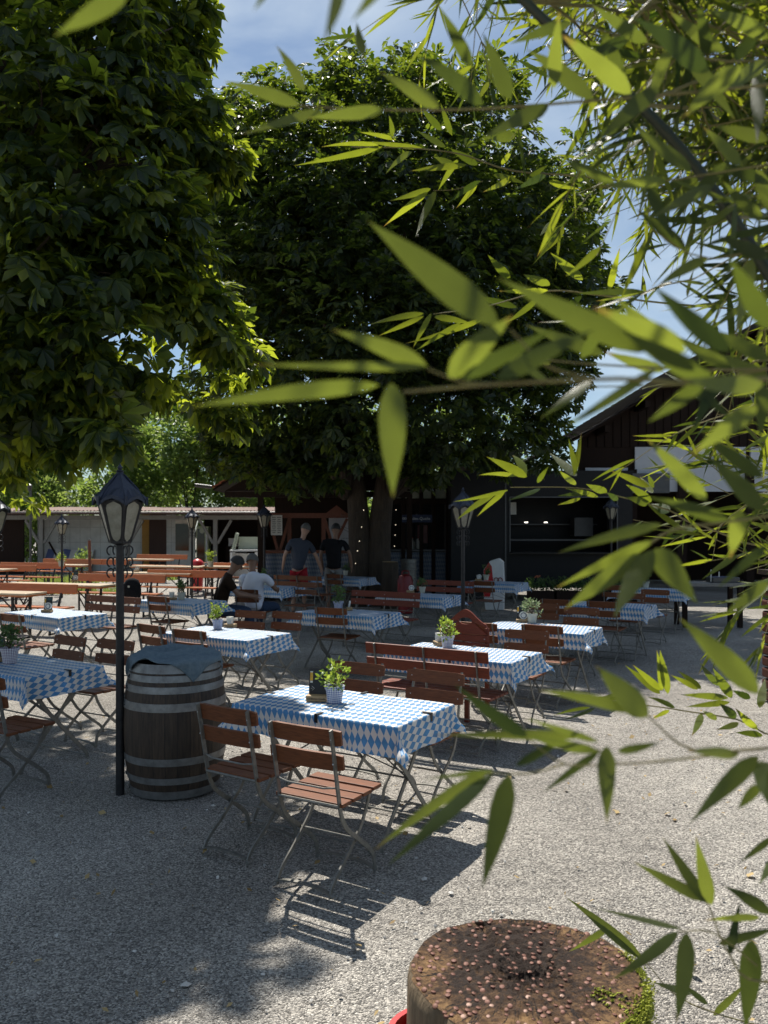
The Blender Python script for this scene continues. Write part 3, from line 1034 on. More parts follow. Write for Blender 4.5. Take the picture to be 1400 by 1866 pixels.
# (name, px, py of the front right corner of the cloth, place words)
CH, TB, CL = {}, {}, {}
tables = [
    ('A', 725, 1323.7, 'nearest table with its chairs, in full sun'),
    ('B', 931, 1208, 'second table of the sunlit row, behind the red slatted bench'),
    ('C', 1063, 1155, 'third table of the sunlit row, behind the arched red chair'),
    ('F', 1173, 1108.5, 'shaded table behind the third sunlit table'),
    ('G', 1244, 1078, 'shaded table farthest right, by the dark food truck'),
    ('D', 450, 1167, 'half sunlit table right behind the barrel'),
    ('E', 678, 1124, 'shaded table before the dark red bench'),
    ('H', 806, 1089.5, 'shaded table beside the lamp post at the bar'),
    ('I', 937.5, 1064.5, 'far shaded table in front of the ice cream bin'),
    ('N', 46, 1235, 'shaded table at the left edge beside the tall lamp post'),
    ('O', 106, 1126, 'shaded table in front of the orange beer benches'),
    ('P', 351, 1100.7, 'dappled table beside the seated man in dark clothes'),
    ('K', 513, 1073, 'shaded table at the elbow of the man in the white shirt'),
    ('M', 654.5, 1054.6, 'far shaded table behind which two men stand'),
]
tp = table_proto()
first = True
for i, (k, px, py, words) in enumerate(tables):
    c = atz(px, py, .745)
    ang = ANG + {'N': -.03, 'O': -.06, 'P': -.02}.get(k, 0) + random.uniform(-.02, .02)
    u = Vector((math.cos(ang), math.sin(ang), 0))
    v = Vector((-math.sin(ang), math.cos(ang), 0))
    p = c - u * TL / 2 + v * TW / 2
    p.z = 0
    lab = 'folding table under cloth: ' + words
    if first:
        o = tp
        o.location = p
        o.rotation_euler = (0, 0, ang)
        o['label'] = lab
        o['group'] = 'folding tables with lozenge cloths'
        first = False
    else:
        o = copy_tree(tp, p, ang, lab)
    cl = make_cloth(i + 3, 'lozenge cloth on ' + words)
    cl.location = p
    cl.rotation_euler = (0, 0, ang)
    TB[k] = (p, ang, u, v)

# ------------------------------------------------------------------ chairs: (centre of the upper back slat in the photo, facing)
chairs = [
    (407, 1303, 'a', -.03, 'left of the two brown folding chairs nearest the barrel'),
    (549, 1338, 'a', .02, 'brown folding chair nearest the camera, its seat in the sun'),
    (656, 1217, 't', .03, 'brown folding chair behind the nearest table, left of its pair'),
    (797, 1233, 't', -.02, 'brown folding chair behind the nearest table with sunlit seat at its right end'),
    (962, 1156, 't', .02, 'brown folding chair facing the camera behind the second sunlit table'),
    (868, 1142, 'a', .0, 'brown folding chair half hidden by the arched red chair'),
    (986, 1147, 'a', -.04, 'brown folding chair in front of the third sunlit table, seen from behind'),
    (990, 1105, 't', .05, 'brown folding chair behind the white leaved plant'),
    (1061, 1113, 't', .0, 'brown folding chair behind the right end of the third sunlit table'),
    (1013, 1098, 'a', .1, 'brown folding chair on the left of the shaded table behind the third sunlit one'),
    (1098, 1102, 'a', .0, 'brown folding chair before the shaded table under the bamboo leaves'),
    (1150, 1086, 't', .0, 'brown folding chair behind the shaded table under the bamboo leaves'),
    (1195, 1079, 't', -.05, 'brown folding chair at the far right shaded tables, legs on bare gravel'),
    (1120, 1071, 'a', .05, 'brown folding chair before the shaded table by the food truck'),
    (272, 1146, 'a', -.12, 'folding chair right of the tall lamp post, behind the barrel'),
    (341, 1156, 'a', .0, 'folding chair behind the blanket on the barrel'),
    (459, 1119, 't', .05, 'folding chair below the seated man in the white shirt'),
    (526, 1121, 't', -.03, 'folding chair at the right corner of the half sunlit table'),
    (601, 1114, 'a', .12, 'folding chair in front of the shaded table with grey green plant'),
    (880, 1063, 'a', .0, 'folding chair before the far shaded table with the ice cream bin'),
    (608, 1050, 'a', .0, 'dark folding chair just below the man in the black shirt'),
    (560, 1066, 't', .1, 'dark folding chair at the right end of the table by the white shirted man'),
    (286, 1092, 'a', .0, 'folding chair in front of the dappled table'),
    (132, 1167, 't', -.05, 'left folding chair behind the table at the left edge'),
    (215, 1174, 't', .04, 'folding chair partly hidden by the tall lamp post'),
    (-38, 1243, 'a', .05, 'folding chair cut by the left edge of the picture'),
    (18, 1126, 'a', .0, 'dark folding chair at the left edge before the shaded table'),
    (447, 1079, 'w', .0, 'dark folding chair the man in the white shirt sits on'),
    (372, 1083, 'd', .0, 'dark folding chair the man in dark clothes sits on'),
]
cp = chair_proto()
for i, (px, py, f, da, words) in enumerate(chairs):
    P = atz(px, py, .80)
    a = {'a': ANG, 't': ANG + math.pi, 'w': ANG + .15, 'd': -1.35}[f] + da
    face = Vector((-math.sin(a), math.cos(a), 0))
    p = P + face * .25
    p.z = 0
    if i == 0:
        cp.location = p
        cp.rotation_euler = (0, 0, a)
        cp['label'] = words
        cp['group'] = 'brown slatted folding chairs'
        o = cp
    else:
        o = copy_tree(cp, p, a, words)
    CH[i] = (p, a)

benches = [
    (772, 1189, 'a', 1.16, .0, 'slat_red', 'red slatted folding bench in front of the second sunlit table'),
    (703, 1083, 't', 1.25, .0, 'slat_red', 'dark red folding bench behind the shaded table before the tree trunk'),
    (812, 1062, 't', 1.2, .0, 'slat_red', 'dark red folding bench behind the lamp post at the bar'),
    (541, 1053, 'a', 1.25, .0, 'slat', 'black looking folding bench in front of the man in red shorts'),
    (208, 1092, 't', 1.15, .0, 'slat', 'dark folding bench crossing behind the tall lamp post'),
]
for (px, py, f, L, da, wd, words) in benches:
    b = bench_proto(L, 3, wd)
    P = atz(px, py, .80)
    a = (ANG if f == 'a' else ANG + math.pi) + da
    face = Vector((-math.sin(a), math.cos(a), 0))
    p = P + face * .25
    b.location = (p.x, p.y, 0)
    b.rotation_euler = (0, 0, a)
    b['label'] = words
    b['group'] = 'slatted folding benches'

# ------------------------------------------------------------------ red chair with arched back
def arched_chair():
    P = atz(851, 1108, 1.03)
    a = ANG + math.pi
    face = Vector((-math.sin(a), math.cos(a), 0))
    p = P + face * .27
    t = thing('arched_chair', 'red wooden armchair with arched back and a hand hole', 'chair', (p.x, p.y, 0), a)
    m = MB()
    hw = .245
    # arched top board with an oval hole
    prof = []
    for k in range(25):
        s = -1 + 2 * k / 24
        z = .83 + .16 * math.exp(-(s * 1.35) ** 2 * 1.4) + (.03 if abs(s) < .98 else 0)
        prof.append((s * hw, z))
    n = len(prof)
    hole = [(.075 * math.cos(math.pi - math.pi * k / (n - 1)), .905 + .034 * math.sin(math.pi * k / (n - 1))) for k in range(n)]
    lowh = [(.075 * math.cos(math.pi - math.pi * k / (n - 1)), .905 - .034 * math.sin(math.pi * k / (n - 1))) for k in range(n)]
    bot = [(x, .775) for x, z in prof]
    for y in (-.252, -.230):
        for A, B in ((prof, hole), (lowh, bot)):
            vs = [(x, y, z) for x, z in A] + [(x, y, z) for x, z in B]
            fs = [(k, k + 1, n + k + 1, n + k) for k in range(n - 1)]
            m.add(vs, fs if y > -.24 else [tuple(reversed(f)) for f in fs])
    for A in (prof, hole, lowh, bot):
        vs = [(x, -.252, z) for x, z in A] + [(x, -.230, z) for x, z in A]
        m.add(vs, [(k, n + k, n + k + 1, k + 1) for k in range(n - 1)])
    m.add([(-hw, -.252, prof[0][1]), (-hw, -.230, prof[0][1]), (-hw, -.230, .775), (-hw, -.252, .775)], [(0, 1, 2, 3)])
    m.add([(hw, -.252, prof[0][1]), (hw, -.230, prof[0][1]), (hw, -.230, .775), (hw, -.252, .775)], [(3, 2, 1, 0)])
    m.build('back_board', M['slat_red'], t)
    for k in range(4):
        o = MB().box((0, -.241 + .010 * k, .735 - k * .076), (2 * hw, .02, .064)).build('back_slat', M['slat_red'], t, bevel=.004)
        r = MB()
        for s in (-1, 1):
            r.ball((s * (hw - .03), -.222 + .01 * k, .735 - k * .076), (.007, .005, .007), 6, 4)
        r.build('screw', M['rivet'], o)
    m = MB()
    for k in range(4):
        m.box((0, -.145 + k * .1, .45), (2 * hw, .085, .022))
    m.build('seat', M['slat_red'], t, bevel=.004)
    for s in (-1, 1):
        MB().bar((s * (hw - .02), -.262, .0), (s * (hw - .02), -.262, .84), .04, .03, up=(0, 1, 0)).build('leg', M['slat_red'], t)
        MB().bar((s * (hw - .02), .2, .0), (s * (hw - .02), .2, .64), .04, .04, up=(0, 1, 0)).build('leg', M['slat_red'], t)
        MB().box((s * (hw - .01), -.01, .65), (.07, .47, .022)).build('armrest', M['slat_red'], t, bevel=.004)


arched_chair()

# ------------------------------------------------------------------ pots and holders on the tables
def on(k, px, py):
    p = atz(px, py, .7445)
    return p


plant(on('A', 610, 1280), 'bright green herb in a blue gingham pot on the nearest table', 'pot_blue', 'herb', 1, 1.02)
plant(on('B', 815.5, 1180), 'lime green herb in a mauve gingham pot on the second sunlit table', 'pot_mauve', 'herb', 2, 1.05)
plant(on('C', 970, 1135), 'pale leaved plant in a cream pot on the third sunlit table', 'pot_cream', 'herb_grey', 3, 1.05)
plant(on('D', 397, 1146), 'yellow green herb in a blue gingham pot behind the barrel', 'pot_blue', 'herb', 4, 1.0)
plant(on('E', 617, 1112), 'grey green bushy plant in a pale blue pot in the shade', 'pot_blue', 'herb_dark', 5, 1.15)
plant(on('H', 770, 1080), 'dark green plant in a cream pot near the round coasters', 'pot_cream', 'herb_dark', 6, .95)
plant(on('I', 886, 1057), 'dark green plant in a cream pot in front of the ice cream bin', 'pot_cream', 'herb_dark', 7, 1.1)
plant(on('M', 630, 1048), 'dark green plant in a cream pot beside the hand of the black shirted man', 'pot_cream', 'herb_dark', 8, 1.0)
plant(on('N', 18, 1208), 'round green plant in a mauve gingham pot at the left edge', 'pot_mauve', 'herb_dark', 9, 1.2)
plant(on('P', 331, 1093), 'small dark plant in a white pot on the dappled table', 'pot_cream', 'herb_dark', 10, 1.05)
plant(on('K', 483, 1066), 'small grey plant in a pale pot beside the white shirted man', 'pot_cream', 'herb_dark', 11, 1.1)
plant(on('G', 1177, 1071), 'dark green plant in a cream pot on the far right table', 'pot_cream', 'herb_dark', 12, 1.1)

menu_holder(on('A', 578, 1277), ANG + .42, 'wooden block holding a black menu card on the nearest table')
menu_holder(on('B', 800, 1176), ANG - .75, 'wooden block with a black menu card seen edge on, second sunlit table', True, False, True)
menu_holder(on('C', 951, 1134), ANG + .4, 'wooden block with menu card and round coasters, third sunlit table', True, True)
menu_holder(on('D', 420, 1143), ANG + .2, 'wooden block with a fan of paper napkins behind the barrel', False, False, True)
menu_holder(on('E', 637, 1112), ANG - .9, 'wooden block with a round coaster stack seen edge on, shaded table', False, True)
menu_holder(on('H', 748, 1080), ANG + .5, 'wooden block with dark blue round coasters by the lamp post at the bar', False, True)
menu_holder(on('I', 872, 1058), ANG + .5, 'wooden block with coasters on the far table by the ice cream bin', False, True, True)
menu_holder(on('O', 86, 1116), ANG + .4, 'wooden block with menu card and coasters before the orange benches', True, True)
menu_holder(on('P', 314, 1093), ANG + .2, 'wooden block with napkins on the dappled table', False, False, True)
menu_holder(on('N', -8, 1206), ANG + .2, 'wooden block cut by the left edge of the picture', True)

# ------------------------------------------------------------------ barrel with blanket
bp = atz(320, 1432)
barrel = thing('barrel', 'old oak wine barrel with grey steel hoops beside the tall lamp post', 'barrel', (bp.x, bp.y, 0), 2.1)
BH, BR, BE = .91, .357, .298


def br(z):
    s = (z - BH / 2) / (BH / 2)
    return BE + (BR - BE) * (1 - abs(s) ** 2.1)


prof = [(0.004, .012)] + [(br(BH * k / 24), BH * k / 24) for k in range(25)] + [(BE - .028, BH), (BE - .032, BH - .03), (0.004, BH - .03)]
MB().lathe(prof, 48, cap=False).build('staves', M['oak'], barrel, smooth=True)
for z0, z1 in ((.0, .055), (.105, .15), (.235, .285), (.60, .655), (.72, .765), (.795, .838), (.852, .912)):
    mm = MB().lathe([(br(z0) + .0006, z0), (br(z0) + .005, z0), (br((z0 + z1) / 2) + .0055, (z0 + z1) / 2), (br(z1) + .005, z1), (br(z1) + .0006, z1)], 48, cap=False)
    ho = mm.build('hoop', M['hoop'], barrel, smooth=True)
    rv = MB()
    a0 = 1.25 + z0 * .4
    for q in (0, .05, .10):
        zc = (z0 + z1) / 2
        rv.ball(((br(zc) + .006) * math.cos(a0 + q), (br(zc) + .006) * math.sin(a0 + q), zc + .006 * (1 if q == .05 else -1)), .006, 8, 5)
    rv.build('rivet', M['iron'], ho, smooth=True)
MB().lathe([(.001, -.003), (.026, -.003), (.026, .004), (.001, .004)], 16, (.357 * math.cos(-2.9), .357 * math.sin(-2.9), .48), M=Matrix.Rotation(-2.9, 3, 'Z') @ Matrix.Rotation(R(90), 3, 'Y')).build('bung_hole', M['card'], barrel)


def blanket():
    n = 70
    r_ = np.random.default_rng(5)
    V = []
    for i in range(n):
        for j in range(n):
            u = -.375 + .72 * i / (n - 1)
            v = -.30 + .60 * j / (n - 1)
            rr = math.hypot(u, v)
            th = math.atan2(v, u)
            edge = BE + .012
            fold = .014 * abs(math.sin(u * 9 + v * 5 + .7)) ** 3 + .010 * abs(math.sin(u * 23 - v * 31)) ** 4 + .030 * math.exp(-((v - .2 - .35 * u) / .03) ** 2) * (u < .1) + .028 * math.exp(-((u * .8 - v * .6 + .02) / .045) ** 2) + .022 * math.exp(-((v - .16 + .2 * u) / .05) ** 2) + .012 * math.sin(u * 17 - v * 9) * math.sin(v * 14)
            if rr <= edge:
                x, y, z = u, v, BH + .010 + max(0, fold)
            else:
                e = rr - edge
                o = edge + min(e, .02) * .6 + .016 * math.sin(th * 9 + 1) * min(1, e / .08)
                x, y = o * math.cos(th), o * math.sin(th)
                z = BH + .010 + max(0, fold) * max(0, 1 - e / .05) - max(0, e - .012) * .95
            V.append((x, y, z))
    i = np.arange((n - 1) * (n - 1))
    a = (i // (n - 1)) * n + i % (n - 1)
    F = np.stack([a, a + n, a + n + 1, a + 1], -1)
    o = raw_mesh('blanket', np.array(V), F, M['blanket'])
    o.data.polygons.foreach_set('use_smooth', [True] * len(F))
    so = o.modifiers.new('thick', 'SOLIDIFY')
    so.thickness = .006
    so.offset = 1
    o.location = (bp.x, bp.y, 0)
    o.rotation_euler = (0, 0, -.25)
    tag(o, 'crumpled blue grey blanket lying on top of the barrel', 'blanket')


blanket()

# ------------------------------------------------------------------ lamp posts
def lamp_post(loc, H, label, sc=1.0, rz=0.0):
    t = thing('lamp_post', label, 'lamp', loc, rz, 'black lantern posts')
    hb = H - .52 * sc                  # underside of the lantern
    MB().lathe([(.030, -.05), (.030, .3), (.027, hb)], 12).build('post', M['iron'], t, smooth=True)
    # lantern: hexagonal frustum
    n = 6
    r0, r1 = .072 * sc, .158 * sc
    h = .285 * sc
    for k in range(n):
        a0 = 2 * math.pi * k / n + .52
        a1 = 2 * math.pi * (k + 1) / n + .52
        p00 = Vector((r0 * math.cos(a0), r0 * math.sin(a0), hb))
        p01 = Vector((r0 * math.cos(a1), r0 * math.sin(a1), hb))
        p10 = Vector((r1 * math.cos(a0), r1 * math.sin(a0), hb + h))
        p11 = Vector((r1 * math.cos(a1), r1 * math.sin(a1), hb + h))
        # pane with rounded ends
        L = []
        Rr = []
        for s in range(13):
            q = s / 12
            A = p00.lerp(p10, q)
            B = p01.lerp(p11, q)
            k_ = .80 * min(1, math.sqrt(max(0, 1 - max(0, (abs(q - .5) - .30) / .2) ** 2)))
            mid = (A + B) / 2
            L.append(mid + (A - mid) * k_)
            Rr.append(mid + (B - mid) * k_)
        nn = (p01 - p00).cross(p10 - p00).normalized() * .003
        vs = [p + nn for p in L + Rr]
        MB().add(vs, [(q, 13 + q, 14 + q, q + 1) for q in range(12)]).build('glass_pane', M['lamp_glass'], t)
        m = MB()
        m.add([p00, p01, p11, p10], [(0, 1, 2, 3)])
        # plate behind is open iron frame
        m = MB()
        m.tube([p00, p10], .008 * sc, 6)
        for X in (L, Rr):
            for q in range(12):
                m.bar(X[q] + nn, X[q + 1] + nn, .005 * sc, .005 * sc, up=nn)
        m.bar(p10, p11, .012 * sc, .012 * sc)
        m.bar(p00, p01, .012 * sc, .012 * sc)
        # corner fillers between pane curve and frame
        for X, pa, pb in ((L, p00, p10), (Rr, p01, p11)):
            vs, fs = [], []
            for s in range(13):
                vs += [X[s] + nn * .5, pa.lerp(pb, s / 12) + nn * .5]
            fs = [(2 * s, 2 * s + 1, 2 * s + 3, 2 * s + 2) for s in range(12)]
            m.add(vs, fs)
        m.build('frame', M['iron'], t)
    # roof
    ro = r1 * 1.17
    prof = [(ro, hb + h - .035 * sc), (ro * 1.0, hb + h - .01 * sc), (r1 * .78, hb + h + .085 * sc), (r1 * .36, hb + h + .15 * sc), (.028 * sc, hb + h + .185 * sc), (.022 * sc, hb + h + .19 * sc)]
    vs, fs = [], []
    nsub = 4
    N = n * nsub
    for i, (r_, z) in enumerate(prof):
        for k in range(N):
            a = 2 * math.pi * k / N + .52
            ph = (k % nsub) / nsub
            flat_ = math.cos(math.pi / n) / math.cos(math.pi / n - 2 * math.pi / n * ph)
            zz = z
            if i <= 1:
                zz += .050 * sc * math.sin(math.pi * ph) ** 1.0      # scalloped eaves
                flat_ = .5 * flat_ + .5
            vs.append((r_ * flat_ * math.cos(a), r_ * flat_ * math.sin(a), zz))
    for i in range(len(prof) - 1):
        for k in range(N):
            fs.append((i * N + k, i * N + (k + 1) % N, (i + 1) * N + (k + 1) % N, (i + 1) * N + k))
    mm = MB().add(vs, fs)
    for k in range(n):
        a = 2 * math.pi * k / n + .52
        mm.box((ro * 1.02 * math.cos(a), ro * 1.02 * math.sin(a), hb + h + .0 * sc), (.012 * sc, .02 * sc, .06 * sc), a)
        mm.tube([(ro * math.cos(a), ro * math.sin(a), hb + h - .01 * sc), (r1 * .78 * math.cos(a), r1 * .78 * math.sin(a), hb + h + .087 * sc), (.03 * sc * math.cos(a), .03 * sc * math.sin(a), hb + h + .186 * sc)], .006 * sc, 5)
    mm.build('roof', M['iron_blue'], t)
    f = MB()
    f.lathe([(.028 * sc, 0), (.022 * sc, .012 * sc), (.030 * sc, .02 * sc), (.012 * sc, .03 * sc), (.020 * sc, .045 * sc), (.008 * sc, .06 * sc), (.002, .075 * sc)], 10, (0, 0, hb + h + .19 * sc))
    f.build('finial', M['iron_blue'], t, smooth=True)
    # scrolls under the lantern
    for k in range(4):
        m = MB()
        a = math.pi / 2 * k + .3
        e = Vector((math.cos(a), math.sin(a), 0))
        for zc, s in ((hb - .05 * sc, 1), (hb - .13 * sc, -1), (hb - .205 * sc, 1)):
            P = []
            for q in range(15):
                ang = q / 14 * 4.2 * s + (-1.2 if s > 0 else 1.2)
                rr = (.040 - .0018 * q) * sc
                P.append(e * (.065 * sc + rr * math.cos(ang)) + Vector((0, 0, zc + rr * math.sin(ang) * s)))
            m.tube(P, .0055 * sc, 5)
        m.build('scroll', M['iron'], t)
    MB().lathe([(.03, hb - .02 * sc), (.045 * sc, hb - .012 * sc), (.074 * sc, hb), (.074 * sc, hb + .008 * sc), (.02, hb + .01 * sc)], 12).build('collar', M['iron'], t, smooth=True)
    MB().lathe([(.014 * sc, hb + .01 * sc), (.014 * sc, hb + .12 * sc), (.006, hb + .125 * sc)], 8).build('lamp_holder', M['iron'], t)
    return t


p = atz(219, 1444)
lamp_post((p.x, p.y, 0), 2.26, 'tall black lantern post with dusty panes next to the barrel', 1.0, .52)
for (px, Y, ptop, lab, sc) in ((113, 21.5, 938, 'black lantern post in sun in front of the white tiled shed wall', 1.0),
                               (350, 21.0, 926, 'lantern post with pale sunlit roof between the glass doors of the shed', 1.0),
                               (482, 19.5, 921, 'dark lantern post left of the kiosk menu board', 1.0),
                               (844, 11.6, 892, 'lantern post standing in front of the bar counter', 1.05),
                               (1114, 19.5, 907, 'small lantern post in front of the food truck window', 1.0),
                               (-8, 10.6, 898, 'lantern post cut off by the left picture edge', 1.0)):
    q = at(px, ptop, Y)
    lamp_post((q.x, Y, 0), q.z, lab, sc, .52 + .1 * random.random())

# ------------------------------------------------------------------ foliage
def palm_leaves(name, mat, parent, blobs, n, size, seed, n_leaflets=5, shell=.55, up=.55, droop=.35, keep=None):
    """horse chestnut leaves spread through a crown"""
    r_ = np.random.default_rng(seed)
    C = np.array(blobs, float)
    w = C[:, 3] ** 1.6
    k = r_.choice(len(C), n, p=w / w.sum())
    d = r_.normal(size=(n, 3))
    d /= np.linalg.norm(d, axis=1)[:, None]
    rad = (shell ** 3 + (1 - shell ** 3) * r_.random(n)) ** (1 / 3)
    # sprays: leaves gather in tiers, leaving gaps
    P = C[k, :3] + d * (C[k, 3] * rad)[:, None]
    P += .22 * np.stack([np.sin(P[:, 1] * 3.1 + P[:, 2] * 4.0), np.sin(P[:, 2] * 3.3 + P[:, 0] * 3.7), .8 * np.sin(P[:, 0] * 2.9 + P[:, 1] * 3.5)], -1) * C[k, 3:4] * .5
    g = np.sin(P[:, 0] * 2.3 + 1.3 * np.sin(P[:, 2] * 1.7)) * np.sin(P[:, 1] * 2.1 + .7) + np.sin(P[:, 2] * 3.9 + P[:, 0] * 1.1) * .8
    P = P[g > -1.05]
    d = d[g > -1.05]
    n = len(P)
    A = d * np.array([1, 1, .35]) + r_.normal(size=(n, 3)) * .45
    A[:, 2] -= droop
    A /= np.linalg.norm(A, axis=1)[:, None]
    N0 = d * .35 + np.array([0, 0, up + .35]) + r_.normal(size=(n, 3)) * .35
    S = np.cross(A, N0)
    S /= np.linalg.norm(S, axis=1)[:, None]
    N = np.cross(S, A)
    L = size * r_.uniform(.6, 1.15, n)
    angs = {3: (0, 48, -48), 5: (0, 38, -38, 78, -78), 7: (0, 30, -30, 60, -60, 98, -98)}[n_leaflets]
    lens = {3: (1, .85, .85), 5: (1, .9, .9, .62, .62), 7: (1, .93, .93, .75, .75, .5, .5)}[n_leaflets]
    out = []
    for a, l in zip(angs, lens):
        a = math.radians(a) + r_.normal(size=n) * .07
        D = A * np.cos(a)[:, None] + S * np.sin(a)[:, None]
        T = -A * np.sin(a)[:, None] + S * np.cos(a)[:, None]
        ll = L * l * r_.uniform(.85, 1.1, n)
        dr = r_.uniform(.12, .40, n)
        w_ = ll * .19
        def pt(t, sw):
            return P + D * (ll * t)[:, None] - N * (ll * dr * t * t)[:, None] + T * (w_ * sw)[:, None] + N * (np.abs(w_ * sw) * .28)[:, None]
        v = [pt(.05, 0), pt(.40, .55), pt(.70, 1.0), pt(1.0, 0), pt(.70, -1.0), pt(.40, -.55)]
        out.append(np.stack(v, 1))
    V = np.concatenate(out, 0).reshape(-1, 3)
    m = len(V) // 6
    b = np.arange(m)[:, None] * 6
    F = np.concatenate([b + np.array([[0, 3, 2, 1]]), b + np.array([[0, 5, 4, 3]])], 0)
    return raw_mesh(name, V, F, mat, parent)


def limb(m, pts, r0, r1, n=9):
    P = smooth_path(pts, 5)
    m.tube(P, lambda t: r0 + (r1 - r0) * t ** .8, n)


# the near horse chestnut, trunk left of the frame
t = thing('chestnut_tree', 'near horse chestnut whose big hanging leaves fill the upper left', 'tree', (-5.6, 8.4, 0))
m = MB()
o3 = Vector((-5.6, 8.4, 0))
limb(m, [(0, 0, -.1), (.05, 0, 1.2), (.0, .05, 2.6), (.2, 0, 4.2), (.3, 0, 6.6)], .34, .12, 14)
m.build('trunk', M['bark'], t, smooth=True)
near_blobs = []
for px, py, Y, r_ in ((60, 60, 8.0, 1.25), (220, 100, 7.6, .72), (285, 10, 8, .5), (80, 280, 7.3, 1.05), (240, 240, 7.5, .75), (335, 250, 7.6, .42), (395, 285, 7.8, .28),
                      (60, 480, 7.0, 1.0), (210, 400, 7.2, .75), (300, 400, 7.4, .40), (260, 520, 7.2, .65), (370, 590, 7.5, .42), (330, 640, 7.2, .50), (180, 630, 7, .68),
                      (60, 680, 7, .75), (425, 650, 7.8, .30), (415, 735, 7.7, .26), (140, 745, 7.2, .36), (30, 765, 7.4, .40), (285, 630, 7.3, .52), (265, 665, 7.6, .4), (205, 795, 6.3, .20), (120, 810, 7.0, .22), (330, 90, 8.2, .3), (60, 865, 10.5, .40), (375, 700, 7.6, .3), (0, 830, 9, .35),
                      (-300, 300, 8, 1.8), (-520, 100, 9, 2.0), (-300, 600, 8, 1.4), (-120, -220, 8.5, 1.7), (140, -260, 9, 1.5), (-160, 200, 10.5, 1.8), (60, 250, 10.2, 1.5), (-200, 480, 10.5, 1.3)):
    q = at(px, py, Y)
    near_blobs.append((q.x - o3.x, q.y - o3.y, q.z, r_))
m = MB()
for bx, by, bz, r_ in near_blobs:
    if r_ < .6:
        continue
    s = Vector((.1, 0, min(max(1.9, bz * .6), 5.5)))
    e = Vector((bx, by, bz))
    mid = (s + e) / 2 + Vector((0, 0, .35))
    limb(m, [s, mid, e], .075, .012, 7)
    for k in range(4):
        dd = Vector(np.random.default_rng(int(abs(bx * 91 + k * 7))).normal(size=3)).normalized() * r_ * .8
        limb(m, [mid.lerp(e, .6), e + dd * .5, e + dd], .022, .005, 5)
m.build('limb', M['bark'], t, smooth=True)
palm_leaves('crown', M['chestnut'], t, near_blobs, 15000, .215, 11, 7, shell=.35, droop=.65)

# the big chestnut in the middle
bt = at(672, 1050, 19.4)
t = thing('chestnut_tree', 'big dark chestnut tree in the middle with fairy lights on its trunk', 'tree', (bt.x, bt.y, 0))
o3 = Vector((bt.x, bt.y, 0))
m = MB()
limb(m, [(-.20, 0, -.1), (-.19, 0, .8), (-.22, 0, 1.8), (-.36, .1, 3.2), (-.7, .2, 5.0), (-1.0, .3, 8.5)], .38, .14, 16)
limb(m, [(.24, 0, -.1), (.22, 0, .8), (.26, 0, 1.8), (.45, 0, 3.2), (.9, 0, 5.0), (1.2, 0, 8.0)], .40, .14, 16)
m.build('trunk', M['bark'], t, smooth=True)
big_blobs = []
for px, py, Y, r_ in ((500, 300, 17.5, 1.7), (470, 200, 18.5, .8), (610, 250, 17.5, 1.75), (740, 230, 17.5, 1.6), (860, 240, 18, 1.35), (900, 150, 18.5, .7), (640, 160, 18.5, .8), (760, 140, 18.5, .6),
                      (440, 430, 17, 1.5), (580, 420, 16.5, 1.9), (740, 400, 16.2, 1.9), (890, 400, 16.8, 1.8), (980, 400, 17.5, 1.2),
                      (480, 560, 17, 1.7), (640, 580, 16, 2.0), (800, 570, 16, 2.0), (960, 560, 16.8, 1.7), (1050, 560, 17.8, 1.0),
                      (420, 690, 17.5, 1.2), (530, 720, 16.6, 1.3), (660, 730, 15.8, 1.35), (800, 730, 15.8, 1.4), (930, 720, 16.5, 1.25), (1005, 690, 17.5, .85), (985, 800, 17.5, .65), (420, 790, 17.8, .6), (500, 830, 17.4, .55), (600, 800, 16.8, .75), (740, 820, 17, .6),
                      (850, 800, 17.5, .6), (900, 830, 18, .5), (560, 350, 21, 2.4), (760, 330, 21.5, 2.6), (940, 450, 21.5, 2.2), (640, 560, 22, 2.4), (840, 600, 22.5, 2.4), (500, 500, 21.5, 1.4), (955, 640, 22, 1.3), (1005, 430, 21, 1.3), (1040, 570, 21.5, 1.3), (1040, 320, 19.8, 1.0), (435, 235, 18.5, .9), (415, 340, 18, 1.2), (395, 520, 17.6, 1.3), (470, 845, 17, .5), (545, 860, 16.8, .55), (610, 850, 16.5, .5), (690, 835, 16.4, .5), (780, 850, 16.8, .5), (410, 830, 17.6, .45)):
    q = at(px, py, Y)
    big_blobs.append((q.x - o3.x, q.y - o3.y, q.z, r_))
m = MB()
for bx, by, bz, r_ in big_blobs:
    sd = -1 if bx < 0 else 1
    s = Vector((sd * .55, 0, min(max(2.6, bz * .62), 7.5)))
    e = Vector((bx, by, bz))
    limb(m, [s, (s + e) / 2 + Vector((0, 0, .5)), e], .12, .02, 7)
m.build('limb', M['bark'], t, smooth=True)
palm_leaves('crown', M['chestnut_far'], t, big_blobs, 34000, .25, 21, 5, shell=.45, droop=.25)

# fairy lights wound on the trunk
t = thing('fairy_lights', 'string of small warm fairy lights wound around the chestnut trunk', 'fairy lights', (bt.x, bt.y, 0))
r_ = np.random.default_rng(9)
m, w = MB(), MB()
path = []
for k in range(60):
    a = k * .53
    rr = .72
    path.append((rr * math.cos(a) * .92, rr * math.sin(a) * .55, .75 + k * .026 + .06 * math.sin(k * 1.7)))
w.tube(smooth_path(path, 3), .004, 4)
w.build('cable', M['iron'], t)
for k in range(5, 60, 3):
    x, y, z = path[k]
    if y < -.05:
        m.ball((x, y - .02, z), .009, 6, 4)
m.build('bulbs', M['bulb'], t)

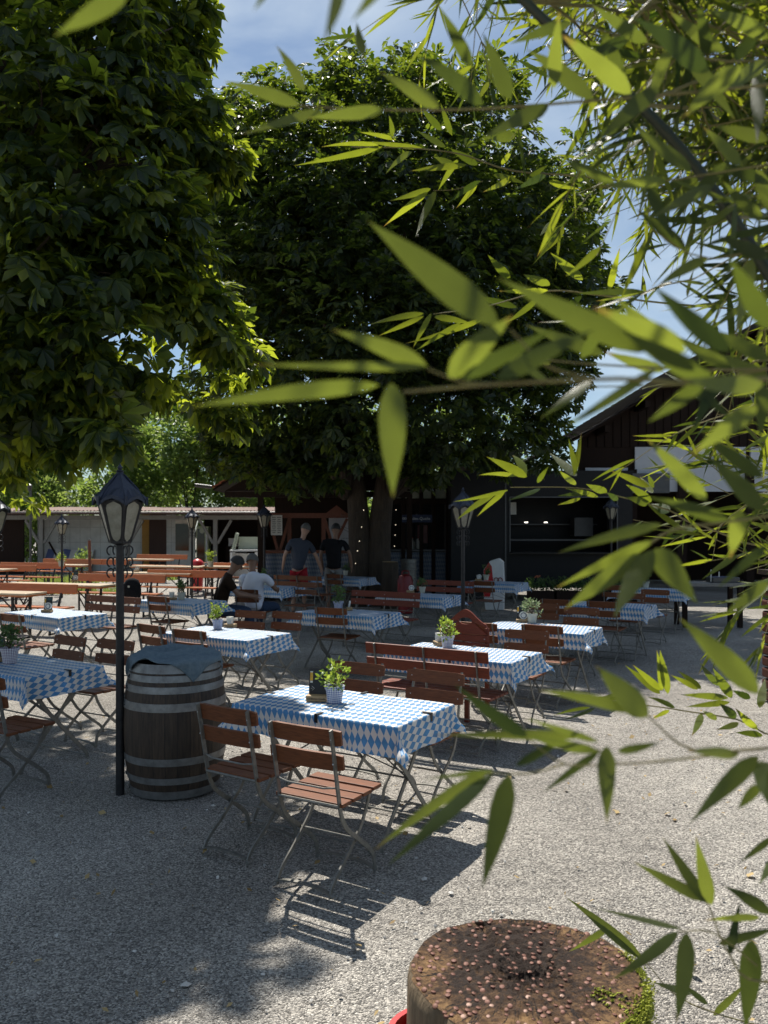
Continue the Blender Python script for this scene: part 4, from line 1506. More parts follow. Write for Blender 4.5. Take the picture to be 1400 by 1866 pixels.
# trees and shrubs behind the shed
shr = [(-17.0, 40, 3.2, 3.0, 6.2, 'bright leafy bush behind the left end of the shed'),
       (-13.0, 41, 3.4, 2.8, 6.6, 'sunlit bush behind the white tiled shed wall'),
       (-9.6, 40, 3.0, 2.5, 7.0, 'light green bush right of the tall lamp head'),
       (-6.6, 42, 3.6, 2.7, 6.4, 'dense shrub behind the right half of the shed'),
       (-21, 44, 4.2, 3.6, 7.5, 'tall bush at the far left behind the shed'),
       (-3.0, 44, 3.6, 2.8, 5.2, 'shrub seen through the gap above the kiosk roof')]
for i, (x, y, z, r0, h, lab) in enumerate(shr):
    t = thing('shrub', lab, 'shrub', (x, y, 0), 0, 'sunlit shrubs behind the shed')
    m = MB()
    rr = random.Random(i)
    cs = []
    for k in range(16):
        a = rr.uniform(0, 6.28)
        q = rr.uniform(.1, .95) * r0
        zz = rr.uniform(.7, h * 1.12)
        q *= max(.45, 1.1 - .6 * zz / h)
        cs.append((q * math.cos(a), q * math.sin(a) - .4, zz, r0 * .36, r0 * .36, r0 * .34))
        limb(m, [(0, 0, 0), (q * .4 * math.cos(a), q * .4 * math.sin(a), zz * .6), cs[-1][:3]], .05, .012, 5)
    m.build('stem', M['bark'], t)
    leaves_mesh('foliage', M['shrub'], t, cs, 10000, .24, up=.25, aspect=.55, seed=40 + i, shell=.35, world_up=.8)
far = [(-14.5, 52, 9.5, 4.2, 'far tree with a bare trunk at the left behind the shed'), (-8, 55, 10, 4.4, 'far tree above the middle of the shed'),
       (-22, 50, 9, 4.6, 'far tree at the left edge'), (-2, 58, 11, 4.8, 'far tree behind the chestnut trunk'), (6, 60, 10, 4.6, 'far tree behind the bar roof')]
for i, (x, y, h, r0, lab) in enumerate(far):
    t = thing('leafy_tree', lab, 'tree', (x, y, 0), 0, 'trees beyond the shed')
    m = MB()
    limb(m, [(0, 0, -.1), (.1, 0, h * .4), (0, 0, h * .75)], .22, .08, 10)
    m.build('trunk', M['bark'], t, smooth=True)
    rr = random.Random(i + 70)
    cs = []
    for k in range(18):
        a = rr.uniform(0, 6.28)
        zz = rr.uniform(h * .22, h)
        q = rr.uniform(.1, 1) * r0 * (1 - .35 * abs(zz / h - .55))
        cs.append((q * math.cos(a), q * math.sin(a), zz, r0 * .34, r0 * .34, r0 * .30))
    leaves_mesh('crown', M['shrub'], t, cs, 6500, .34, up=.25, aspect=.55, seed=80 + i, shell=.3, world_up=.8)

# ------------------------------------------------------------------ the open shed at the back left
SY = 32.0
sc = SY / FPX
sx = lambda px: (px - CX) * sc
sz = lambda py: CAM_H - (py - HY) * sc
shed = thing('shed', 'long open shed with rusty corrugated roof and white tiled wall', 'shed', (0, SY, 0))
x0, x1 = sx(-60), sx(505)
# corrugated roof
nn = 260
vs, fs = [], []
for i in range(nn + 1):
    x = x0 + (x1 - x0) * i / nn
    dz = .022 * math.cos(i * math.pi / 1.5)
    vs += [(x, -.55, sz(932) + .02 + dz), (x, 5.5, sz(932) + .30 + dz)]
fs = [(2 * i, 2 * i + 2, 2 * i + 3, 2 * i + 1) for i in range(nn)]
rf = MB().add(vs, fs).build('roof', M['rust'], shed, smooth=False)
g = MB()
g.tube([(x0, -.62, sz(935.5)), (x1, -.62, sz(935.5))], .06, 8)
g.build('gutter', pm('gutter', (0.09, .05, .04), (.06, .035, .03), 4, .5), shed)
MB().box(((x0 + x1) / 2, 0, sz(943)), (x1 - x0, .16, .17)).build('beam', M['grey_wood'], shed)
for px in (76, 232, 393):
    MB().box((sx(px), 0, sz(943) / 2 - .04), (.16, .16, sz(943) - .085)).build('post', M['grey_wood'], shed)
    for s in (-1, 1):
        MB().bar((sx(px) + s * .09, -.01, sz(990)), (sx(px) + s * .62, -.01, sz(948)), .10, .09, up=(0, 1, 0)).build('brace', M['grey_wood'], shed)
MB().bar((sx(80), .5, sz(988)), (sx(100), .5, sz(1024)), .06, .06, up=(0, 1, 0)).build('prop', M['dark_wood'], shed)
YW = 1.7
MB().box(((sx(36) + sx(236)) / 2, YW, sz(946) / 2 + .05), (sx(236) - sx(36), .1, sz(946) + .1)).build('tiled_wall', M['white_tile'], shed)
MB().box(((sx(236) + sx(250)) / 2, YW - .01, 1.2), (sx(250) - sx(236) - .01, .1, 2.4)).build('ochre_wall', M['ochre'], shed)
o = MB().box(((sx(250) + sx(283)) / 2, YW, 1.2), (sx(283) - sx(250) - .01, .1, 2.4)).build('door', M['brown_door'], shed)
MB().box(((sx(283) + sx(300)) / 2, YW, 1.3), (sx(300) - sx(283) - .01, .1, 2.6)).build('tiled_wall', M['white_tile'], shed)
o = MB().box(((sx(300) + sx(338)) / 2, YW - .02, 1.25), (sx(338) - sx(300), .09, 2.2)).build('glass_door', M['paper'], shed)
MB().box(((sx(301) + sx(326)) / 2, YW - .08, sz(980)), (sx(326) - sx(301), .05, sz(955) - sz(1006))).build('pane', M['glass_dark'], o)
h = MB()
for z in (957, 964, 972, 990):
    h.box((sx(332), YW - .085, sz(z)), (.08, .04, .06))
h.build('handle', M['iron'], o)
# dark interior
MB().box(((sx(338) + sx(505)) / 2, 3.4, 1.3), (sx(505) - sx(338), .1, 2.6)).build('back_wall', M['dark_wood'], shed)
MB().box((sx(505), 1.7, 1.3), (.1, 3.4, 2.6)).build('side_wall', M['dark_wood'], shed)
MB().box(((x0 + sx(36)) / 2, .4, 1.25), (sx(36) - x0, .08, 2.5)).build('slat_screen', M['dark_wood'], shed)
fr = thing('display_fridge', 'tall pale green drinks fridge inside the shed right of the glass door', 'fridge', (sx(356), SY + 1.5, 0))
MB().box((0, 0, .95), (.5, .5, 1.9)).build('cabinet', M['fridge'], fr)
MB().box((.18, -.27, 1.0), (.06, .04, 1.6)).build('handle', M['white'], fr)
MB().box((-.06, -.262, 1.05), (.30, .02, 1.5)).build('glass_pane', M['glass_dark'], fr)
MB().lathe([(.001, -.01), (.11, -.01), (.11, .01), (.001, .01)], 16, (0, -.28, 1.72), M=Matrix.Rotation(R(90), 3, 'X')).build('emblem', M['pale_green'], fr)
for i, (px, py, w, h, d, lab) in enumerate(((425, 1003, 22, 45, .4, 'grey metal trolley frame in the open part of the shed'), (410, 990, 18, 14, .3, 'pale box on a shelf in the shed'), (448, 988, 11, 14, .3, 'small white basket in the shed'))):
    if i == 0:
        t = thing('trolley', lab, 'trolley', (sx(px), SY + 1.2, 0))
        for a in (-1, 1):
            MB().tube([(a * .3, 0, 0), (a * .3, 0, 1.15)], .02, 6).build('leg', M['trim'], t)
        mm = MB()
        for z in (.3, .85, 1.15):
            mm.box((0, .1, z), (.6, .3, .03))
        mm.build('shelf', M['trim'], t)
    else:
        t = thing('storage_box', lab, 'box', (sx(px), SY + 1.9, 0))
        MB().box((0, 0, sz(py)), (w * sc, d, h * sc)).build('body', M['white'], t, bevel=.02)
        MB().box((0, 0, sz(py) + h * sc / 2 + .01), (w * sc * 1.05, d * 1.05, .03)).build('lid', M['paper'], t)
        MB().box((0, 0, (sz(py) - h * sc / 2) / 2), (w * sc * 1.6, d, sz(py) - h * sc / 2 - .01)).build('stand', M['dark_wood'], t)
t = thing('white_counter', 'white counter with a slanted back standing in front of the shed end', 'counter', (sx(478), SY - 4, 0))
s4 = 28 / FPX
mm = MB()
mm.box((0, 0, CAM_H - (1003 - HY) * s4), (.95, .5, .05)); mm.box((-.42, 0, .5), (.08, .5, 1.0)); mm.box((.42, 0, .5), (.08, .5, 1.0)); mm.box((0, .2, .5), (.8, .05, .9))
mm.build('body', M['white'], t)
mm = MB()
mm.bar((-.42, .15, 1.1), (-.28, .15, 1.66), .06, .4, up=(0, 1, 0)); mm.box((.1, .2, 1.32), (.7, .04, .42))
mm.build('back_panel', M['pale_green'], t)
t = thing('folding_sign', 'white and blue folding sign with a round red emblem behind the lamp post', 'sign', (sx(494) * 24 / 32, 24.3, 0))
mm = MB()
mm.bar((0, -.18, 0), (0, .0, 1.05), .46, .02, up=(0, 1, .1)); mm.bar((0, .2, 0), (0, .02, 1.05), .46, .02, up=(0, 1, -.1))
mm.build('board', M['white'], t)
MB().bar((0, -.118, .55), (0, -.038, 1.0), .40, .006, up=(0, 1, .1)).build('print', pm('pale_blue_print', (.16, .25, .45)), t)
mm = MB()
mm.lathe([(.10, -.002), (.10, .002), (.13, .002), (.13, -.002), (.10, -.002)], 20, (0, -.088, .80), cap=False, M=Matrix.Rotation(R(80), 3, 'X'))
mm.lathe([(.001, -.002), (.055, -.002), (.055, .002), (.001, .002)], 16, (0, -.090, .80), M=Matrix.Rotation(R(80), 3, 'X'))
mm.build('emblem', M['red'], t)
t = thing('grey_lamp_pole', 'plain grey street lamp pole before the shed at far left', 'lamp pole', (at(56, 900, 29).x, 29, 0))
MB().tube([(0, 0, 0), (0, 0, 3.2)], .045, 8).build('pole', M['trim'], t)
MB().lathe([(.03, 3.15), (.09, 3.25), (.11, 3.36), (.02, 3.42)], 10, (-.05, 0, 0)).build('lamp_head', M['trim'], t)
p = at(163, 985, 23)
t = thing('wooden_stake', 'reddish wooden stake standing among the beer benches', 'stake', (p.x, p.y, 0))
MB().tube([(.03, 0, 0), (0, 0, p.z)], .045, 8).build('shaft', M['redbrown'], t)
MB().lathe([(.047, 0), (.047, .02), (.03, .05)], 8, (0, 0, p.z)).build('cap', M['grey_wood'], t)
p = at(360, 1020, 24)
t = thing('red_bin', 'red plastic bin behind the beer benches', 'bin', (p.x, p.y, 0))
MB().lathe([(.15, 0), (.19, .72), (.005, .72)], 20).build('body', M['red'], t, smooth=True)
MB().lathe([(.20, .70), (.20, .76), (.16, .86), (.06, .92), (.005, .93)], 20).build('lid', M['red'], t, smooth=True)
p = at(148, 1025, 30)
t = thing('young_bush', 'small bright bush in front of the tiled wall', 'bush', (p.x, p.y, 0))
leaves_mesh('foliage', M['shrub'], t, [(0, 0, .55, .3, .3, .5), (.2, 0, .7, .2, .2, .4)], 500, .1, up=.8, seed=5, shell=.1)
MB().tube([(0, 0, 0), (0, 0, .8)], .015, 5).build('stem', M['twig'], t)
# blue stacked folded boards against the wall
t = thing('stacked_boards', 'blue and white boards leaning on the tiled wall', 'boards', (sx(100), SY + 1.2, 0))
for k in range(6):
    MB().bar((-.9 + k * .32, .0, 0), (-.75 + k * .32, .35, .95), .30, .03, up=(0, 1, 0)).build('board', M['white'] if k % 2 else pm('blue_board', (.12, .16, .35)), t)
# rough grass strip with stones between the benches and the shed
r_ = np.random.default_rng(3)
n = 4200
P = np.stack([r_.uniform(-12.5, -7.4, n), r_.uniform(22.5, 29.5, n), np.zeros(n)], -1)
P = P[np.sin(P[:, 0] * 1.1 + 1) + np.sin(P[:, 1] * .9) > -.3]
n = len(P)
hh = r_.uniform(.06, .22, n)
dx = r_.normal(size=(n, 2)) * .05
w_ = .022
V = np.stack([P + [w_, 0, -.02], P - [w_, 0, .02], P + np.stack([dx[:, 0], dx[:, 1], hh], -1)], 1).reshape(-1, 3)
o = raw_mesh('grass', V, np.arange(n * 3).reshape(-1, 3), M['grass'])
tag(o, 'patchy sunlit grass between the orange benches', None, None, 'stuff')

# ------------------------------------------------------------------ kiosk hut and bar in the shade
KY = 20.5
ks = KY / FPX
kx = lambda px: (px - CX) * ks
kz = lambda py: CAM_H - (py - HY) * ks
hut = thing('kiosk_hut', 'dark wooden kiosk hut with red brown V shaped braces and tiled roof', 'kiosk', (0, KY, 0))
xl, xr = kx(478), kx(642)
for px in (480, 528, 590, 640):
    MB().box((kx(px), 0, kz(942) / 2), (.10, .10, kz(942))).build('post', M['redbrown'], hut)
for a, b in (((493, 950), (507, 1003)), ((528, 945), (511, 1003)), ((592, 945), (604, 985)), ((633, 945), (614, 985))):
    MB().bar((kx(a[0]), -.06, kz(a[1])), (kx(b[0]), -.06, kz(b[1])), .07, .06, up=(0, 1, 0)).build('brace', M['redbrown'], hut)
MB().box(((xl + xr) / 2, -.02, kz(939.5)), (xr - xl, .14, .12)).build('beam', M['redbrown'], hut)
MB().box(((xl + xr) / 2, -.1, kz(1005)), (xr - xl, .35, .07)).build('counter', M['redbrown'], hut)
n = 40
vs, uv = [], []
for i in range(n + 1):
    x = xl + (xr - xl) * i / n
    for z in (kz(1008), kz(1085)):
        vs.append((x, -.2 + .03 * math.sin(i * 1.1) * (1 if z < 1 else .3), z)); uv.append((x, z))
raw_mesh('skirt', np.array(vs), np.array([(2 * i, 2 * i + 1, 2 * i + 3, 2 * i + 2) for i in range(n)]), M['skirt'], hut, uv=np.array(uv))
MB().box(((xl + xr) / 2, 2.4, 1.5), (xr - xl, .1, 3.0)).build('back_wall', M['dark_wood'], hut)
MB().box((kx(617), .5, kz(975)), (.55, .04, .95)).build('pale_panel', M['plaster'], hut)
MB().box((xl, 1.2, .6), (.08, 2.3, 1.2)).build('side_wall', M['dark_wood'], hut)
# small gable over the right bay
mm = MB().add([(kx(588), -.14, kz(941)), (kx(640), -.14, kz(941)), (kx(614), -.14, kz(921)), (kx(588), -.06, kz(941)), (kx(640), -.06, kz(941)), (kx(614), -.06, kz(921))], [(0, 1, 2), (5, 4, 3), (0, 3, 4, 1), (1, 4, 5, 2), (2, 5, 3, 0)])
mm.build('gable_board', M['redbrown'], hut)


def tiled_roof(name, parent, xe, ze, xr_, zr, y0, y1, mat, rows=14, lip=.16):
    """one roof slope made of overlapping tile courses, from eave (xe,ze) to ridge (xr_,zr)"""
    m = MB()
    d = Vector((xr_ - xe, 0, zr - ze))
    nrm = Vector((-d.z, 0, d.x)).normalized()
    if nrm.z < 0:
        nrm = -nrm
    nt = max(4, int((y1 - y0) / .24))
    for k in range(rows):
        a = Vector((xe, 0, ze)) + d * (k / rows)
        b = Vector((xe, 0, ze)) + d * ((k + 1.25) / rows)
        for j in range(nt):
            ya = y0 + (y1 - y0) * j / nt
            yb = y0 + (y1 - y0) * (j + 1) / nt - .008
            h0 = .05 + .006 * math.sin(k * 5.1 + j * 2.3)
            p = [Vector((a.x, ya, a.z)) + nrm * h0, Vector((a.x, yb, a.z)) + nrm * h0, Vector((b.x, yb, b.z)) + nrm * .012, Vector((b.x, ya, b.z)) + nrm * .012]
            q = [x - nrm * .02 for x in p]
            m.add(p + q, [(0, 1, 2, 3), (7, 6, 5, 4), (0, 4, 5, 1), (1, 5, 6, 2), (2, 6, 7, 3), (3, 7, 4, 0)])
    # boards under the tiles
    p = [Vector((xe, y0 + .05, ze)), Vector((xe, y1, ze)), Vector((xr_, y1, zr)), Vector((xr_, y0 + .05, zr))]
    q = [x - nrm * .06 for x in p]
    o = m.build(name, mat, parent)
    MB().add([x - nrm * .012 for x in p] + q, [(0, 1, 2, 3), (7, 6, 5, 4), (0, 4, 5, 1), (1, 5, 6, 2), (2, 6, 7, 3), (3, 7, 4, 0)]).build('roof_board', M['dark_wood'], o)
    return o


tiled_roof('roof', hut, kx(400), kz(893), kx(585), kz(785), -.9, 4.5, M['tile_red'])
tiled_roof('roof', hut, kx(770), kz(893), kx(586), kz(785), -.9, 4.5, M['tile_red'])
MB().tube([(kx(372), -1.0, kz(888)), (kx(400), -.9, kz(891))], .045, 8).build('gutter', M['trim'], hut)
MB().add([(kx(420), -.7, kz(897)), (kx(750), -.7, kz(897)), (kx(585), -.7, kz(795))], [(0, 1, 2)]).build('gable_wall', M['dark_wood'], hut)
MB().box(((kx(420) + kx(750)) / 2, -.68, kz(903)), (kx(750) - kx(420), .12, .14)).build('beam', M['dark_wood'], hut)
for px in (482, 690, 745):
    MB().box((kx(px), -.62, kz(905) / 2), (.13, .13, kz(905))).build('post', M['dark_wood'], hut)
# menu board
t = thing('menu_board', 'white paper menu board hanging left of the kiosk', 'menu board', (kx(507), KY - .28, 0))
MB().box((0, 0, kz(957)), (.28, .03, .50)).build('board', M['paper'], t)
mm = MB()
for k in range(9):
    for c in range(2):
        mm.box((-.065 + c * .13, -.017, kz(957) + .19 - k * .047), (.09 + .02 * math.sin(k * 3 + c), .003, .014))
mm.build('text_lines', M['ink'], t)
MB().tube([(0, 0, kz(957) + .25), (0, .1, kz(940))], .005, 5).build('cord', M['iron'], t)

BY = 21.6
bs = BY / FPX
bx = lambda px: (px - CX) * bs
bz = lambda py: CAM_H - (py - HY) * bs
bar = thing('bar_pavilion', 'dark bar pavilion with a blue lozenge counter front and mossy roof', 'bar', (0, BY, 0))
MB().box(((bx(686) + bx(816)) / 2, .25, bz(1003)), (bx(816) - bx(686), .6, .06)).build('counter_top', M['trim'], bar, bevel=.01)
n = 30
vs, uv = [], []
for i in range(n + 1):
    x = bx(688) + (bx(812) - bx(688)) * i / n
    for z in (bz(1005) - .02, .08):
        vs.append((x, .0 + .01 * math.sin(i * 1.3), z)); uv.append((x, z))
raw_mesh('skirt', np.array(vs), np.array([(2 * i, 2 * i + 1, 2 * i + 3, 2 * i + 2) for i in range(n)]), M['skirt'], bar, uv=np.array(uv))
MB().box(((bx(686) + bx(920)) / 2, 2.4, 1.5), (bx(920) - bx(686), .1, 3.0)).build('back_wall', M['black_panel'], bar)
for px in (703, 735, 768, 790, 816):
    MB().box((bx(px), -.05, 1.55), (.10, .10, 3.1)).build('post', M['dark_wood'], bar)
MB().box(((bx(690) + bx(816)) / 2, -.06, bz(914)), (bx(816) - bx(690), .14, .14)).build('beam', M['dark_wood'], bar)
for a, b in ((706, 732), (738, 765), (771, 787), (793, 813)):
    MB().box(((bx(a) + bx(b)) / 2, .04, bz(896)), (bx(b) - bx(a), .03, bz(884) - bz(908))).build('window', M['pale_green'], bar)
q0, q1 = at(920, 872, 26.2), at(800, 800, 26.2)
tiled_roof('roof', bar, q0.x, q0.z, q1.x, q1.z, 4.6, 8.0, M['mossy'], 12)
MB().box(((q0.x + q1.x) / 2 - .3, 6.2, 1.6), (q0.x - q1.x - 1.2, 3.0, 3.2)).build('store_room', M['dark_wood'], bar)
tiled_roof('roof', bar, bx(918), bz(876), bx(800), bz(815), -.7, 4.2, M['tile_dark'], 10)
tiled_roof('roof', bar, bx(640), bz(880), bx(799), bz(802), -.3, 4.5, M['tile_dark'], 10)
MB().bar((bx(700), -.2, bz(878)), (bx(905), -.2, bz(878)), .1, .16).build('fascia', M['dark_wood'], bar)
sg = thing('bar_sign', 'dark blue lit sign with white lettering above the bar', 'sign', (bx(760), BY - .12, bz(945)))
MB().box((0, 0, 0), (.80, .05, .20)).build('board', M['navy'], sg)
text_mesh('lettering', 'Baden Quelle', .105, M['white'], sg, (.06, -.028, -.035))
mm = MB()
for x in (-.36, -.31):
    mm.lathe([(.018, -.002), (.018, .002), (.027, .002), (.027, -.002), (.018, -.002)], 14, (x, -.028, 0), cap=False, M=Matrix.Rotation(R(90), 3, 'X'))
mm.build('emblem', M['white'], sg)
MB().box((0, .08, .12), (.04, .16, .04)).build('bracket', M['iron'], sg)
cb = thing('bottle_cabinet', 'glass fronted bottle cabinet on the bar under the sign', 'cabinet', (bx(760), BY + .45, bz(1003) + .03))
mm = MB()
mm.box((0, .2, .35), (.72, .03, .72)); mm.box((-.36, 0, .35), (.03, .4, .72)); mm.box((.36, 0, .35), (.03, .4, .72)); mm.box((0, 0, .70), (.72, .4, .03)); mm.box((-.02, 0, .35), (.03, .38, .70))
mm.build('case', M['black_panel'], cb)
MB().box((.18, .17, .40), (.28, .012, .5)).build('price_list', M['dark_red'], cb)
MB().lathe([(.05, .02), (.06, .05), (.06, .2), (.03, .27), (.005, .28)], 12, (.02, -.1, 0)).build('jug', M['white'], cb, smooth=True)
for k in range(5):
    o = thing('bottle', ('pale' if k % 2 else 'clear') + ' bottle number of a row in the bar cabinet', 'bottle', (bx(748) + k * .075, BY + .32, bz(1003) + .03), 0, 'bottles in the bar cabinet')
    o['label'] = 'slim pale bottle in the dark bar cabinet'
    MB().lathe([(.026, 0), (.028, .02), (.028, .19), (.011, .25), (.011, .31), (.004, .312)], 12).build('body', M['paper'], o, smooth=True)
    MB().lathe([(.0125, .29), (.0125, .318), (.003, .32)], 10).build('cap', M['red'], o)
# keg, wood block and red canister by the bar
p = at(745, 1035, 19.8)
t = thing('beer_keg', 'steel beer keg standing before the bar counter', 'keg', (p.x, p.y, 0))
MB().lathe([(.12, .35), (.19, .36), (.195, .42), (.185, .43), (.185, .55), (.20, .56), (.20, .60), (.185, .61), (.185, .80), (.20, .81), (.20, .85), (.185, .86), (.185, .98), (.195, .99), (.19, 1.08), (.12, 1.09), (.005, 1.05)], 24).build('body', M['steel'], t, smooth=True)
MB().box((0, 0, .17), (.45, .4, .34)).build('plinth', M['dark_wood'], t)
p = at(711, 1060, 18.6)
t = thing('wood_block', 'rough upright wooden block at the foot of the bar', 'wood block', (p.x, p.y, 0))
MB().lathe([(.22, 0), (.205, .3), (.2, .8), (.19, 1.05), (.005, 1.06)], 9).build('trunk', M['bark'], t)
MB().lathe([(.185, 1.062), (.18, 1.068), (.004, 1.068)], 9).build('cut_face', M['kraft'], t)
p = at(739, 1060, 17.6)
t = thing('red_canister', 'red canister in front of the keg behind the shaded bench', 'canister', (p.x, p.y, 0))
MB().lathe([(.16, 0), (.165, .05), (.165, .70), (.13, .80), (.05, .84), (.005, .84)], 20).build('body', M['dark_red'], t, smooth=True)
MB().tube(smooth_path([(-.08, 0, .8), (-.06, 0, .9), (.06, 0, .9), (.08, 0, .8)], 3), .014, 6).build('handle', M['dark_red'], t)

# ------------------------------------------------------------------ black food truck
TY = 20.6
ts = TY / FPX
tx = lambda px: (px - CX) * ts
tz = lambda py: CAM_H - (py - HY) * ts
tr = thing('food_truck', 'black food truck with a long serving window under the barn', 'food truck', (0, TY, 0))
X0, X1, Z0, Z1 = tx(822), tx(1152), .38, tz(862)
wx0, wx1, wz0, wz1 = tx(929), tx(1124), tz(1008), tz(906)
mm = MB()
mm.box(((X0 + wx0) / 2, 0, (Z0 + Z1) / 2), (wx0 - X0, .08, Z1 - Z0))
mm.box(((X1 + wx1) / 2, 0, (Z0 + Z1) / 2), (X1 - wx1, .08, Z1 - Z0))
mm.box(((wx0 + wx1) / 2, 0, (Z0 + wz0) / 2), (wx1 - wx0, .08, wz0 - Z0))
mm.box(((wx0 + wx1) / 2, 0, (Z1 + wz1) / 2), (wx1 - wx0, .08, Z1 - wz1))
mm.box(((X0 + X1) / 2, 2.2, (Z0 + Z1) / 2), (X1 - X0, .08, Z1 - Z0))
mm.box((X0 + .04, 1.1, (Z0 + Z1) / 2), (.08, 2.1, Z1 - Z0))
mm.box((X1 - .04, 1.1, (Z0 + Z1) / 2), (.08, 2.1, Z1 - Z0))
mm.box(((X0 + X1) / 2, 1.1, Z1 + .03), (X1 - X0 + .06, 2.3, .06))
mm.box(((X0 + X1) / 2, 1.1, Z0 - .03), (X1 - X0, 2.2, .06))
mm.build('body', M['black_panel'], tr)
mm = MB()
for a, b in (((wx0, wz0), (wx1, wz0)), ((wx0, wz1), (wx1, wz1)), ((wx0, wz0), (wx0, wz1)), ((wx1, wz0), (wx1, wz1))):
    mm.bar((a[0], -.05, a[1]), (b[0], -.05, b[1]), .03, .03, up=(0, 1, 0))
mm.build('window_frame', M['trim'], tr)
MB().box((tx(921), -.05, (Z0 + Z1) / 2), (.035, .03, Z1 - Z0)).build('trim_strip', M['trim'], tr)
MB().box(((wx0 + wx1) / 2, -.2, wz0 + .02), (wx1 - wx0, .35, .03)).build('serving_counter', M['black_panel'], tr)
MB().box(((wx0 + wx1) / 2, 1.2, tz(985)), (wx1 - wx0, .6, .04)).build('worktop', M['trim'], tr)
MB().box(((wx0 + wx1) / 2, 2.0, tz(955)), (wx1 - wx0, .3, .03)).build('shelf', M['trim'], tr)
for px in (983, 1022):
    MB().box((tx(px), 1.9, tz(951)), (.09, .05, .03)).build('shelf_lamp', M['shelf_light'], tr)
mm = MB().box((tx(945), .9, tz(925)), (.18, .02, .32))
mm.build('notice', M['paper'], tr)
mm = MB().box((tx(1088), 1.6, tz(960)), (.5, .5, .5))
mm.build('oven', M['trim'], tr)
for px in (870, 1100):
    w = MB().lathe([(.05, -.1), (.30, -.1), (.33, -.06), (.33, .06), (.30, .1), (.05, .1)], 20, (tx(px), .5, .33), M=Matrix.Rotation(R(90), 3, 'X')).build('wheel', M['iron'], tr, smooth=True)
    MB().lathe([(.01, .102), (.18, .102), (.18, .108), (.01, .108)], 16, (tx(px), .5, .33), M=Matrix.Rotation(R(90), 3, 'X')).build('rim', M['trim'], w)
# planters with dark greenery along the truck
for i, px in enumerate((985, 1035, 1085, 1135)):
    p = at(px, 1080, 18.6)
    t = thing('planter_box', ['dark planter with an orange flower below the truck window', 'dark planter second from the ice cream bin', 'dark planter behind the big bamboo leaf tips', 'dark planter at the right end of the truck'][i], 'planter', (p.x, p.y, 0), 0, 'planters in front of the food truck')
    MB().box((0, 0, .2), (.58, .3, .4)).build('box', M['dark_wood'], t, bevel=.01)
    leaves_mesh('foliage', M['herb_dark'], t, [(-.15, 0, .52, .2, .16, .2), (.15, 0, .52, .2, .16, .2)], 420, .07, up=.5, aspect=.5, seed=200 + i, shell=.2)
    if i == 0:
        mm = MB()
        for k in range(6):
            mm.ball((-.15 + .02 * k, -.16 + .01 * (k % 2), .72 + .015 * (k % 3)), (.025, .015, .015), 6, 4)
        mm.build('flower', M['tile_red'], t)

# ice cream bin with a heart mark
p = at(902, 1055, 18.3)
t = thing('ice_cream_bin', 'white and red ice cream bin with a heart spiral mark', 'bin', (p.x, p.y, 0), -.2)
mm = MB()
P = [(-.20, .0), (.21, .0), (.22, .6), (.20, 1.08), (.10, 1.16), (-.10, 1.10), (-.24, .9), (-.24, .3)]
mm.add([(x, -.16, z) for x, z in P] + [(x, .16, z) for x, z in P], [tuple(range(8)), tuple(reversed(range(8, 16)))] + [(k, 8 + k, 8 + (k + 1) % 8, (k + 1) % 8) for k in range(8)])
mm.build('body', M['white'], t, bevel=.02)
mm = MB()
P = [(-.235, .3), (-.10, .3), (-.02, .6), (-.06, .98), (-.12, 1.07), (-.235, .89)]
mm.add([(x, -.166, z) for x, z in P] + [(x, -.160, z) for x, z in P], [tuple(range(6)), tuple(reversed(range(6, 12)))] + [(k, 6 + k, 6 + (k + 1) % 6, (k + 1) % 6) for k in range(6)])
mm.build('red_side', M['red'], t)
mm = MB()
for s in (-1, 1):
    P = []
    for q in range(22):
        a = q / 21 * 4.6
        rr = .085 * (1 - q / 30)
        P.append((.085 + s * (.055 - rr * math.cos(a) * .8), -.168, .66 + rr * math.sin(a) * 1.0))
    mm.tube([(.085, -.168, .545)] + P, .011, 6)
mm.build('heart_mark', M['dark_red'], t)

# ------------------------------------------------------------------ barn behind on the right
NY = 23.2
ns = NY / FPX
nx_ = lambda px: (px - CX) * ns
nz_ = lambda py: CAM_H - (py - HY) * ns
barn = thing('barn', 'dark timber barn with stepped tile verge and white gable panels', 'barn', (0, NY, 0))
xe, ze = nx_(1046), nz_(800)
xr_ = 11.35
zr = ze + (xr_ - xe) * .617
tiled_roof('roof', barn, xe, ze, xr_, zr, -1.0, 11, M['tile_dark'], 20)
tiled_roof('roof', barn, 2 * xr_ - xe, ze, xr_ + .02, zr, -1.0, 11, M['tile_dark'], 20)
mm = MB()
xw0, xw1 = xe + .14, 2 * xr_ - xe - .14
zt = ze + .14 * .617 - .1
mm.add([(xw0, 0, 3.0), (xw1, 0, 3.0), (xw1, 0, zt), (xr_, 0, zr - .12), (xw0, 0, zt), (xw0, .15, 3.0), (xw1, .15, 3.0), (xw1, .15, zt), (xr_, .15, zr - .12), (xw0, .15, zt)],
       [(0, 1, 2, 3, 4), (9, 8, 7, 6, 5), (0, 5, 6, 1), (1, 6, 7, 2), (2, 7, 8, 3), (3, 8, 9, 4), (4, 9, 5, 0)])
mm.build('gable_wall', M['dark_wood'], barn)
mm = MB()
for k in range(60):
    x = xw0 + .12 + k * .24
    zz = min(ze + (x - xe) * .617, ze + (2 * xr_ - xe - x) * .617) - .25
    if x < xw1 - .1 and zz > nz_(815):
        mm.box((x, -.015, (zz + nz_(815)) / 2), (.20, .03, zz - nz_(815)))
mm.build('cladding', M['dark_wood'], barn)
for a, b in ((1156, 1357), (1366, 1540), (1550, 1700)):
    MB().box(((nx_(a) + nx_(b)) / 2, -.04, (nz_(815) + nz_(896)) / 2), (nx_(b) - nx_(a), .08, nz_(815) - nz_(896))).build('white_panel', M['plaster'], barn)
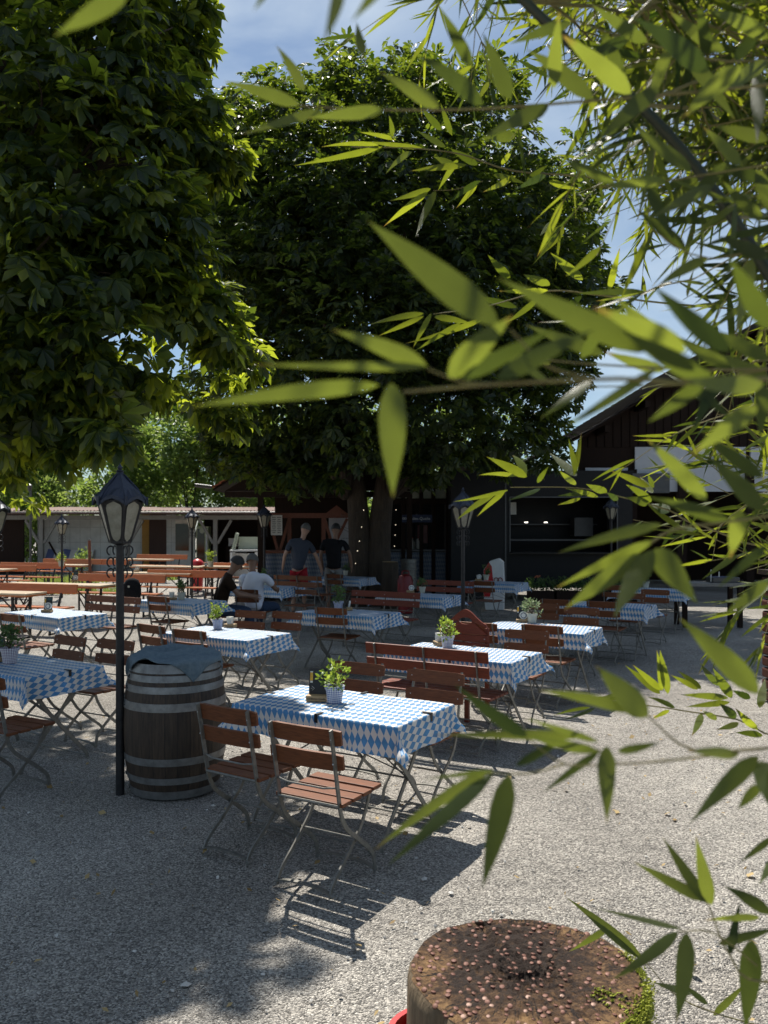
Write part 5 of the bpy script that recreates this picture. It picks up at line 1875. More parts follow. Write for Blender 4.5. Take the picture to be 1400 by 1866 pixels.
MB().box(((nx_(1066) + nx_(1143)) / 2, -.05, nz_(856)), (nx_(1143) - nx_(1066), .06, .10)).build('pale_rail', M['plaster'], barn)
MB().box(((nx_(1066) + nx_(1210)) / 2, -.35, nz_(882)), (nx_(1210) - nx_(1066), .25, .55)).build('shutter_box', M['trim'], barn)
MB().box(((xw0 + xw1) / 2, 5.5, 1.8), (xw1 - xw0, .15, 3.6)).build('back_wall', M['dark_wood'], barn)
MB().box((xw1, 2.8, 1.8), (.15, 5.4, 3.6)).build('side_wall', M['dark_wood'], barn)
for px in (1150, 1240, 1362, 1545, 1690):
    MB().box((nx_(px), -.1, 1.75), (.22, .22, 3.5)).build('post', M['dark_wood'], barn)
for k in range(7):
    MB().box((nx_(1090) + k * 1.1, -.5, ze + (nx_(1090) + k * 1.1 - xe) * .617 - .25), (.14, 1.0, .18)).build('rafter_end', M['dark_wood'], barn)

# long wooden serving table with odds and ends under the barn
p = atz(1290, 1063, .80)
t = thing('long_table', 'rough wooden table with odds and ends in the shade at right', 'table', (p.x, p.y, 0), -.05)
MB().box((0, 0, .79), (1.15, .6, .06)).build('tabletop', M['grey_wood'], t)
for a in (-.5, .5):
    for b in (-.24, .24):
        MB().box((a, b, .38), (.08, .08, .76)).build('leg', M['dark_wood'], t)
for i, (dx, h, lab) in enumerate(((.02, .24, 'tall pale candle on the rough table in the shade'), (.17, .20, 'shorter pale candle on the rough table in the shade'))):
    o = thing('candle', lab, 'candle', (p.x + dx, p.y - .1, .82))
    MB().lathe([(.03, 0), (.03, .012), (.014, .02), (.004, .02)], 10).build('holder', M['trim'], o)
    MB().lathe([(.011, .02), (.010, h), (.003, h + .004)], 8).build('stick', M['paper'], o)
o = thing('crate', 'low blue grey crate on the right end of the rough table', 'crate', (p.x + .28, p.y, .82))
MB().box((0, 0, .05), (.5, .35, .10)).build('body', M['trim'], o, bevel=.01)
MB().box((0, 0, .103), (.44, .29, .006)).build('content', M['navy'], o)

# log walled planter hut at the right edge
p = at(1386, 1266, 8.75)
t = thing('log_wall', 'stacked dark red brown log wall cut by the right picture edge', 'log wall', (p.x, p.y - .5, 0))
M['log'] = pm('log_wood', (.085, .026, .015), (.05, .016, .010), 8, .7, .3, 0, (1, 4, 6), spec=.25)
for k in range(11):
    z = .055 + k * .121
    MB().box((.70 + .006 * math.sin(k * 2.1), .08, z), (1.4, .15, .113)).build('log', M['log'], t, bevel=.02)
    MB().box((.075 + .008 * math.sin(k * 3.1), .32, z), (.15, .32, .104)).build('log', M['log'], t, bevel=.02)
MB().box((.68, .25, 1.37), (1.42, .54, .05)).build('coping', M['dark_wood'], t)

# ------------------------------------------------------------------ orange beer garden sets
BA = -.29
BU = Vector((math.cos(BA), math.sin(BA), 0))


def beer_bench(L=2.2):
    t = thing('beer_bench', 'x', 'bench')
    MB().box((0, 0, .47), (L, .26, .028)).build('seat', M['orange_wood'], t, bevel=.004)
    MB().box((0, -.205, .775), (L, .028, .17), M=Matrix.Rotation(R(10), 3, 'X')).build('backrest', M['orange_wood'], t, bevel=.02)
    for s in (-1, 1):
        x = s * (L / 2 - .32)
        m = MB()
        m.bar((x, -.11, 0), (x, -.11, .455), .03, .03, up=(0, 1, 0)); m.bar((x, .11, 0), (x, .11, .455), .03, .03, up=(0, 1, 0)); m.bar((x, -.13, .02), (x, .13, .02), .03, .03); m.bar((x, -.12, .25), (x - s * .35, .0, .44), .015, .015); m.bar((x, -.11, .1), (x, .11, .38), .02, .02)
        m.build('leg', M['dark_steel'], t)
        MB().bar((x, -.10, .44), (x, -.235, .84), .04, .02, up=(0, 1, 0)).build('back_bracket', M['dark_steel'], t)
    return t


def beer_table(L=2.2):
    t = thing('beer_table', 'x', 'table')
    MB().box((0, 0, .765), (L, .5, .03)).build('tabletop', M['table_wood'], t, bevel=.004)
    MB().box((0, 0, .735), (L - .02, .48, .028)).build('apron', M['orange_wood'], t)
    for s in (-1, 1):
        x = s * (L / 2 - .3)
        m = MB()
        for y in (-.2, .2):
            m.bar((x, y, 0), (x, y, .72), .035, .035, up=(0, 1, 0))
        m.bar((x, -.22, .02), (x, .22, .02), .035, .035); m.bar((x, -.2, .12), (x, .2, .62), .02, .02); m.bar((x, .2, .12), (x, -.2, .62), .02, .02); m.bar((x, 0, .35), (x - s * .45, 0, .72), .018, .018)
        m.build('leg', M['dark_steel'], t)
    return t


bb, tb = beer_bench(), beer_table()
blist = [(142, 1065, 0, 'nearest orange beer bench, its thick back ending left of the lamp post'),
         (302, 1047.5, 0, 'long orange beer bench back crossing behind the tall lamp post'),
         (119, 1026, 0, 'orange beer bench behind a small potted herb at far left'),
         (67, 1030, .04, 'orange beer bench cut by the left edge, behind the nearest pale table'),
         (186, 1019, 0, 'far orange beer bench behind the wooden stake'),
         (234, 1019.5, .03, 'short visible orange bench just left of the lamp post scrolls'),
         (342, 1011, -.05, 'farthest orange beer bench under the glass door of the shed'),
         (500, 1026.5, 0, 'orange beer bench behind the two seated men'),
         (422, 1040, 0, 'orange beer bench ending behind the head of the seated man in dark clothes')]
for i, (px, py, da, lab) in enumerate(blist):
    P = atz(px, py, .86)
    a = BA + da
    u = Vector((math.cos(a), math.sin(a), 0))
    v = Vector((-math.sin(a), math.cos(a), 0))
    c = P - u * 1.1 - v * .21
    c.z = 0
    if i == 0:
        bb.location = c; bb.rotation_euler = (0, 0, a + math.pi); bb['label'] = lab; bb['group'] = 'orange beer benches'
    else:
        copy_tree(bb, c, a + math.pi, lab)
tlist = [(86, 1078, 0, 'pale beer table at the left edge in front of the thick orange bench back'),
         (212, 1064, 0, 'sunlit white looking beer table left of the tall lamp post with round coasters'),
         (168, 1028.5, 0, 'far beer table carrying the small potted herb'),
         (33, 1036, 0, 'beer table at the far left edge behind the grass'),
         (318, 1018.5, 0, 'far beer table right of the lamp post below the brown door'),
         (380, 1031.5, 0, 'beer table left of the dark haired man with a red bin behind'),
         (365, 1043.5, 0, 'sunlit beer table running towards the back of the dark haired man'),
         (502, 1032, 0, 'beer table behind the two seated men')]
for i, (px, py, da, lab) in enumerate(tlist):
    P = atz(px, py, .78)
    a = BA + da
    u = Vector((math.cos(a), math.sin(a), 0))
    v = Vector((-math.sin(a), math.cos(a), 0))
    c = P - u * 1.1 - v * .25
    c.z = 0
    if i == 0:
        tb.location = c; tb.rotation_euler = (0, 0, a); tb['label'] = lab; tb['group'] = 'pale beer tables'
    else:
        copy_tree(tb, c, a, lab)
menu_holder(atz(136, 1060, .785), .1, 'wooden block with menu card and coasters on the sunlit beer table', True, True)
menu_holder(atz(249, 1042, .785), .3, 'pale coaster block on the beer table right of the lamp post', False, True)
plant(atz(112, 1032, .785), 'small bright herb in a cream pot on a far beer table', 'pot_cream', 'herb', 31, 1.5)
plant(atz(384, 1033, .785), 'bright herb in a cream pot behind the dark haired man', 'pot_cream', 'herb', 32, 1.5)
menu_holder(atz(374, 1034, .785), .2, 'round coaster block beside the red bin', False, True)

# ------------------------------------------------------------------ people
def skin_mesh(name, verts, edges, mat, parent, sub=2, extra=None):
    """grow a smooth continuous surface round a joint graph; verts: key -> (pos, rx, ry)"""
    keys = list(verts)
    me = bpy.data.meshes.new('tmp')
    bm = bmesh.new()
    sk = bm.verts.layers.skin.verify()
    bv = {}
    for i, k in enumerate(keys):
        v = bm.verts.new(verts[k][0])
        bv[k] = v
        r_ = verts[k][1:]
        v[sk].radius = (r_[0], r_[-1])
        v[sk].use_root = (i == 0) or k.startswith('root')
    for a, b in edges:
        bm.edges.new((bv[a], bv[b]))
    bm.to_mesh(me)
    bm.free()
    o = bpy.data.objects.new('tmp', me)
    col.objects.link(o)
    o.modifiers.new('skin', 'SKIN')
    s = o.modifiers.new('sub', 'SUBSURF')
    s.levels = sub
    s.render_levels = sub
    dg = bpy.context.evaluated_depsgraph_get()
    m2 = bpy.data.meshes.new_from_object(o.evaluated_get(dg))
    bpy.data.objects.remove(o)
    if extra is not None:
        bm = bmesh.new()
        bm.from_mesh(m2)
        for vs, fs in extra:
            nv = [bm.verts.new(v) for v in vs]
            for f in fs:
                try:
                    bm.faces.new([nv[i] for i in f])
                except ValueError:
                    pass
        bm.to_mesh(m2)
        bm.free()
    m2.materials.clear()
    m2.materials.append(mat)
    m2.polygons.foreach_set('use_smooth', [True] * len(m2.polygons))
    m2.name = name
    o = bpy.data.objects.new(name, m2)
    col.objects.link(o)
    o.parent = parent
    return o


def person(label, loc, rz, J, skin, hair, shirt, pants, bald=False, shoes='shoe', long_pants=False):
    """J: joint positions in the local frame (facing +y)"""
    t = thing('person', label, 'person', loc, rz)
    j = {k: Vector(v) for k, v in J.items()}
    head, neck = j['head'], j['neck']
    hd = (head - neck).normalized()
    f = j.get('look', Vector((0, 1, 0))).normalized()
    s = f.cross(hd).normalized()
    f = hd.cross(s).normalized()
    V = {'pelvis': (j['hip'], .11, .085), 'belly': (j['hip'].lerp(j['chest'], .5), .105, .08), 'chest': (j['chest'], .12, .085), 'neck0': (neck, .055, .055), 'neck1': (neck.lerp(head, .5), .055, .058),
         'head0': (head - hd * .035, .084, .096), 'head1': (head + hd * .05, .090, .106), 'head2': (head + hd * .105, .062, .074)}
    E = [('pelvis', 'belly'), ('belly', 'chest'), ('chest', 'neck0'), ('neck0', 'neck1'), ('neck1', 'head0'), ('head0', 'head1'), ('head1', 'head2')]
    for q in 'LR':
        V['sh' + q] = (j['sh' + q], .052, .052); V['el' + q] = (j['el' + q], .042, .042); V['wr' + q] = (j['wr' + q], .027, .030)
        V['pl' + q] = (j['wr' + q] + (j['wr' + q] - j['el' + q]).normalized() * .055, .022, .040)
        E += [('chest', 'sh' + q), ('sh' + q, 'el' + q), ('el' + q, 'wr' + q), ('wr' + q, 'pl' + q)]
        d = (j['wr' + q] - j['el' + q]).normalized()
        sd = d.cross(Vector((1, 0, 0) if q == 'L' else (-1, 0, 0)))
        if sd.length < .1:
            sd = Vector((0, 1, 0))
        sd.normalize()
        b = V['pl' + q][0]
        inw = Vector((1 if q == 'L' else -1, 0, 0))
        for i_, (o_, L_) in enumerate(((-.030, .068), (-.010, .078), (.010, .074), (.030, .058))):
            V[f'f{i_}a{q}'] = (b + d * .03 + sd * o_, .009, .009); V[f'f{i_}b{q}'] = (b + d * (.03 + L_ * .5) + sd * o_ * 1.2 + inw * .006, .0085, .0085); V[f'f{i_}c{q}'] = (b + d * (.03 + L_) + sd * o_ * 1.2 + inw * .022, .007, .007)
            E += [('pl' + q, f'f{i_}a{q}'), (f'f{i_}a{q}', f'f{i_}b{q}'), (f'f{i_}b{q}', f'f{i_}c{q}')]
        V[f'ta{q}'] = (b - d * .01 + sd * -.05 + inw * .012, .010, .010); V[f'tb{q}'] = (b + d * .03 + sd * -.062 + inw * .024, .009, .009)
        E += [('pl' + q, f'ta{q}'), (f'ta{q}', f'tb{q}')]
        V['th' + q] = (j['th' + q], .088, .088); V['kn' + q] = (j['kn' + q], .058, .060); V['cf' + q] = (j['kn' + q].lerp(j['an' + q], .35), .056, .058); V['an' + q] = (j['an' + q], .036, .038)
        fd = j.get('foot' + q, Vector((0, 1, 0)))
        V['to' + q] = (j['an' + q] + fd * .14 + Vector((0, 0, -.045)), .035, .025)
        E += [('pelvis', 'th' + q), ('th' + q, 'kn' + q), ('kn' + q, 'cf' + q), ('cf' + q, 'an' + q), ('an' + q, 'to' + q)]
    # nose, ears, brow as part of the body surface
    ex = []

    def blob(c, rx, ry, rz_):
        m = MB()
        Mx = Matrix((s, f, hd)).transposed()
        for (vx, vy, vz) in MB().ball((0, 0, 0), (rx, ry, rz_), 8, 6).v:
            m.v.append(tuple(Mx @ Vector((vx, vy, vz)) + c))
        ex.append((m.v, MB().ball((0, 0, 0), (rx, ry, rz_), 8, 6).f))
    blob(head + f * .098 - hd * .005, .014, .022, .026)
    for q in (-1, 1):
        blob(head + s * q * .083 - f * .01, .012, .024, .034)
    skin_mesh('body', V, E, skin, t, 2, ex)
    # face
    m = MB()
    for q in (-1, 1):
        c = head + f * .086 + s * q * .032 + hd * .02
        m.ball(c, .011, 8, 6)
    m.build('eyes', M['ink'], t, smooth=True)
    m = MB()
    c = head + f * .088 - hd * .045
    m.tube([c - s * .024, c + f * .006, c + s * .024], .006, 6)
    m.build('mouth', M['dark_red'], t, smooth=True)
    # hair cap
    m = MB()
    r_ = random.Random(3)
    n, k = 18, 10
    vs, fs = [], []
    for a in range(k + 1):
        for b in range(n):
            th = 2 * math.pi * b / n
            frontness = math.cos(th)
            low = math.pi * (.56 if frontness < .2 else .56 - .20 * frontness)
            ph = low * a / k
            rr = 1.0 + .03 * math.sin(b * 5 + a * 3)
            e = (s * math.sin(th) * math.sin(ph) * .101 + f * math.cos(th) * math.sin(ph) * .118 + hd * math.cos(ph) * .124) * rr
            vs.append(head + hd * .025 - f * .006 + e)
    for a in range(k):
        for b in range(n):
            fs.append((a * n + b, a * n + (b + 1) % n, (a + 1) * n + (b + 1) % n, (a + 1) * n + b))
    m.add(vs, fs)
    m.build('hair', hair, t, smooth=True)
    # shirt
    c, h = j['chest'], j['hip']
    up = (c - h).normalized()
    W = {'belly': (h.lerp(c, .45), .165, .125), 'hem0': (h + up * .02, .172, .132), 'hem': (h - up * .10, .170, .132), 'chest': (c, .185, .135), 'neck0': (neck - hd * .015, .075, .07)}
    Es = [('belly', 'hem0'), ('hem0', 'hem'), ('belly', 'chest'), ('chest', 'neck0')]
    for q in 'LR':
        W['sh' + q] = (j['sh' + q] + Vector((0, 0, .004)), .080, .080)
        W['sl' + q] = (j['sh' + q].lerp(j['el' + q], .72), .066, .066)
        Es += [('chest', 'sh' + q), ('sh' + q, 'sl' + q)]
    skin_mesh('shirt', W, Es, shirt, t, 2)
    W = {'root': (h + up * .02, .160, .120)}
    Es = []
    for q in 'LR':
        W['th' + q] = (j['th' + q], .112, .112)
        if long_pants:
            W['kn' + q] = (j['kn' + q], .078, .078); W['an' + q] = (j['an' + q] + Vector((0, 0, .04)), .062, .062)
            Es += [('root', 'th' + q), ('th' + q, 'kn' + q), ('kn' + q, 'an' + q)]
        else:
            W['kn' + q] = (j['th' + q].lerp(j['kn' + q], .88), .095, .095)
            Es += [('root', 'th' + q), ('th' + q, 'kn' + q)]
    skin_mesh('trousers' if long_pants else 'shorts', W, Es, pants, t, 2)
    for q in 'LR':
        fd = j.get('foot' + q, Vector((0, 1, 0)))
        skin_mesh('shoe', {'a': (j['an' + q] + Vector((0, 0, -.035)) - fd * .03, .045, .045), 'b': (j['an' + q] + fd * .07 + Vector((0, 0, -.05)), .048, .036), 'c': (j['an' + q] + fd * .17 + Vector((0, 0, -.055)), .040, .028)}, [('a', 'b'), ('b', 'c')], M[shoes], t, 1)
    return t


p = at(545, 962, 17.2)
person('man in a dark striped T-shirt and red shorts standing with his back turned', (p.x, p.y, 0), 0.0,
       dict(hip=(-.02, 0, 1.02), chest=(.02, .03, 1.42), neck=(.08, .06, 1.62), head=(.13, .09, 1.80), look=(.3, 1, -.1),
            shL=(-.17, .04, 1.53), elL=(-.30, .0, 1.26), wrL=(-.345, .06, 1.03), shR=(.22, .04, 1.49), elR=(.37, .06, 1.22), wrR=(.45, .16, .98),
            thL=(-.10, 0, .90), knL=(-.11, .03, .50), anL=(-.12, -.01, .09), thR=(.09, 0, .90), knR=(.11, .04, .50), anR=(.12, 0, .09)),
       M['skin'], M['hair_grey'], M['striped'], M['short_red'])
p = at(607, 962, 17.7)
person('man in a black T-shirt and pale grey shorts facing the kiosk', (p.x, p.y, 0), 0.0,
       dict(hip=(.02, 0, 1.02), chest=(.02, .02, 1.42), neck=(.05, .03, 1.62), head=(.06, .06, 1.80), look=(0, 1, -.2),
            shL=(-.19, .03, 1.52), elL=(-.27, .02, 1.25), wrL=(-.24, .12, 1.02), shR=(.24, .03, 1.52), elR=(.37, .02, 1.25), wrR=(.40, .10, 1.01),
            thL=(-.09, 0, .90), knL=(-.10, .03, .50), anL=(-.10, -.02, .09), thR=(.11, 0, .90), knR=(.12, .05, .50), anR=(.13, .02, .09)),
       M['skin_tan'], M['hair_dark'], M['tee_black'], M['short_grey'])
cpos, ca = CH[27]
person('man in a white T-shirt seated on a folding chair with his back to the camera', (cpos.x, cpos.y, 0), ca,
       dict(hip=(.03, -.02, .56), chest=(-.02, .02, .93), neck=(-.08, .10, 1.12), head=(-.11, .15, 1.27), look=(-.15, 1, -.35),
            shL=(-.24, .05, 1.02), elL=(-.33, .18, .80), wrL=(-.22, .40, .80), shR=(.20, .05, 1.03), elR=(.31, .2, .82), wrR=(.22, .42, .80),
            thL=(-.10, .08, .53), knL=(-.15, .46, .52), anL=(-.14, .44, .09), thR=(.12, .08, .53), knR=(.17, .46, .52), anR=(.18, .48, .09)),
       M['skin_tan'], M['hair_grey'], M['tee_white'], M['denim'], long_pants=True)
cpos, ca = CH[28]
person('dark haired man in dark clothes seated sideways and looking down', (cpos.x, cpos.y, 0), ca,
       dict(hip=(.0, -.03, .56), chest=(.0, .06, .94), neck=(.0, .16, 1.13), head=(.0, .25, 1.26), look=(0, 1, -.6),
            shL=(-.20, .10, 1.03), elL=(-.24, .27, .80), wrL=(-.12, .48, .76), shR=(.20, .10, 1.03), elR=(.24, .27, .80), wrR=(.12, .50, .76),
            thL=(-.11, .08, .53), knL=(-.14, .46, .52), anL=(-.14, .42, .09), thR=(.11, .08, .53), knR=(.14, .46, .52), anR=(.14, .46, .09)),
       M['skin_tan'], M['hair_dark'], M['brown_tee'], M['denim'], long_pants=True)

# black backpack on the dark bench
p = atz(241, 1090, .5)
t = thing('backpack', 'black backpack hanging on the dark bench right of the tall lamp post', 'backpack', (p.x, p.y, .46), .2)
mm = MB()
mm.lathe([(.01, 0), (.15, .02), (.17, .12), (.165, .28), (.12, .38), (.05, .42), (.005, .425)], 18, M=Matrix.Diagonal((1, .65, 1)))
mm.build('bag', M['tee_black'], t, smooth=True)
MB().lathe([(.01, .02), (.10, .03), (.11, .12), (.09, .18), (.01, .19)], 14, (0, -.07, .03), M=Matrix.Diagonal((1, .6, 1))).build('pocket', M['tee_black'], t, smooth=True)
MB().lathe([(.001, -.004), (.022, -.004), (.022, .004), (.001, .004)], 12, (-.05, -.125, .27), M=Matrix.Rotation(R(80), 3, 'X')).build('badge', M['pot_cream'], t)
mm = MB()
for s in (-1, 1):
    mm.tube(smooth_path([(s * .08, .08, .36), (s * .1, .15, .25), (s * .1, .1, .08)], 3), .014, 6)
mm.build('strap', M['tee_black'], t)

# ------------------------------------------------------------------ nail studded stump
SZ = .60
cst = atz(957, 1770, SZ)
t = thing('nail_stump', 'weathered tree stump studded with rusty nail heads at the bottom edge', 'stump', (cst.x, cst.y, 0), .3)
SR = .328
n = 72
r_ = np.random.default_rng(12)


def srad(a, z):
    crack = sum(.022 * math.exp(-((math.atan2(math.sin(a - c), math.cos(a - c))) / .018) ** 2) for c in (4.1, 4.9, 5.35, 1.2, 2.9, 3.5))
    return SR * (1 + .018 * math.sin(3 * a + 1) + .012 * math.sin(7 * a) + .006 * math.sin(19 * a + z * 3)) - crack + .02 * (1 - z / SZ) ** 2


vs, fs = [], []
zs = [0, .15, .3, .45, .56, .585, .596]
for iz, z in enumerate(zs):
    for k in range(n):
        a = 2 * math.pi * k / n
        rr = srad(a, z) - (.004 if iz == 5 else .012 if iz == 6 else 0)
        vs.append((rr * math.cos(a), rr * math.sin(a), z))
for iz in range(len(zs) - 1):
    for k in range(n):
        fs.append((iz * n + k, iz * n + (k + 1) % n, (iz + 1) * n + (k + 1) % n, (iz + 1) * n + k))
MB().add(vs, fs).build('side', M['stump_bark'], t, smooth=True)


def stump_top():
    m, nn, l, b = new_mat('stump_end_grain')
    tc = nn.new('ShaderNodeTexCoord')
    sep = nn.new('ShaderNodeSeparateXYZ'); l.new(tc.outputs['Object'], sep.inputs['Vector'])
    ln = nn.new('ShaderNodeVectorMath'); ln.operation = 'LENGTH'; l.new(tc.outputs['Object'], ln.inputs[0])
    n1 = nn.new('ShaderNodeTexNoise'); n1.inputs['Scale'].default_value = 7; n1.inputs['Detail'].default_value = 8; n1.inputs['Roughness'].default_value = .7
    n2 = nn.new('ShaderNodeTexNoise'); n2.inputs['Scale'].default_value = 55; n2.inputs['Detail'].default_value = 6; n2.inputs['Roughness'].default_value = .75
    l.new(tc.outputs['Object'], n1.inputs['Vector']); l.new(tc.outputs['Object'], n2.inputs['Vector'])
    # rotten dirt gathers in the middle, the rim stays tan
    dm = nn.new('ShaderNodeMath'); dm.operation = 'MULTIPLY_ADD'; dm.inputs[1].default_value = -.75; dm.inputs[2].default_value = .60
    dist = nn.new('ShaderNodeVectorMath'); dist.operation = 'DISTANCE'
    l.new(tc.outputs['Object'], dist.inputs[0]); dist.inputs[1].default_value = (.02, .07, .6)
    l.new(dist.outputs['Value'], dm.inputs[0])
    ad = nn.new('ShaderNodeMath'); ad.operation = 'ADD'; l.new(dm.outputs[0], ad.inputs[0])
    sc_ = nn.new('ShaderNodeMath'); sc_.operation = 'MULTIPLY_ADD'; sc_.inputs[1].default_value = .55; sc_.inputs[2].default_value = -.30; l.new(n1.outputs['Fac'], sc_.inputs[0]); l.new(sc_.outputs[0], ad.inputs[1])
    ad2 = nn.new('ShaderNodeMath'); ad2.operation = 'MULTIPLY_ADD'; ad2.inputs[1].default_value = .5; l.new(n2.outputs['Fac'], ad2.inputs[0]); l.new(ad.outputs[0], ad2.inputs[2])
    rp = nn.new('ShaderNodeValToRGB'); e = rp.color_ramp.elements
    e[0].position = .48; e[0].color = (.36, .21, .09, 1); e[1].position = .72; e[1].color = (.028, .014, .008, 1)
    k = e.new(.62); k.color = (.12, .062, .028, 1)
    l.new(ad2.outputs[0], rp.inputs['Fac'])
    a2 = nn.new('ShaderNodeMath'); a2.operation = 'ARCTAN2'; l.new(sep.outputs['Y'], a2.inputs[0]); l.new(sep.outputs['X'], a2.inputs[1])
    cmb = nn.new('ShaderNodeCombineXYZ'); l.new(a2.outputs[0], cmb.inputs['X']); l.new(dist.outputs['Value'], cmb.inputs['Y'])
    mpc = nn.new('ShaderNodeMapping'); mpc.inputs['Scale'].default_value = (5.0, 2.5, 1); l.new(cmb.outputs[0], mpc.inputs['Vector'])
    n3 = nn.new('ShaderNodeTexNoise'); n3.inputs['Scale'].default_value = 1.6; n3.inputs['Detail'].default_value = 3; l.new(mpc.outputs[0], n3.inputs['Vector'])
    c1 = nn.new('ShaderNodeMath'); c1.operation = 'SUBTRACT'; c1.inputs[1].default_value = .5; l.new(n3.outputs['Fac'], c1.inputs[0])
    c2 = nn.new('ShaderNodeMath'); c2.operation = 'ABSOLUTE'; l.new(c1.outputs[0], c2.inputs[0])
    c3 = nn.new('ShaderNodeMath'); c3.operation = 'LESS_THAN'; c3.inputs[1].default_value = .011; l.new(c2.outputs[0], c3.inputs[0])
    mc = nn.new('ShaderNodeMixRGB'); mc.inputs['Color2'].default_value = (.02, .011, .007, 1)
    l.new(c3.outputs[0], mc.inputs['Fac']); l.new(rp.outputs['Color'], mc.inputs['Color1'])
    l.new(mc.outputs['Color'], b.inputs['Base Color'])
    b.inputs['Roughness'].default_value = .9
    bp_ = nn.new('ShaderNodeBump'); bp_.inputs['Strength'].default_value = 1; bp_.inputs['Distance'].default_value = .022
    l.new(n2.outputs['Fac'], bp_.inputs['Height']); l.new(bp_.outputs['Normal'], b.inputs['Normal'])
    return m


# the top: a fine grid with pits and cracks
rings, sg_ = 46, 96
V = [(0, 0, SZ - .012)]
nz = r_.normal(size=(rings + 1, sg_))
for i in range(1, rings + 1):
    q = i / rings
    for k in range(sg_):
        a = 2 * math.pi * k / sg_
        rr = (srad(a, SZ) - .011) * q
        x, y = rr * math.cos(a), rr * math.sin(a)
        rot = math.exp(-(((x - .02) ** 2 + (y - .07) ** 2) / .035))
        z = SZ - .004 - .009 * rot + nz[i % 7 + 3, k] * .0012 + nz[i, k] * (.0012 + .0022 * rot)
        z -= .03 * math.exp(-((math.atan2(math.sin(a - 1.55), math.cos(a - 1.55))) / .03) ** 2) * (q > .45)
        z -= .012 * math.exp(-((math.atan2(math.sin(a - 4.6), math.cos(a - 4.6))) / .02) ** 2) * (q > .4)
        if i == rings:
            z = SZ - .004
        V.append((x, y, z))
F = []
for i in range(1, rings):
    for k in range(sg_):
        F.append((1 + (i - 1) * sg_ + k, 1 + i * sg_ + k, 1 + i * sg_ + (k + 1) % sg_, 1 + (i - 1) * sg_ + (k + 1) % sg_))
mb = MB().add(V, F)
mb.add([V[0]] + V[1:1 + sg_], [(0, 1 + k, 1 + (k + 1) % sg_) for k in range(sg_)])
mb.build('top', stump_top(), t, smooth=True)
M['nail'] = pm('nail_head', (.16, .066, .042), (.10, .042, .030), 60, .6, .2, .3)
M['nail2'] = pm('nail_head_grey', (.23, .14, .11), (.15, .085, .06), 60, .55, .2, .35)
spots = []
for k in range(420):
    a = r_.uniform(0, 6.283)
    q = math.sqrt(r_.uniform(0.0, .93))
    x, y = SR * q * math.cos(a), SR * q * math.sin(a)
    rot = math.exp(-(((x - .02) ** 2 + (y - .07) ** 2) / .035))
    if r_.random() < rot * .2 or any((x - u) ** 2 + (y - v) ** 2 < .00022 for u, v, _, _ in spots):
        continue
    spots.append((x, y, SZ - .0035 - .009 * rot, r_.uniform(.0058, .0085)))
protos = []
for k in range(6):
    m = MB()
    m.lathe([(.0063, -.004), (.007, 0), (.0063, .0018), (.003, .0028), (.0005, .0029)], 10, M=Matrix.Rotation(r_.normal() * .18, 3, 'X') @ Matrix.Rotation(r_.normal() * .18, 3, 'Y'))
    protos.append(m)
spots.sort(key=lambda s: s[1])
rest = MB()
first = {}
for k, (x, y, z, c) in enumerate(spots):
    if k < 100:
        pr = k % 6
        if pr not in first:
            o = protos[pr].build('nail_head', M['nail2' if pr == 2 else 'nail'], t, smooth=True)
            first[pr] = o
        else:
            o = first[pr].copy()
            col.objects.link(o)
            o.parent = t
        o.location = (x, y, z)
        o.scale = (c / .007,) * 3
    else:
        rest.add([Vector(v) * (c / .007) + Vector((x, y, z)) for v in protos[k % 6].v], protos[k % 6].f)
o = rest.build('nail_heads', M['nail'], t, smooth=True)
o['kind'] = 'stuff'
# moss on the right rim
pts = []
n = 2600
for k in range(n):
    if k % 3 == 0:
        a = r_.normal(-.55, .10); q = SR * r_.uniform(.60, .98) if r_.random() < .5 else SR * (1 + r_.normal() * .02)
        q = SR * (.58 + .35 * r_.random()) if (r_.random() < .35) else SR + r_.normal() * .006
    else:
        a = r_.uniform(-1.35, .35); q = SR + r_.normal() * .008
    a -= .3
    z = SZ - .002 - abs(r_.normal()) * .035 * (q > SR * .97)
    if q < SR * .9 and abs(math.sin(a * 30 + q * 40)) < .75:
        continue
    pts.append((q * math.cos(a) * 1.005, q * math.sin(a) * 1.005, z))
mm = MB()
for (x, y, z) in pts:
    s_ = r_.uniform(.002, .005)
    d = r_.normal(size=3) * s_
    mm.add([(x - s_, y, z), (x + s_, y, z), (x + d[0], y + d[1] - s_ * .5, z + s_ * 1.6), (x, y + s_, z + d[2] * .3)], [(0, 1, 2), (1, 3, 2), (3, 0, 2)])
mm.build('moss', M['moss'], t)
# red container behind the stump, only its edge shows
p = at(752, 1850, 2.30)
t = thing('red_bucket', 'red plastic bucket mostly hidden behind the nail studded stump', 'bucket', (p.x + .062, p.y - .02, 0))
MB().lathe([(.10, 0), (.125, .40), (.135, .405), (.135, .425), (.118, .425), (.10, .1), (.005, .1)], 28, cap=False).build('body', M['red'], t, smooth=True)
MB().tube(smooth_path([(-.13, 0, .41), (-.09, .1, .36), (.0, .14, .34), (.09, .1, .36), (.13, 0, .41)], 3), .004, 5).build('handle', M['steel'], t)

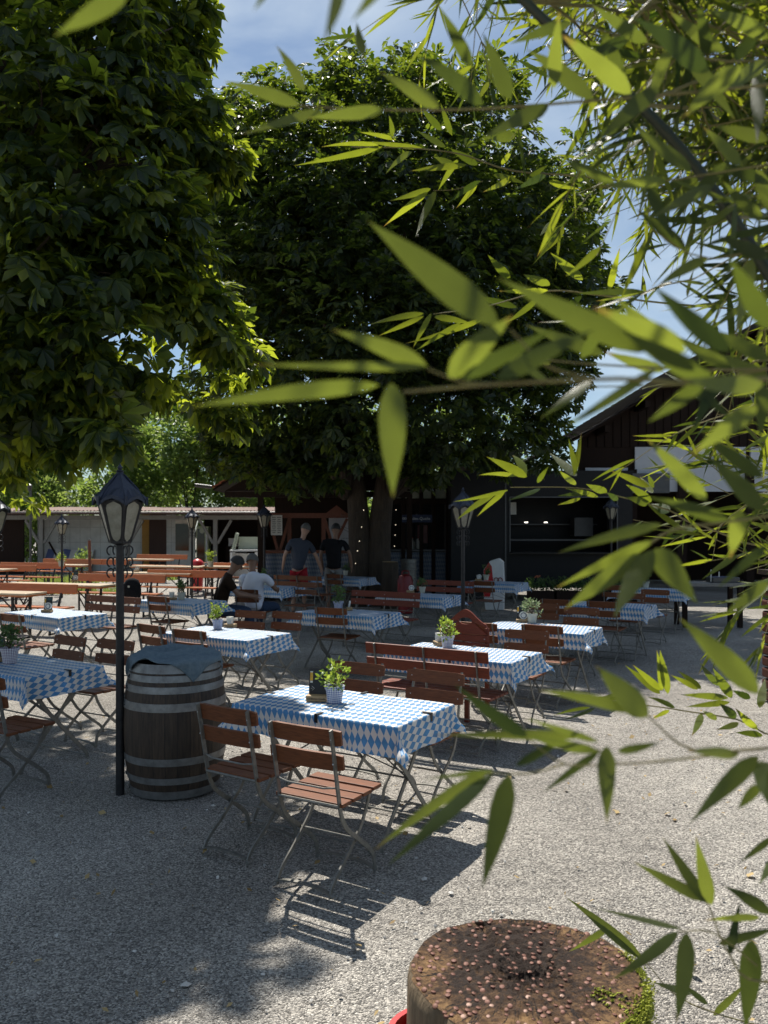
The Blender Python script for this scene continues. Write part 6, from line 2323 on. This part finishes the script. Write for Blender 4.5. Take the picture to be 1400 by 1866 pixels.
# ------------------------------------------------------------------ bamboo
def bamboo_leaf(out, base, tip, w, roll=0.0, sag=.06, fold=.10):
    """lance shaped leaf with a folded midrib"""
    base, tip = Vector(base), Vector(tip)
    A = tip - base
    L = A.length
    A.normalize()
    view = (base + A * L * .5 - Vector((0, 0, CAM_H))).normalized()
    S = A.cross(Vector((0, 0, 1)) if abs(A.z) < .92 else Vector((0, 1, 0))).normalized() if roll is None else A.cross(view)
    if S.length < 1e-3:
        S = A.cross(Vector((0, 0, 1)))
    S.normalize()
    N = S.cross(A)
    if roll:
        q = Matrix.Rotation(roll, 3, A)
        S, N = q @ S, q @ N
    ts = (0, .05, .16, .30, .46, .62, .77, .89, 1.0)
    ws = (.06, .46, .88, 1.0, .90, .70, .43, .19, .0)
    b = len(out[0])
    hsh = math.sin(base.x * 917 + base.z * 531 + tip.x * 317) * 43758.5
    hsh -= math.floor(hsh)
    twist = (hsh - .5) * 1.3
    bend = (((hsh * 7.3) % 1) - .5) * .16
    for tt, wv in zip(ts, ws):
        c = base + A * (L * tt) + Vector((0, 0, -1)) * (sag * L * (tt * tt - tt))
        h = w / 2 * wv
        q2 = Matrix.Rotation(twist * (tt - .4), 3, A)
        S2, N2 = q2 @ S, q2 @ N
        c = c + S * (bend * L * (tt * tt - tt))
        out[0].append(c + S2 * h + N2 * (fold * h))
        out[0].append(c)
        out[0].append(c - S2 * h + N2 * (fold * h))
    for i in range(len(ts) - 1):
        for j in (0, 1):
            out[1].append((b + 3 * i + j, b + 3 * i + j + 1, b + 3 * i + j + 4, b + 3 * i + j + 3))


def branch(parent, twigs, leaves):
    """twigs: list of (points, r0, r1); leaves: list of leaf args in world space"""
    off = parent.location
    m = MB()
    for P, r0, r1 in twigs:
        P = smooth_path([Vector(p) - off for p in P], 4)
        m.tube(P, lambda t_: r0 + (r1 - r0) * t_, 6)
    o = m.build('leafy_branch', M['bamboo_twig'], parent, smooth=True)
    out = ([], [])
    for a in leaves:
        bamboo_leaf(out, *a)
    V = np.array([tuple(Vector(v) - off) for v in out[0]])
    f = raw_mesh('foliage', V, np.array(out[1]), M['bamboo_shaded' if parent is near else 'bamboo'], o, uv=np.array([(tt, ss) for _ in range(len(V) // 27) for tt in (0, .05, .16, .30, .46, .62, .77, .89, 1.0) for ss in (0, .5, 1)]))
    f.data.polygons.foreach_set('use_smooth', [True] * len(f.data.polygons))
    return o


near = thing('bamboo', 'bamboo closest to the camera with big blurred leaves reaching in from the right', 'bamboo', (1.25, .75, 0))
MB().tube(smooth_path([(0, 0, -.1), (.02, 0, 1.2), (-.05, .02, 2.4), (-.2, .05, 3.4)], 6), lambda t_: .016 - .008 * t_, 10).build('culm', M['culm'], near, smooth=True)
MB().tube(smooth_path([(.12, -.1, -.1), (.1, -.1, 1.0), (.02, -.1, 2.2), (-.1, -.1, 3.0)], 6), lambda t_: .014 - .007 * t_, 10).build('culm', M['culm'], near, smooth=True)
mid = thing('bamboo', 'tall bamboo clump with leaning dark culm filling the upper right', 'bamboo', (2.6, 3.0, 0))


def hero(par, Y, twigs, leaves, w_scale=.78):
    tw = [([at(x, y, Y + dy) for x, y, dy in P], r0, r1) for P, r0, r1 in twigs]
    lv = []
    for i, (bx_, by_, tx_, ty_, w) in enumerate(leaves):
        rr = random.Random(i * 7 + int(bx_))
        dY = rr.uniform(-.10, .06) * Y
        roll = rr.uniform(-.55, .55)
        lv.append((at(bx_, by_, Y), at(tx_, ty_, Y + dY * .8), w * Y / FPX * w_scale / math.cos(roll), roll, rr.uniform(-.03, .08)))
    return branch(par, tw, lv)


# blurred spray across the middle
hero(near, .56, [([(3800, 300, .05), (2200, 560, .03), (1400, 690, .02), (1130, 690, 0), (900, 700, 0), (735, 714, 0)], .0022, .0011), ([(1100, 692, 0), (1000, 668, 0), (930, 600, 0)], .0011, .0007), ([(900, 700, 0), (840, 695, 0), (780, 672, 0)], .001, .0006)],
     [(690, 702, 345, 742, 40), (780, 668, 460, 664, 22), (778, 668, 603, 600, 42), (713, 698, 716, 908, 68), (907, 590, 670, 402, 78), (818, 690, 935, 575, 62), (842, 690, 1012, 598, 40), (905, 690, 1085, 600, 46),
      (1180, 640, 905, 505, 58), (1200, 668, 1022, 782, 26), (1250, 640, 1080, 560, 50), (1300, 700, 1130, 600, 50), (1330, 640, 1190, 520, 48), (1390, 700, 1230, 690, 44), (1380, 740, 1260, 830, 46), (1400, 600, 1330, 470, 50), (1290, 690, 1180, 770, 34)])
# top left tips
hero(near, .50, [([(3800, -600, .1), (2000, -300, .05), (900, -120, 0), (420, -60, 0), (230, -18, 0)], .002, .0008)],
     [(235, -20, 98, 66, 44), (622, -30, 590, 78, 30), (500, -45, 462, 20, 18), (720, -60, 640, 40, 30)])
hero(near, .85, [([(3000, -60, .1), (1700, 120, .05), (1000, 190, 0), (700, 200, 0), (545, 192, 0)], .002, .0008)],
     [(545, 190, 408, 148, 30), (555, 165, 503, 82, 26), (590, 200, 440, 245, 22), (700, 200, 560, 215, 30), (660, 100, 650, 40, 24), (800, 195, 690, 130, 34), (880, 190, 760, 100, 38), (930, 180, 880, 60, 40), (1000, 190, 880, 250, 36), (1080, 180, 960, 90, 40), (1150, 170, 1020, 60, 44), (1200, 160, 1090, 260, 40), (1290, 130, 1150, 30, 46), (1350, 120, 1240, 220, 44), (1010, 160, 1020, 20, 34), (860, 120, 800, 10, 30)])
# dark blurred band of leaves at mid height on the right
hero(near, .80, [([(3000, 520, .1), (1800, 640, .05), (1400, 672, 0), (1150, 668, 0), (930, 650, 0)], .002, .0008), ([(1400, 672, 0), (1250, 700, 0), (1060, 705, 0)], .0012, .0007)],
     [(1100, 645, 958, 592, 40), (1230, 645, 1118, 538, 44), (1002, 662, 868, 640, 30), (1080, 690, 985, 762, 28), (1400, 655, 1288, 598, 44), (1400, 690, 1298, 640, 40), (1250, 700, 1335, 765, 34), 
      (1060, 655, 1122, 560, 34), (930, 650, 1012, 702, 28), (1330, 670, 1230, 610, 40), (1210, 675, 1100, 640, 36), (1390, 700, 1385, 800, 40), (1310, 690, 1260, 790, 36)], .62)
# dark blurred leaves across the upper right corner
hero(near, .98, [([(3000, -200, .1), (1800, 20, .05), (1400, 110, 0), (1180, 80, 0), (1000, 20, 0)], .002, .0008), ([(3000, 100, .1), (1800, 240, .05), (1400, 300, 0), (1210, 330, 0), (1090, 340, 0)], .0018, .0007), ([(2600, 400, .1), (1500, 450, 0), (1290, 470, 0), (1190, 420, 0)], .0014, .0007)],
     [(1400, 70, 1288, 18, 40), (1400, 110, 1278, 182, 42), (1320, 95, 1218, 18, 38), (1250, 95, 1342, 222, 40), (1180, 78, 1078, 8, 36), (1400, 255, 1298, 228, 38), (1400, 330, 1288, 300, 36), (1330, 295, 1238, 382, 38), (1390, 400, 1318, 330, 36), (1260, 310, 1150, 222, 38),
      (1215, 330, 1088, 342, 32), (1300, 340, 1178, 402, 34), (1400, 470, 1308, 430, 38), (1370, 470, 1338, 622, 40), (1290, 470, 1198, 522, 32), (1250, 455, 1158, 380, 34), (1100, 60, 1150, 160, 36), (1040, 40, 930, 80, 32), (1340, 110, 1400, 30, 36), (1150, 70, 1050, 120, 34), (1220, 85, 1180, 200, 36),
      (1380, 310, 1420, 420, 40), (1120, 335, 1030, 290, 28), (1180, 335, 1230, 440, 32), (1380, 130, 1380, 260, 40), (1290, 100, 1270, 0, 34), (1350, 300, 1280, 230, 34)], .64)
# right middle, hanging over the far tables
hero(near, .72, [([(3200, 700, .1), (2000, 840, .05), (1400, 940, 0), (1240, 962, 0), (1185, 990, 0)], .002, .0009)],
     [(1205, 955, 1015, 1008, 28), (1192, 985, 1012, 1072, 27), (1168, 1010, 1028, 1110, 44), (1190, 1003, 1118, 1128, 50), (1194, 1000, 1272, 1100, 60), (1287, 913, 1178, 798, 38), (1396, 995, 1308, 1072, 24), (1330, 950, 1180, 905, 34), (1390, 930, 1290, 830, 44), (1400, 1060, 1320, 1120, 30), (1350, 930, 1330, 1020, 40), (1390, 870, 1280, 790, 34)])
# right lower big leaves
hero(near, .70, [([(3400, 1100, .1), (2000, 1320, .05), (1420, 1362, 0), (1265, 1367, 0), (1180, 1305, 0)], .002, .0009), ([(1345, 1372, 0), (1130, 1392, 0), (1090, 1365, 0)], .0012, .0007), ([(1030, 1392, 0), (960, 1410, 0), (870, 1408, 0)], .0010, .0006), ([(1130, 1392, 0), (1030, 1392, 0), (960, 1345, 0)], .0009, .0006), ([(2600, 1240, .05), (1600, 1300, 0), (1380, 1262, 0)], .0013, .0008)],
     [(1382, 1264, 1238, 1126, 56), (1181, 1305, 1085, 1212, 58), (1157, 1298, 980, 1258, 28), (1090, 1352, 955, 1308, 16), (1092, 1370, 955, 1338, 26), (1106, 1360, 1106, 1502, 42), (1092, 1370, 988, 1446, 20), (1126, 1370, 1206, 1352, 20), (1382, 1378, 1256, 1502, 42), (1386, 1386, 1425, 1500, 58), (1346, 1375, 1250, 1368, 26), (1386, 1430, 1344, 1476, 26),
      (962, 1342, 828, 1246, 34), (1070, 1342, 785, 1340, 24), (890, 1404, 678, 1552, 28), (900, 1408, 706, 1578, 36), (928, 1412, 878, 1622, 54), (900, 1405, 770, 1420, 12), (940, 1395, 1040, 1340, 22)])
# lower right corner
hero(near, .95, [([(2700, 1500, .1), (1700, 1760, .05), (1400, 1790, 0), (1330, 1740, 0), (1290, 1645, 0)], .0022, .0009), ([(1380, 1760, 0), (1300, 1700, 0), (1235, 1698, 0)], .0011, .0007)],
     [(1290, 1647, 1207, 1524, 29), (1297, 1649, 1268, 1522, 32), (1287, 1642, 1154, 1570, 27), (1242, 1693, 1083, 1654, 14), (1236, 1698, 1112, 1788, 28), (1252, 1700, 1232, 1866, 42), (1372, 1713, 1358, 1880, 50), (1405, 1665, 1318, 1614, 30), (1410, 1525, 1348, 1572, 16), (1410, 1565, 1383, 1612, 20), (1385, 1672, 1283, 1677, 16), (1310, 1720, 1420, 1690, 22), (1330, 1740, 1350, 1640, 20)])
hero(near, 1.9, [([(1500, 1900, 0), (1260, 1830, 0), (1170, 1745, 0)], .0022, .001)],
     [(1172, 1748, 1030, 1634, 24), (1165, 1745, 1060, 1660, 16), (1110, 1690, 1036, 1735, 15), (1260, 1810, 1190, 1790, 16), (1290, 1830, 1240, 1790, 14), (1300, 1850, 1360, 1790, 16)])
# sharp sunlit sprays
hero(mid, 2.2, [([(2100, 900, .4), (1500, 1000, .2), (1280, 958, .05), (1220, 930, 0), (1130, 905, 0), (1050, 889, 0), (930, 888, 0)], .0035, .0012)],
     [(961, 869, 886, 832, 22), (960, 864, 934, 829, 20), (940, 868, 872, 866, 10), (926, 893, 826, 914, 9), (901, 902, 832, 948, 14), (920, 896, 869, 942, 12), (985, 890, 925, 912, 10), (1051, 867, 1001, 825, 20), (1051, 863, 1036, 798, 14), (1050, 884, 1020, 858, 14), (1046, 866, 1060, 787, 13), (1106, 898, 1068, 882, 18), (1126, 912, 1106, 897, 14), (1184, 887, 1113, 858, 18), (1190, 898, 1166, 868, 14), (1192, 888, 1181, 864, 12), (1188, 915, 1139, 882, 18), (1184, 917, 1139, 906, 20), (1221, 932, 1183, 918, 24), (1068, 900, 1016, 904, 10), (1058, 908, 1016, 920, 9), (1090, 905, 1030, 890, 12), (1240, 930, 1228, 905, 12), (1255, 940, 1246, 908, 12), (980, 880, 1000, 850, 12)])
hero(mid, 2.0, [([(2000, 1290, .3), (1500, 1350, .1), (1343, 1311, 0), (1257, 1297, 0), (1183, 1286, 0), (1120, 1285, 0)], .003, .001)],
     [(1203, 1264, 1139, 1212, 18), (1206, 1258, 1153, 1211, 16), (1207, 1258, 1197, 1184, 15), (1217, 1264, 1203, 1184, 20), (1278, 1255, 1235, 1222, 15), (1272, 1256, 1222, 1230, 13), (1309, 1250, 1276, 1208, 15), (1334, 1272, 1299, 1217, 22), (1327, 1272, 1239, 1266, 16), (1330, 1280, 1250, 1288, 14), (1279, 1300, 1260, 1342, 16), (1306, 1312, 1281, 1296, 14), (1341, 1309, 1311, 1282, 20), (1346, 1317, 1305, 1330, 14), (1220, 1294, 1188, 1310, 10), (1135, 1271, 1060, 1272, 10), (1130, 1264, 1080, 1278, 8), (1076, 1289, 1008, 1304, 8), (1084, 1290, 1026, 1312, 8), (1368, 1272, 1334, 1257, 16), (1380, 1330, 1340, 1290, 18), (1385, 1290, 1395, 1235, 20), (1230, 1290, 1180, 1270, 12), (1390, 1340, 1340, 1335, 16)])
hero(mid, 2.3, [([(1900, 420, .4), (1300, 350, .2), (1067, 322, .05), (935, 311, 0), (840, 281, 0), (750, 270, 0), (640, 268, 0)], .0035, .0012), ([(880, 330, 0), (830, 345, 0), (790, 347, 0)], .0012, .0008)],
     [(700, 268, 535, 302, 14), (690, 265, 585, 268, 10), (722, 255, 655, 241, 10), (770, 270, 660, 258, 11), (750, 277, 703, 317, 13), (850, 300, 745, 312, 15), (805, 237, 764, 193, 16), (823, 245, 803, 187, 14), (835, 290, 798, 348, 14), (785, 344, 711, 366, 14), (780, 350, 699, 413, 16), (794, 347, 757, 433, 18), (876, 330, 814, 372, 14), (870, 335, 831, 380, 12), (940, 321, 880, 350, 14), (812, 268, 760, 238, 14), (716, 250, 709, 210, 12), (940, 246, 880, 250, 24), (945, 226, 923, 198, 14), (995, 320, 938, 346, 16), (1026, 410, 982, 468, 27), (1008, 404, 984, 430, 14), (830, 305, 790, 285, 18), (870, 300, 820, 270, 18), (900, 318, 960, 335, 14), (960, 330, 1000, 300, 14), (1000, 330, 1060, 345, 14), (915, 300, 935, 270, 12)])
hero(mid, 2.1, [([(1900, 600, .4), (1300, 560, .2), (1110, 540, 0), (1000, 530, 0), (880, 560, 0), (790, 572, 0)], .0032, .001)],
     [(772, 571, 673, 592, 14), (772, 576, 690, 612, 12), (786, 571, 753, 634, 13), (792, 578, 860, 590, 16), (840, 588, 752, 642, 12), (884, 580, 738, 626, 13), (942, 560, 858, 540, 16), (930, 506, 889, 464, 20), (1002, 520, 953, 500, 20), (1062, 510, 1003, 460, 22), (1000, 530, 905, 530, 14), (980, 545, 920, 590, 14), (1060, 540, 1010, 580, 16), (1100, 545, 1090, 620, 18), (1110, 530, 1130, 450, 16)])

# the tall clump: culms
rb = random.Random(21)
off = mid.location
culms = [[(-1.35, -1.85, -.1), (-1.62, -1.85, 1.3), (-2.068, -1.85, 2.22), (-2.402, -1.85, 2.587), (-2.75, -1.83, 2.92)],
         [(.1, .25, -.1), (.0, .3, 1.6), (-.5, .3, 3.0), (-1.2, .25, 4.4)], [(-.05, .5, -.1), (-.2, .55, 2.0), (-.75, .55, 3.6), (-1.5, .5, 4.9)],
         [(.3, .1, -.1), (.25, .05, 2.0), (-.1, -.1, 3.6), (-.7, -.2, 4.9)], [(.2, .6, -.1), (.1, .7, 1.8), (-.2, .9, 3.4), (-.9, 1.0, 5.0)], [(.45, .4, -.1), (.4, .4, 2.2), (.1, .3, 4.2), (-.4, .2, 5.4)]]
CP = []
for i, c in enumerate(culms):
    P = smooth_path(c, 10)
    CP.append([p + off for p in P])
    r0 = .0098 if i == 0 else .018
    m = MB()
    def rr_(t_, r0=r0):
        node = abs(((t_ * 16) % 1) - .5)
        return (r0 * (1 - .40 * t_)) * (1.0 + (.12 if node < .06 else 0))
    P2 = smooth_path(c, 24)
    m.tube(P2, rr_, 10)
    m.build('culm', M['culm'], mid, smooth=True)


def target_px():
    """bearing weights: dense towards the upper right"""
    while True:
        x, y = rb.uniform(780, 1500), rb.uniform(-120, 1080)
        d = 1.0
        edge = 1330 - 440 * max(0, 1 - max(y, 0) / 560) if y < 560 else 1230
        if y > 560:
            edge = 1190 + max(0, (y - 700)) * .12
        d = (x - edge) / 260
        if y < 130:
            d = max(d, (x - 800) / 300)
        if 380 < y < 640:
            d -= .55
        if rb.random() < max(0.02 if x > 950 and y < 600 else 0, min(1, d)):
            return x, y


def random_branch(par, s_, tip, ntw, L0=.075, L1=.15):
    mid_ = (s_ + tip) / 2 + Vector((0, 0, .10))
    tw = [([s_, mid_, tip], .0035, .0012)]
    lv = []
    P = smooth_path([s_, mid_, tip], 8)
    for k in range(ntw):
        q = P[rb.randint(5, len(P) - 1)]
        dv = ((tip - s_).normalized() * .7 + Vector((rb.uniform(-1, 1), rb.uniform(-1, 1), rb.uniform(-.7, .5))) * .85).normalized()
        e = q + dv * rb.uniform(.18, .45) + Vector((0, 0, -.05))
        m_ = (q + e) / 2 + Vector((0, 0, .025))
        tw.append(([q, m_, e], .0016, .0007))
        for z in range(rb.randint(5, 10)):
            u_ = rb.uniform(.2, 1.0)
            o_ = q.lerp(e, u_) + Vector((0, 0, .1 * u_ * (1 - u_)))
            ld = (dv * .9 + Vector((rb.uniform(-1, 1), rb.uniform(-1, 1), rb.uniform(-1.0, .5))) * .75).normalized()
            L = rb.uniform(L0, L1)
            lv.append((o_, o_ + ld * L, L * rb.uniform(.075, .115), rb.uniform(-1.3, 1.3), rb.uniform(-.05, .12)))
    branch(par, tw, lv)


for b in range(80):
    x, y = target_px()
    Y = rb.choice([1.5, 2.0, 2.3, 2.6, 2.9, 3.2, 3.5, 3.9])
    if y > 640:
        Y = rb.uniform(2.2, 3.2)
    tip = at(x, y, Y)
    s_ = min((p for c in CP for p in c), key=lambda p: (p - tip).length + abs(p.z - tip.z) * .3)
    random_branch(mid, s_, tip, rb.randint(9, 13) if y < 560 and x > 1000 else rb.randint(6, 8) if y < 640 else rb.randint(3, 5))
for x, y, Y in ((1290, 690, 2.6), (1370, 640, 2.9), (1340, 760, 2.4), (1380, 850, 2.3), (1330, 900, 2.7), (1290, 840, 2.9), (1390, 960, 2.5), (1390, 740, 3.2), (1360, 1040, 2.4)):
    tip = at(x, y, Y)
    s_ = min((p for c in CP[1:] for p in c), key=lambda p: (p - tip).length + abs(p.z - tip.z) * .3)
    random_branch(mid, s_, tip, rb.randint(4, 6), .07, .13)
# closest bamboo in front of the clump, shade put into its leaf colour
for b in range(17):
    while True:
        x, y = rb.uniform(860, 1480), rb.uniform(-60, 620)
        if (x - (1250 - .55 * max(0, 400 - y) if y < 400 else 1230)) / 260 > rb.random() * .9 - .1:
            break
    Y = rb.uniform(1.25, 1.9)
    tip = at(x, y, Y)
    random_branch(near, Vector((1.05, .8 + .2 * Y, tip.z + rb.uniform(-.3, .1))), tip, rb.randint(3, 5), .09, .15)
# unseen foliage added above the frame to shade the near bamboo leaves
for b in range(16):
    Y = rb.uniform(.85, 1.55)
    tip = Vector((rb.uniform(-.25, 1.0), Y, CAM_H + Y * .70 + rb.uniform(.22, .8)))
    random_branch(near, Vector((1.05, .8, tip.z - .2)), tip, rb.randint(6, 9), .09, .15)

# ------------------------------------------------------------------ litter and weeds on the gravel
r_ = np.random.default_rng(77)
n = 620
P = np.stack([r_.uniform(-3.2, 3.6, n), 2.0 + r_.random(n) ** 1.3 * 9, np.full(n, .004)], -1)
a = r_.uniform(0, 6.28, n)
L = r_.uniform(.012, .05, n) * (r_.random(n) ** .8 + .4)
W = L * r_.uniform(.12, .4, n)
D = np.stack([np.cos(a), np.sin(a), r_.normal(size=n) * .12], -1)
S = np.stack([-np.sin(a), np.cos(a), r_.normal(size=n) * .3], -1)
z = np.array([0, 0, 1.])
V = np.stack([P, P + D * (L * .5)[:, None] + S * W[:, None] + z * .006, P + D * L[:, None] + z * (.004 + .012 * r_.random(n))[:, None], P + D * (L * .5)[:, None] - S * W[:, None] + z * .006], 1).reshape(-1, 3)
o = raw_mesh('leaf_litter', V, np.arange(n * 4).reshape(-1, 4), M['dry_leaf'])
tag(o, 'dry leaf scraps strewn over the gravel', None, None, 'stuff')
# loose larger stones
n = 900
m = MB()
ico = [(0, 0, .8), (1, 0, .1), (.3, .95, .15), (-.8, .6, .1), (-.8, -.6, .15), (.3, -.95, .1), (0, 0, -.5)]
icf = [(0, 1, 2), (0, 2, 3), (0, 3, 4), (0, 4, 5), (0, 5, 1), (6, 2, 1), (6, 3, 2), (6, 4, 3), (6, 5, 4), (6, 1, 5)]
for k in range(n):
    x, y = r_.uniform(-3, 3.2), 2.0 + r_.random() ** 1.5 * 7
    s_ = r_.uniform(.004, .011)
    if r_.random() < .03:
        s_ *= 2.2
    rot = Matrix.Rotation(r_.uniform(0, 6.28), 3, 'Z') @ Matrix.Rotation(r_.normal() * .5, 3, 'X')
    m.add([rot @ Vector((v[0] * s_ * r_.uniform(.8, 1.3), v[1] * s_, v[2] * s_ * .8)) + Vector((x, y, .002)) for v in ico], icf)
M['pebble'] = leaf_mat('pebble', (.16, .15, .14), (.62, .60, .56), (.2, .2, .2), (.3, .3, .3), .8, .02)
o = m.build('gravel_stones', M['pebble'])
tag(o, 'loose pale pebbles on the gravel', None, None, 'stuff')
# weeds at the foot of the bamboo
n = 240
P = np.stack([.55 + r_.normal(size=n) * .35 + .35, 2.3 + r_.normal(size=n) * .25, np.zeros(n)], -1)
P = P[(P[:, 0] > .62)]
n = len(P)
hh = r_.uniform(.05, .16, n)
dx = r_.normal(size=(n, 2)) * .05
V = np.stack([P + [.004, 0, -.01], P - [.004, 0, .01], P + np.stack([dx[:, 0], dx[:, 1], hh], -1)], 1).reshape(-1, 3)
o = raw_mesh('weeds', V, np.arange(n * 3).reshape(-1, 3), M['grass'])
tag(o, 'thin weeds growing in gravel beside the stump', None, None, 'stuff')
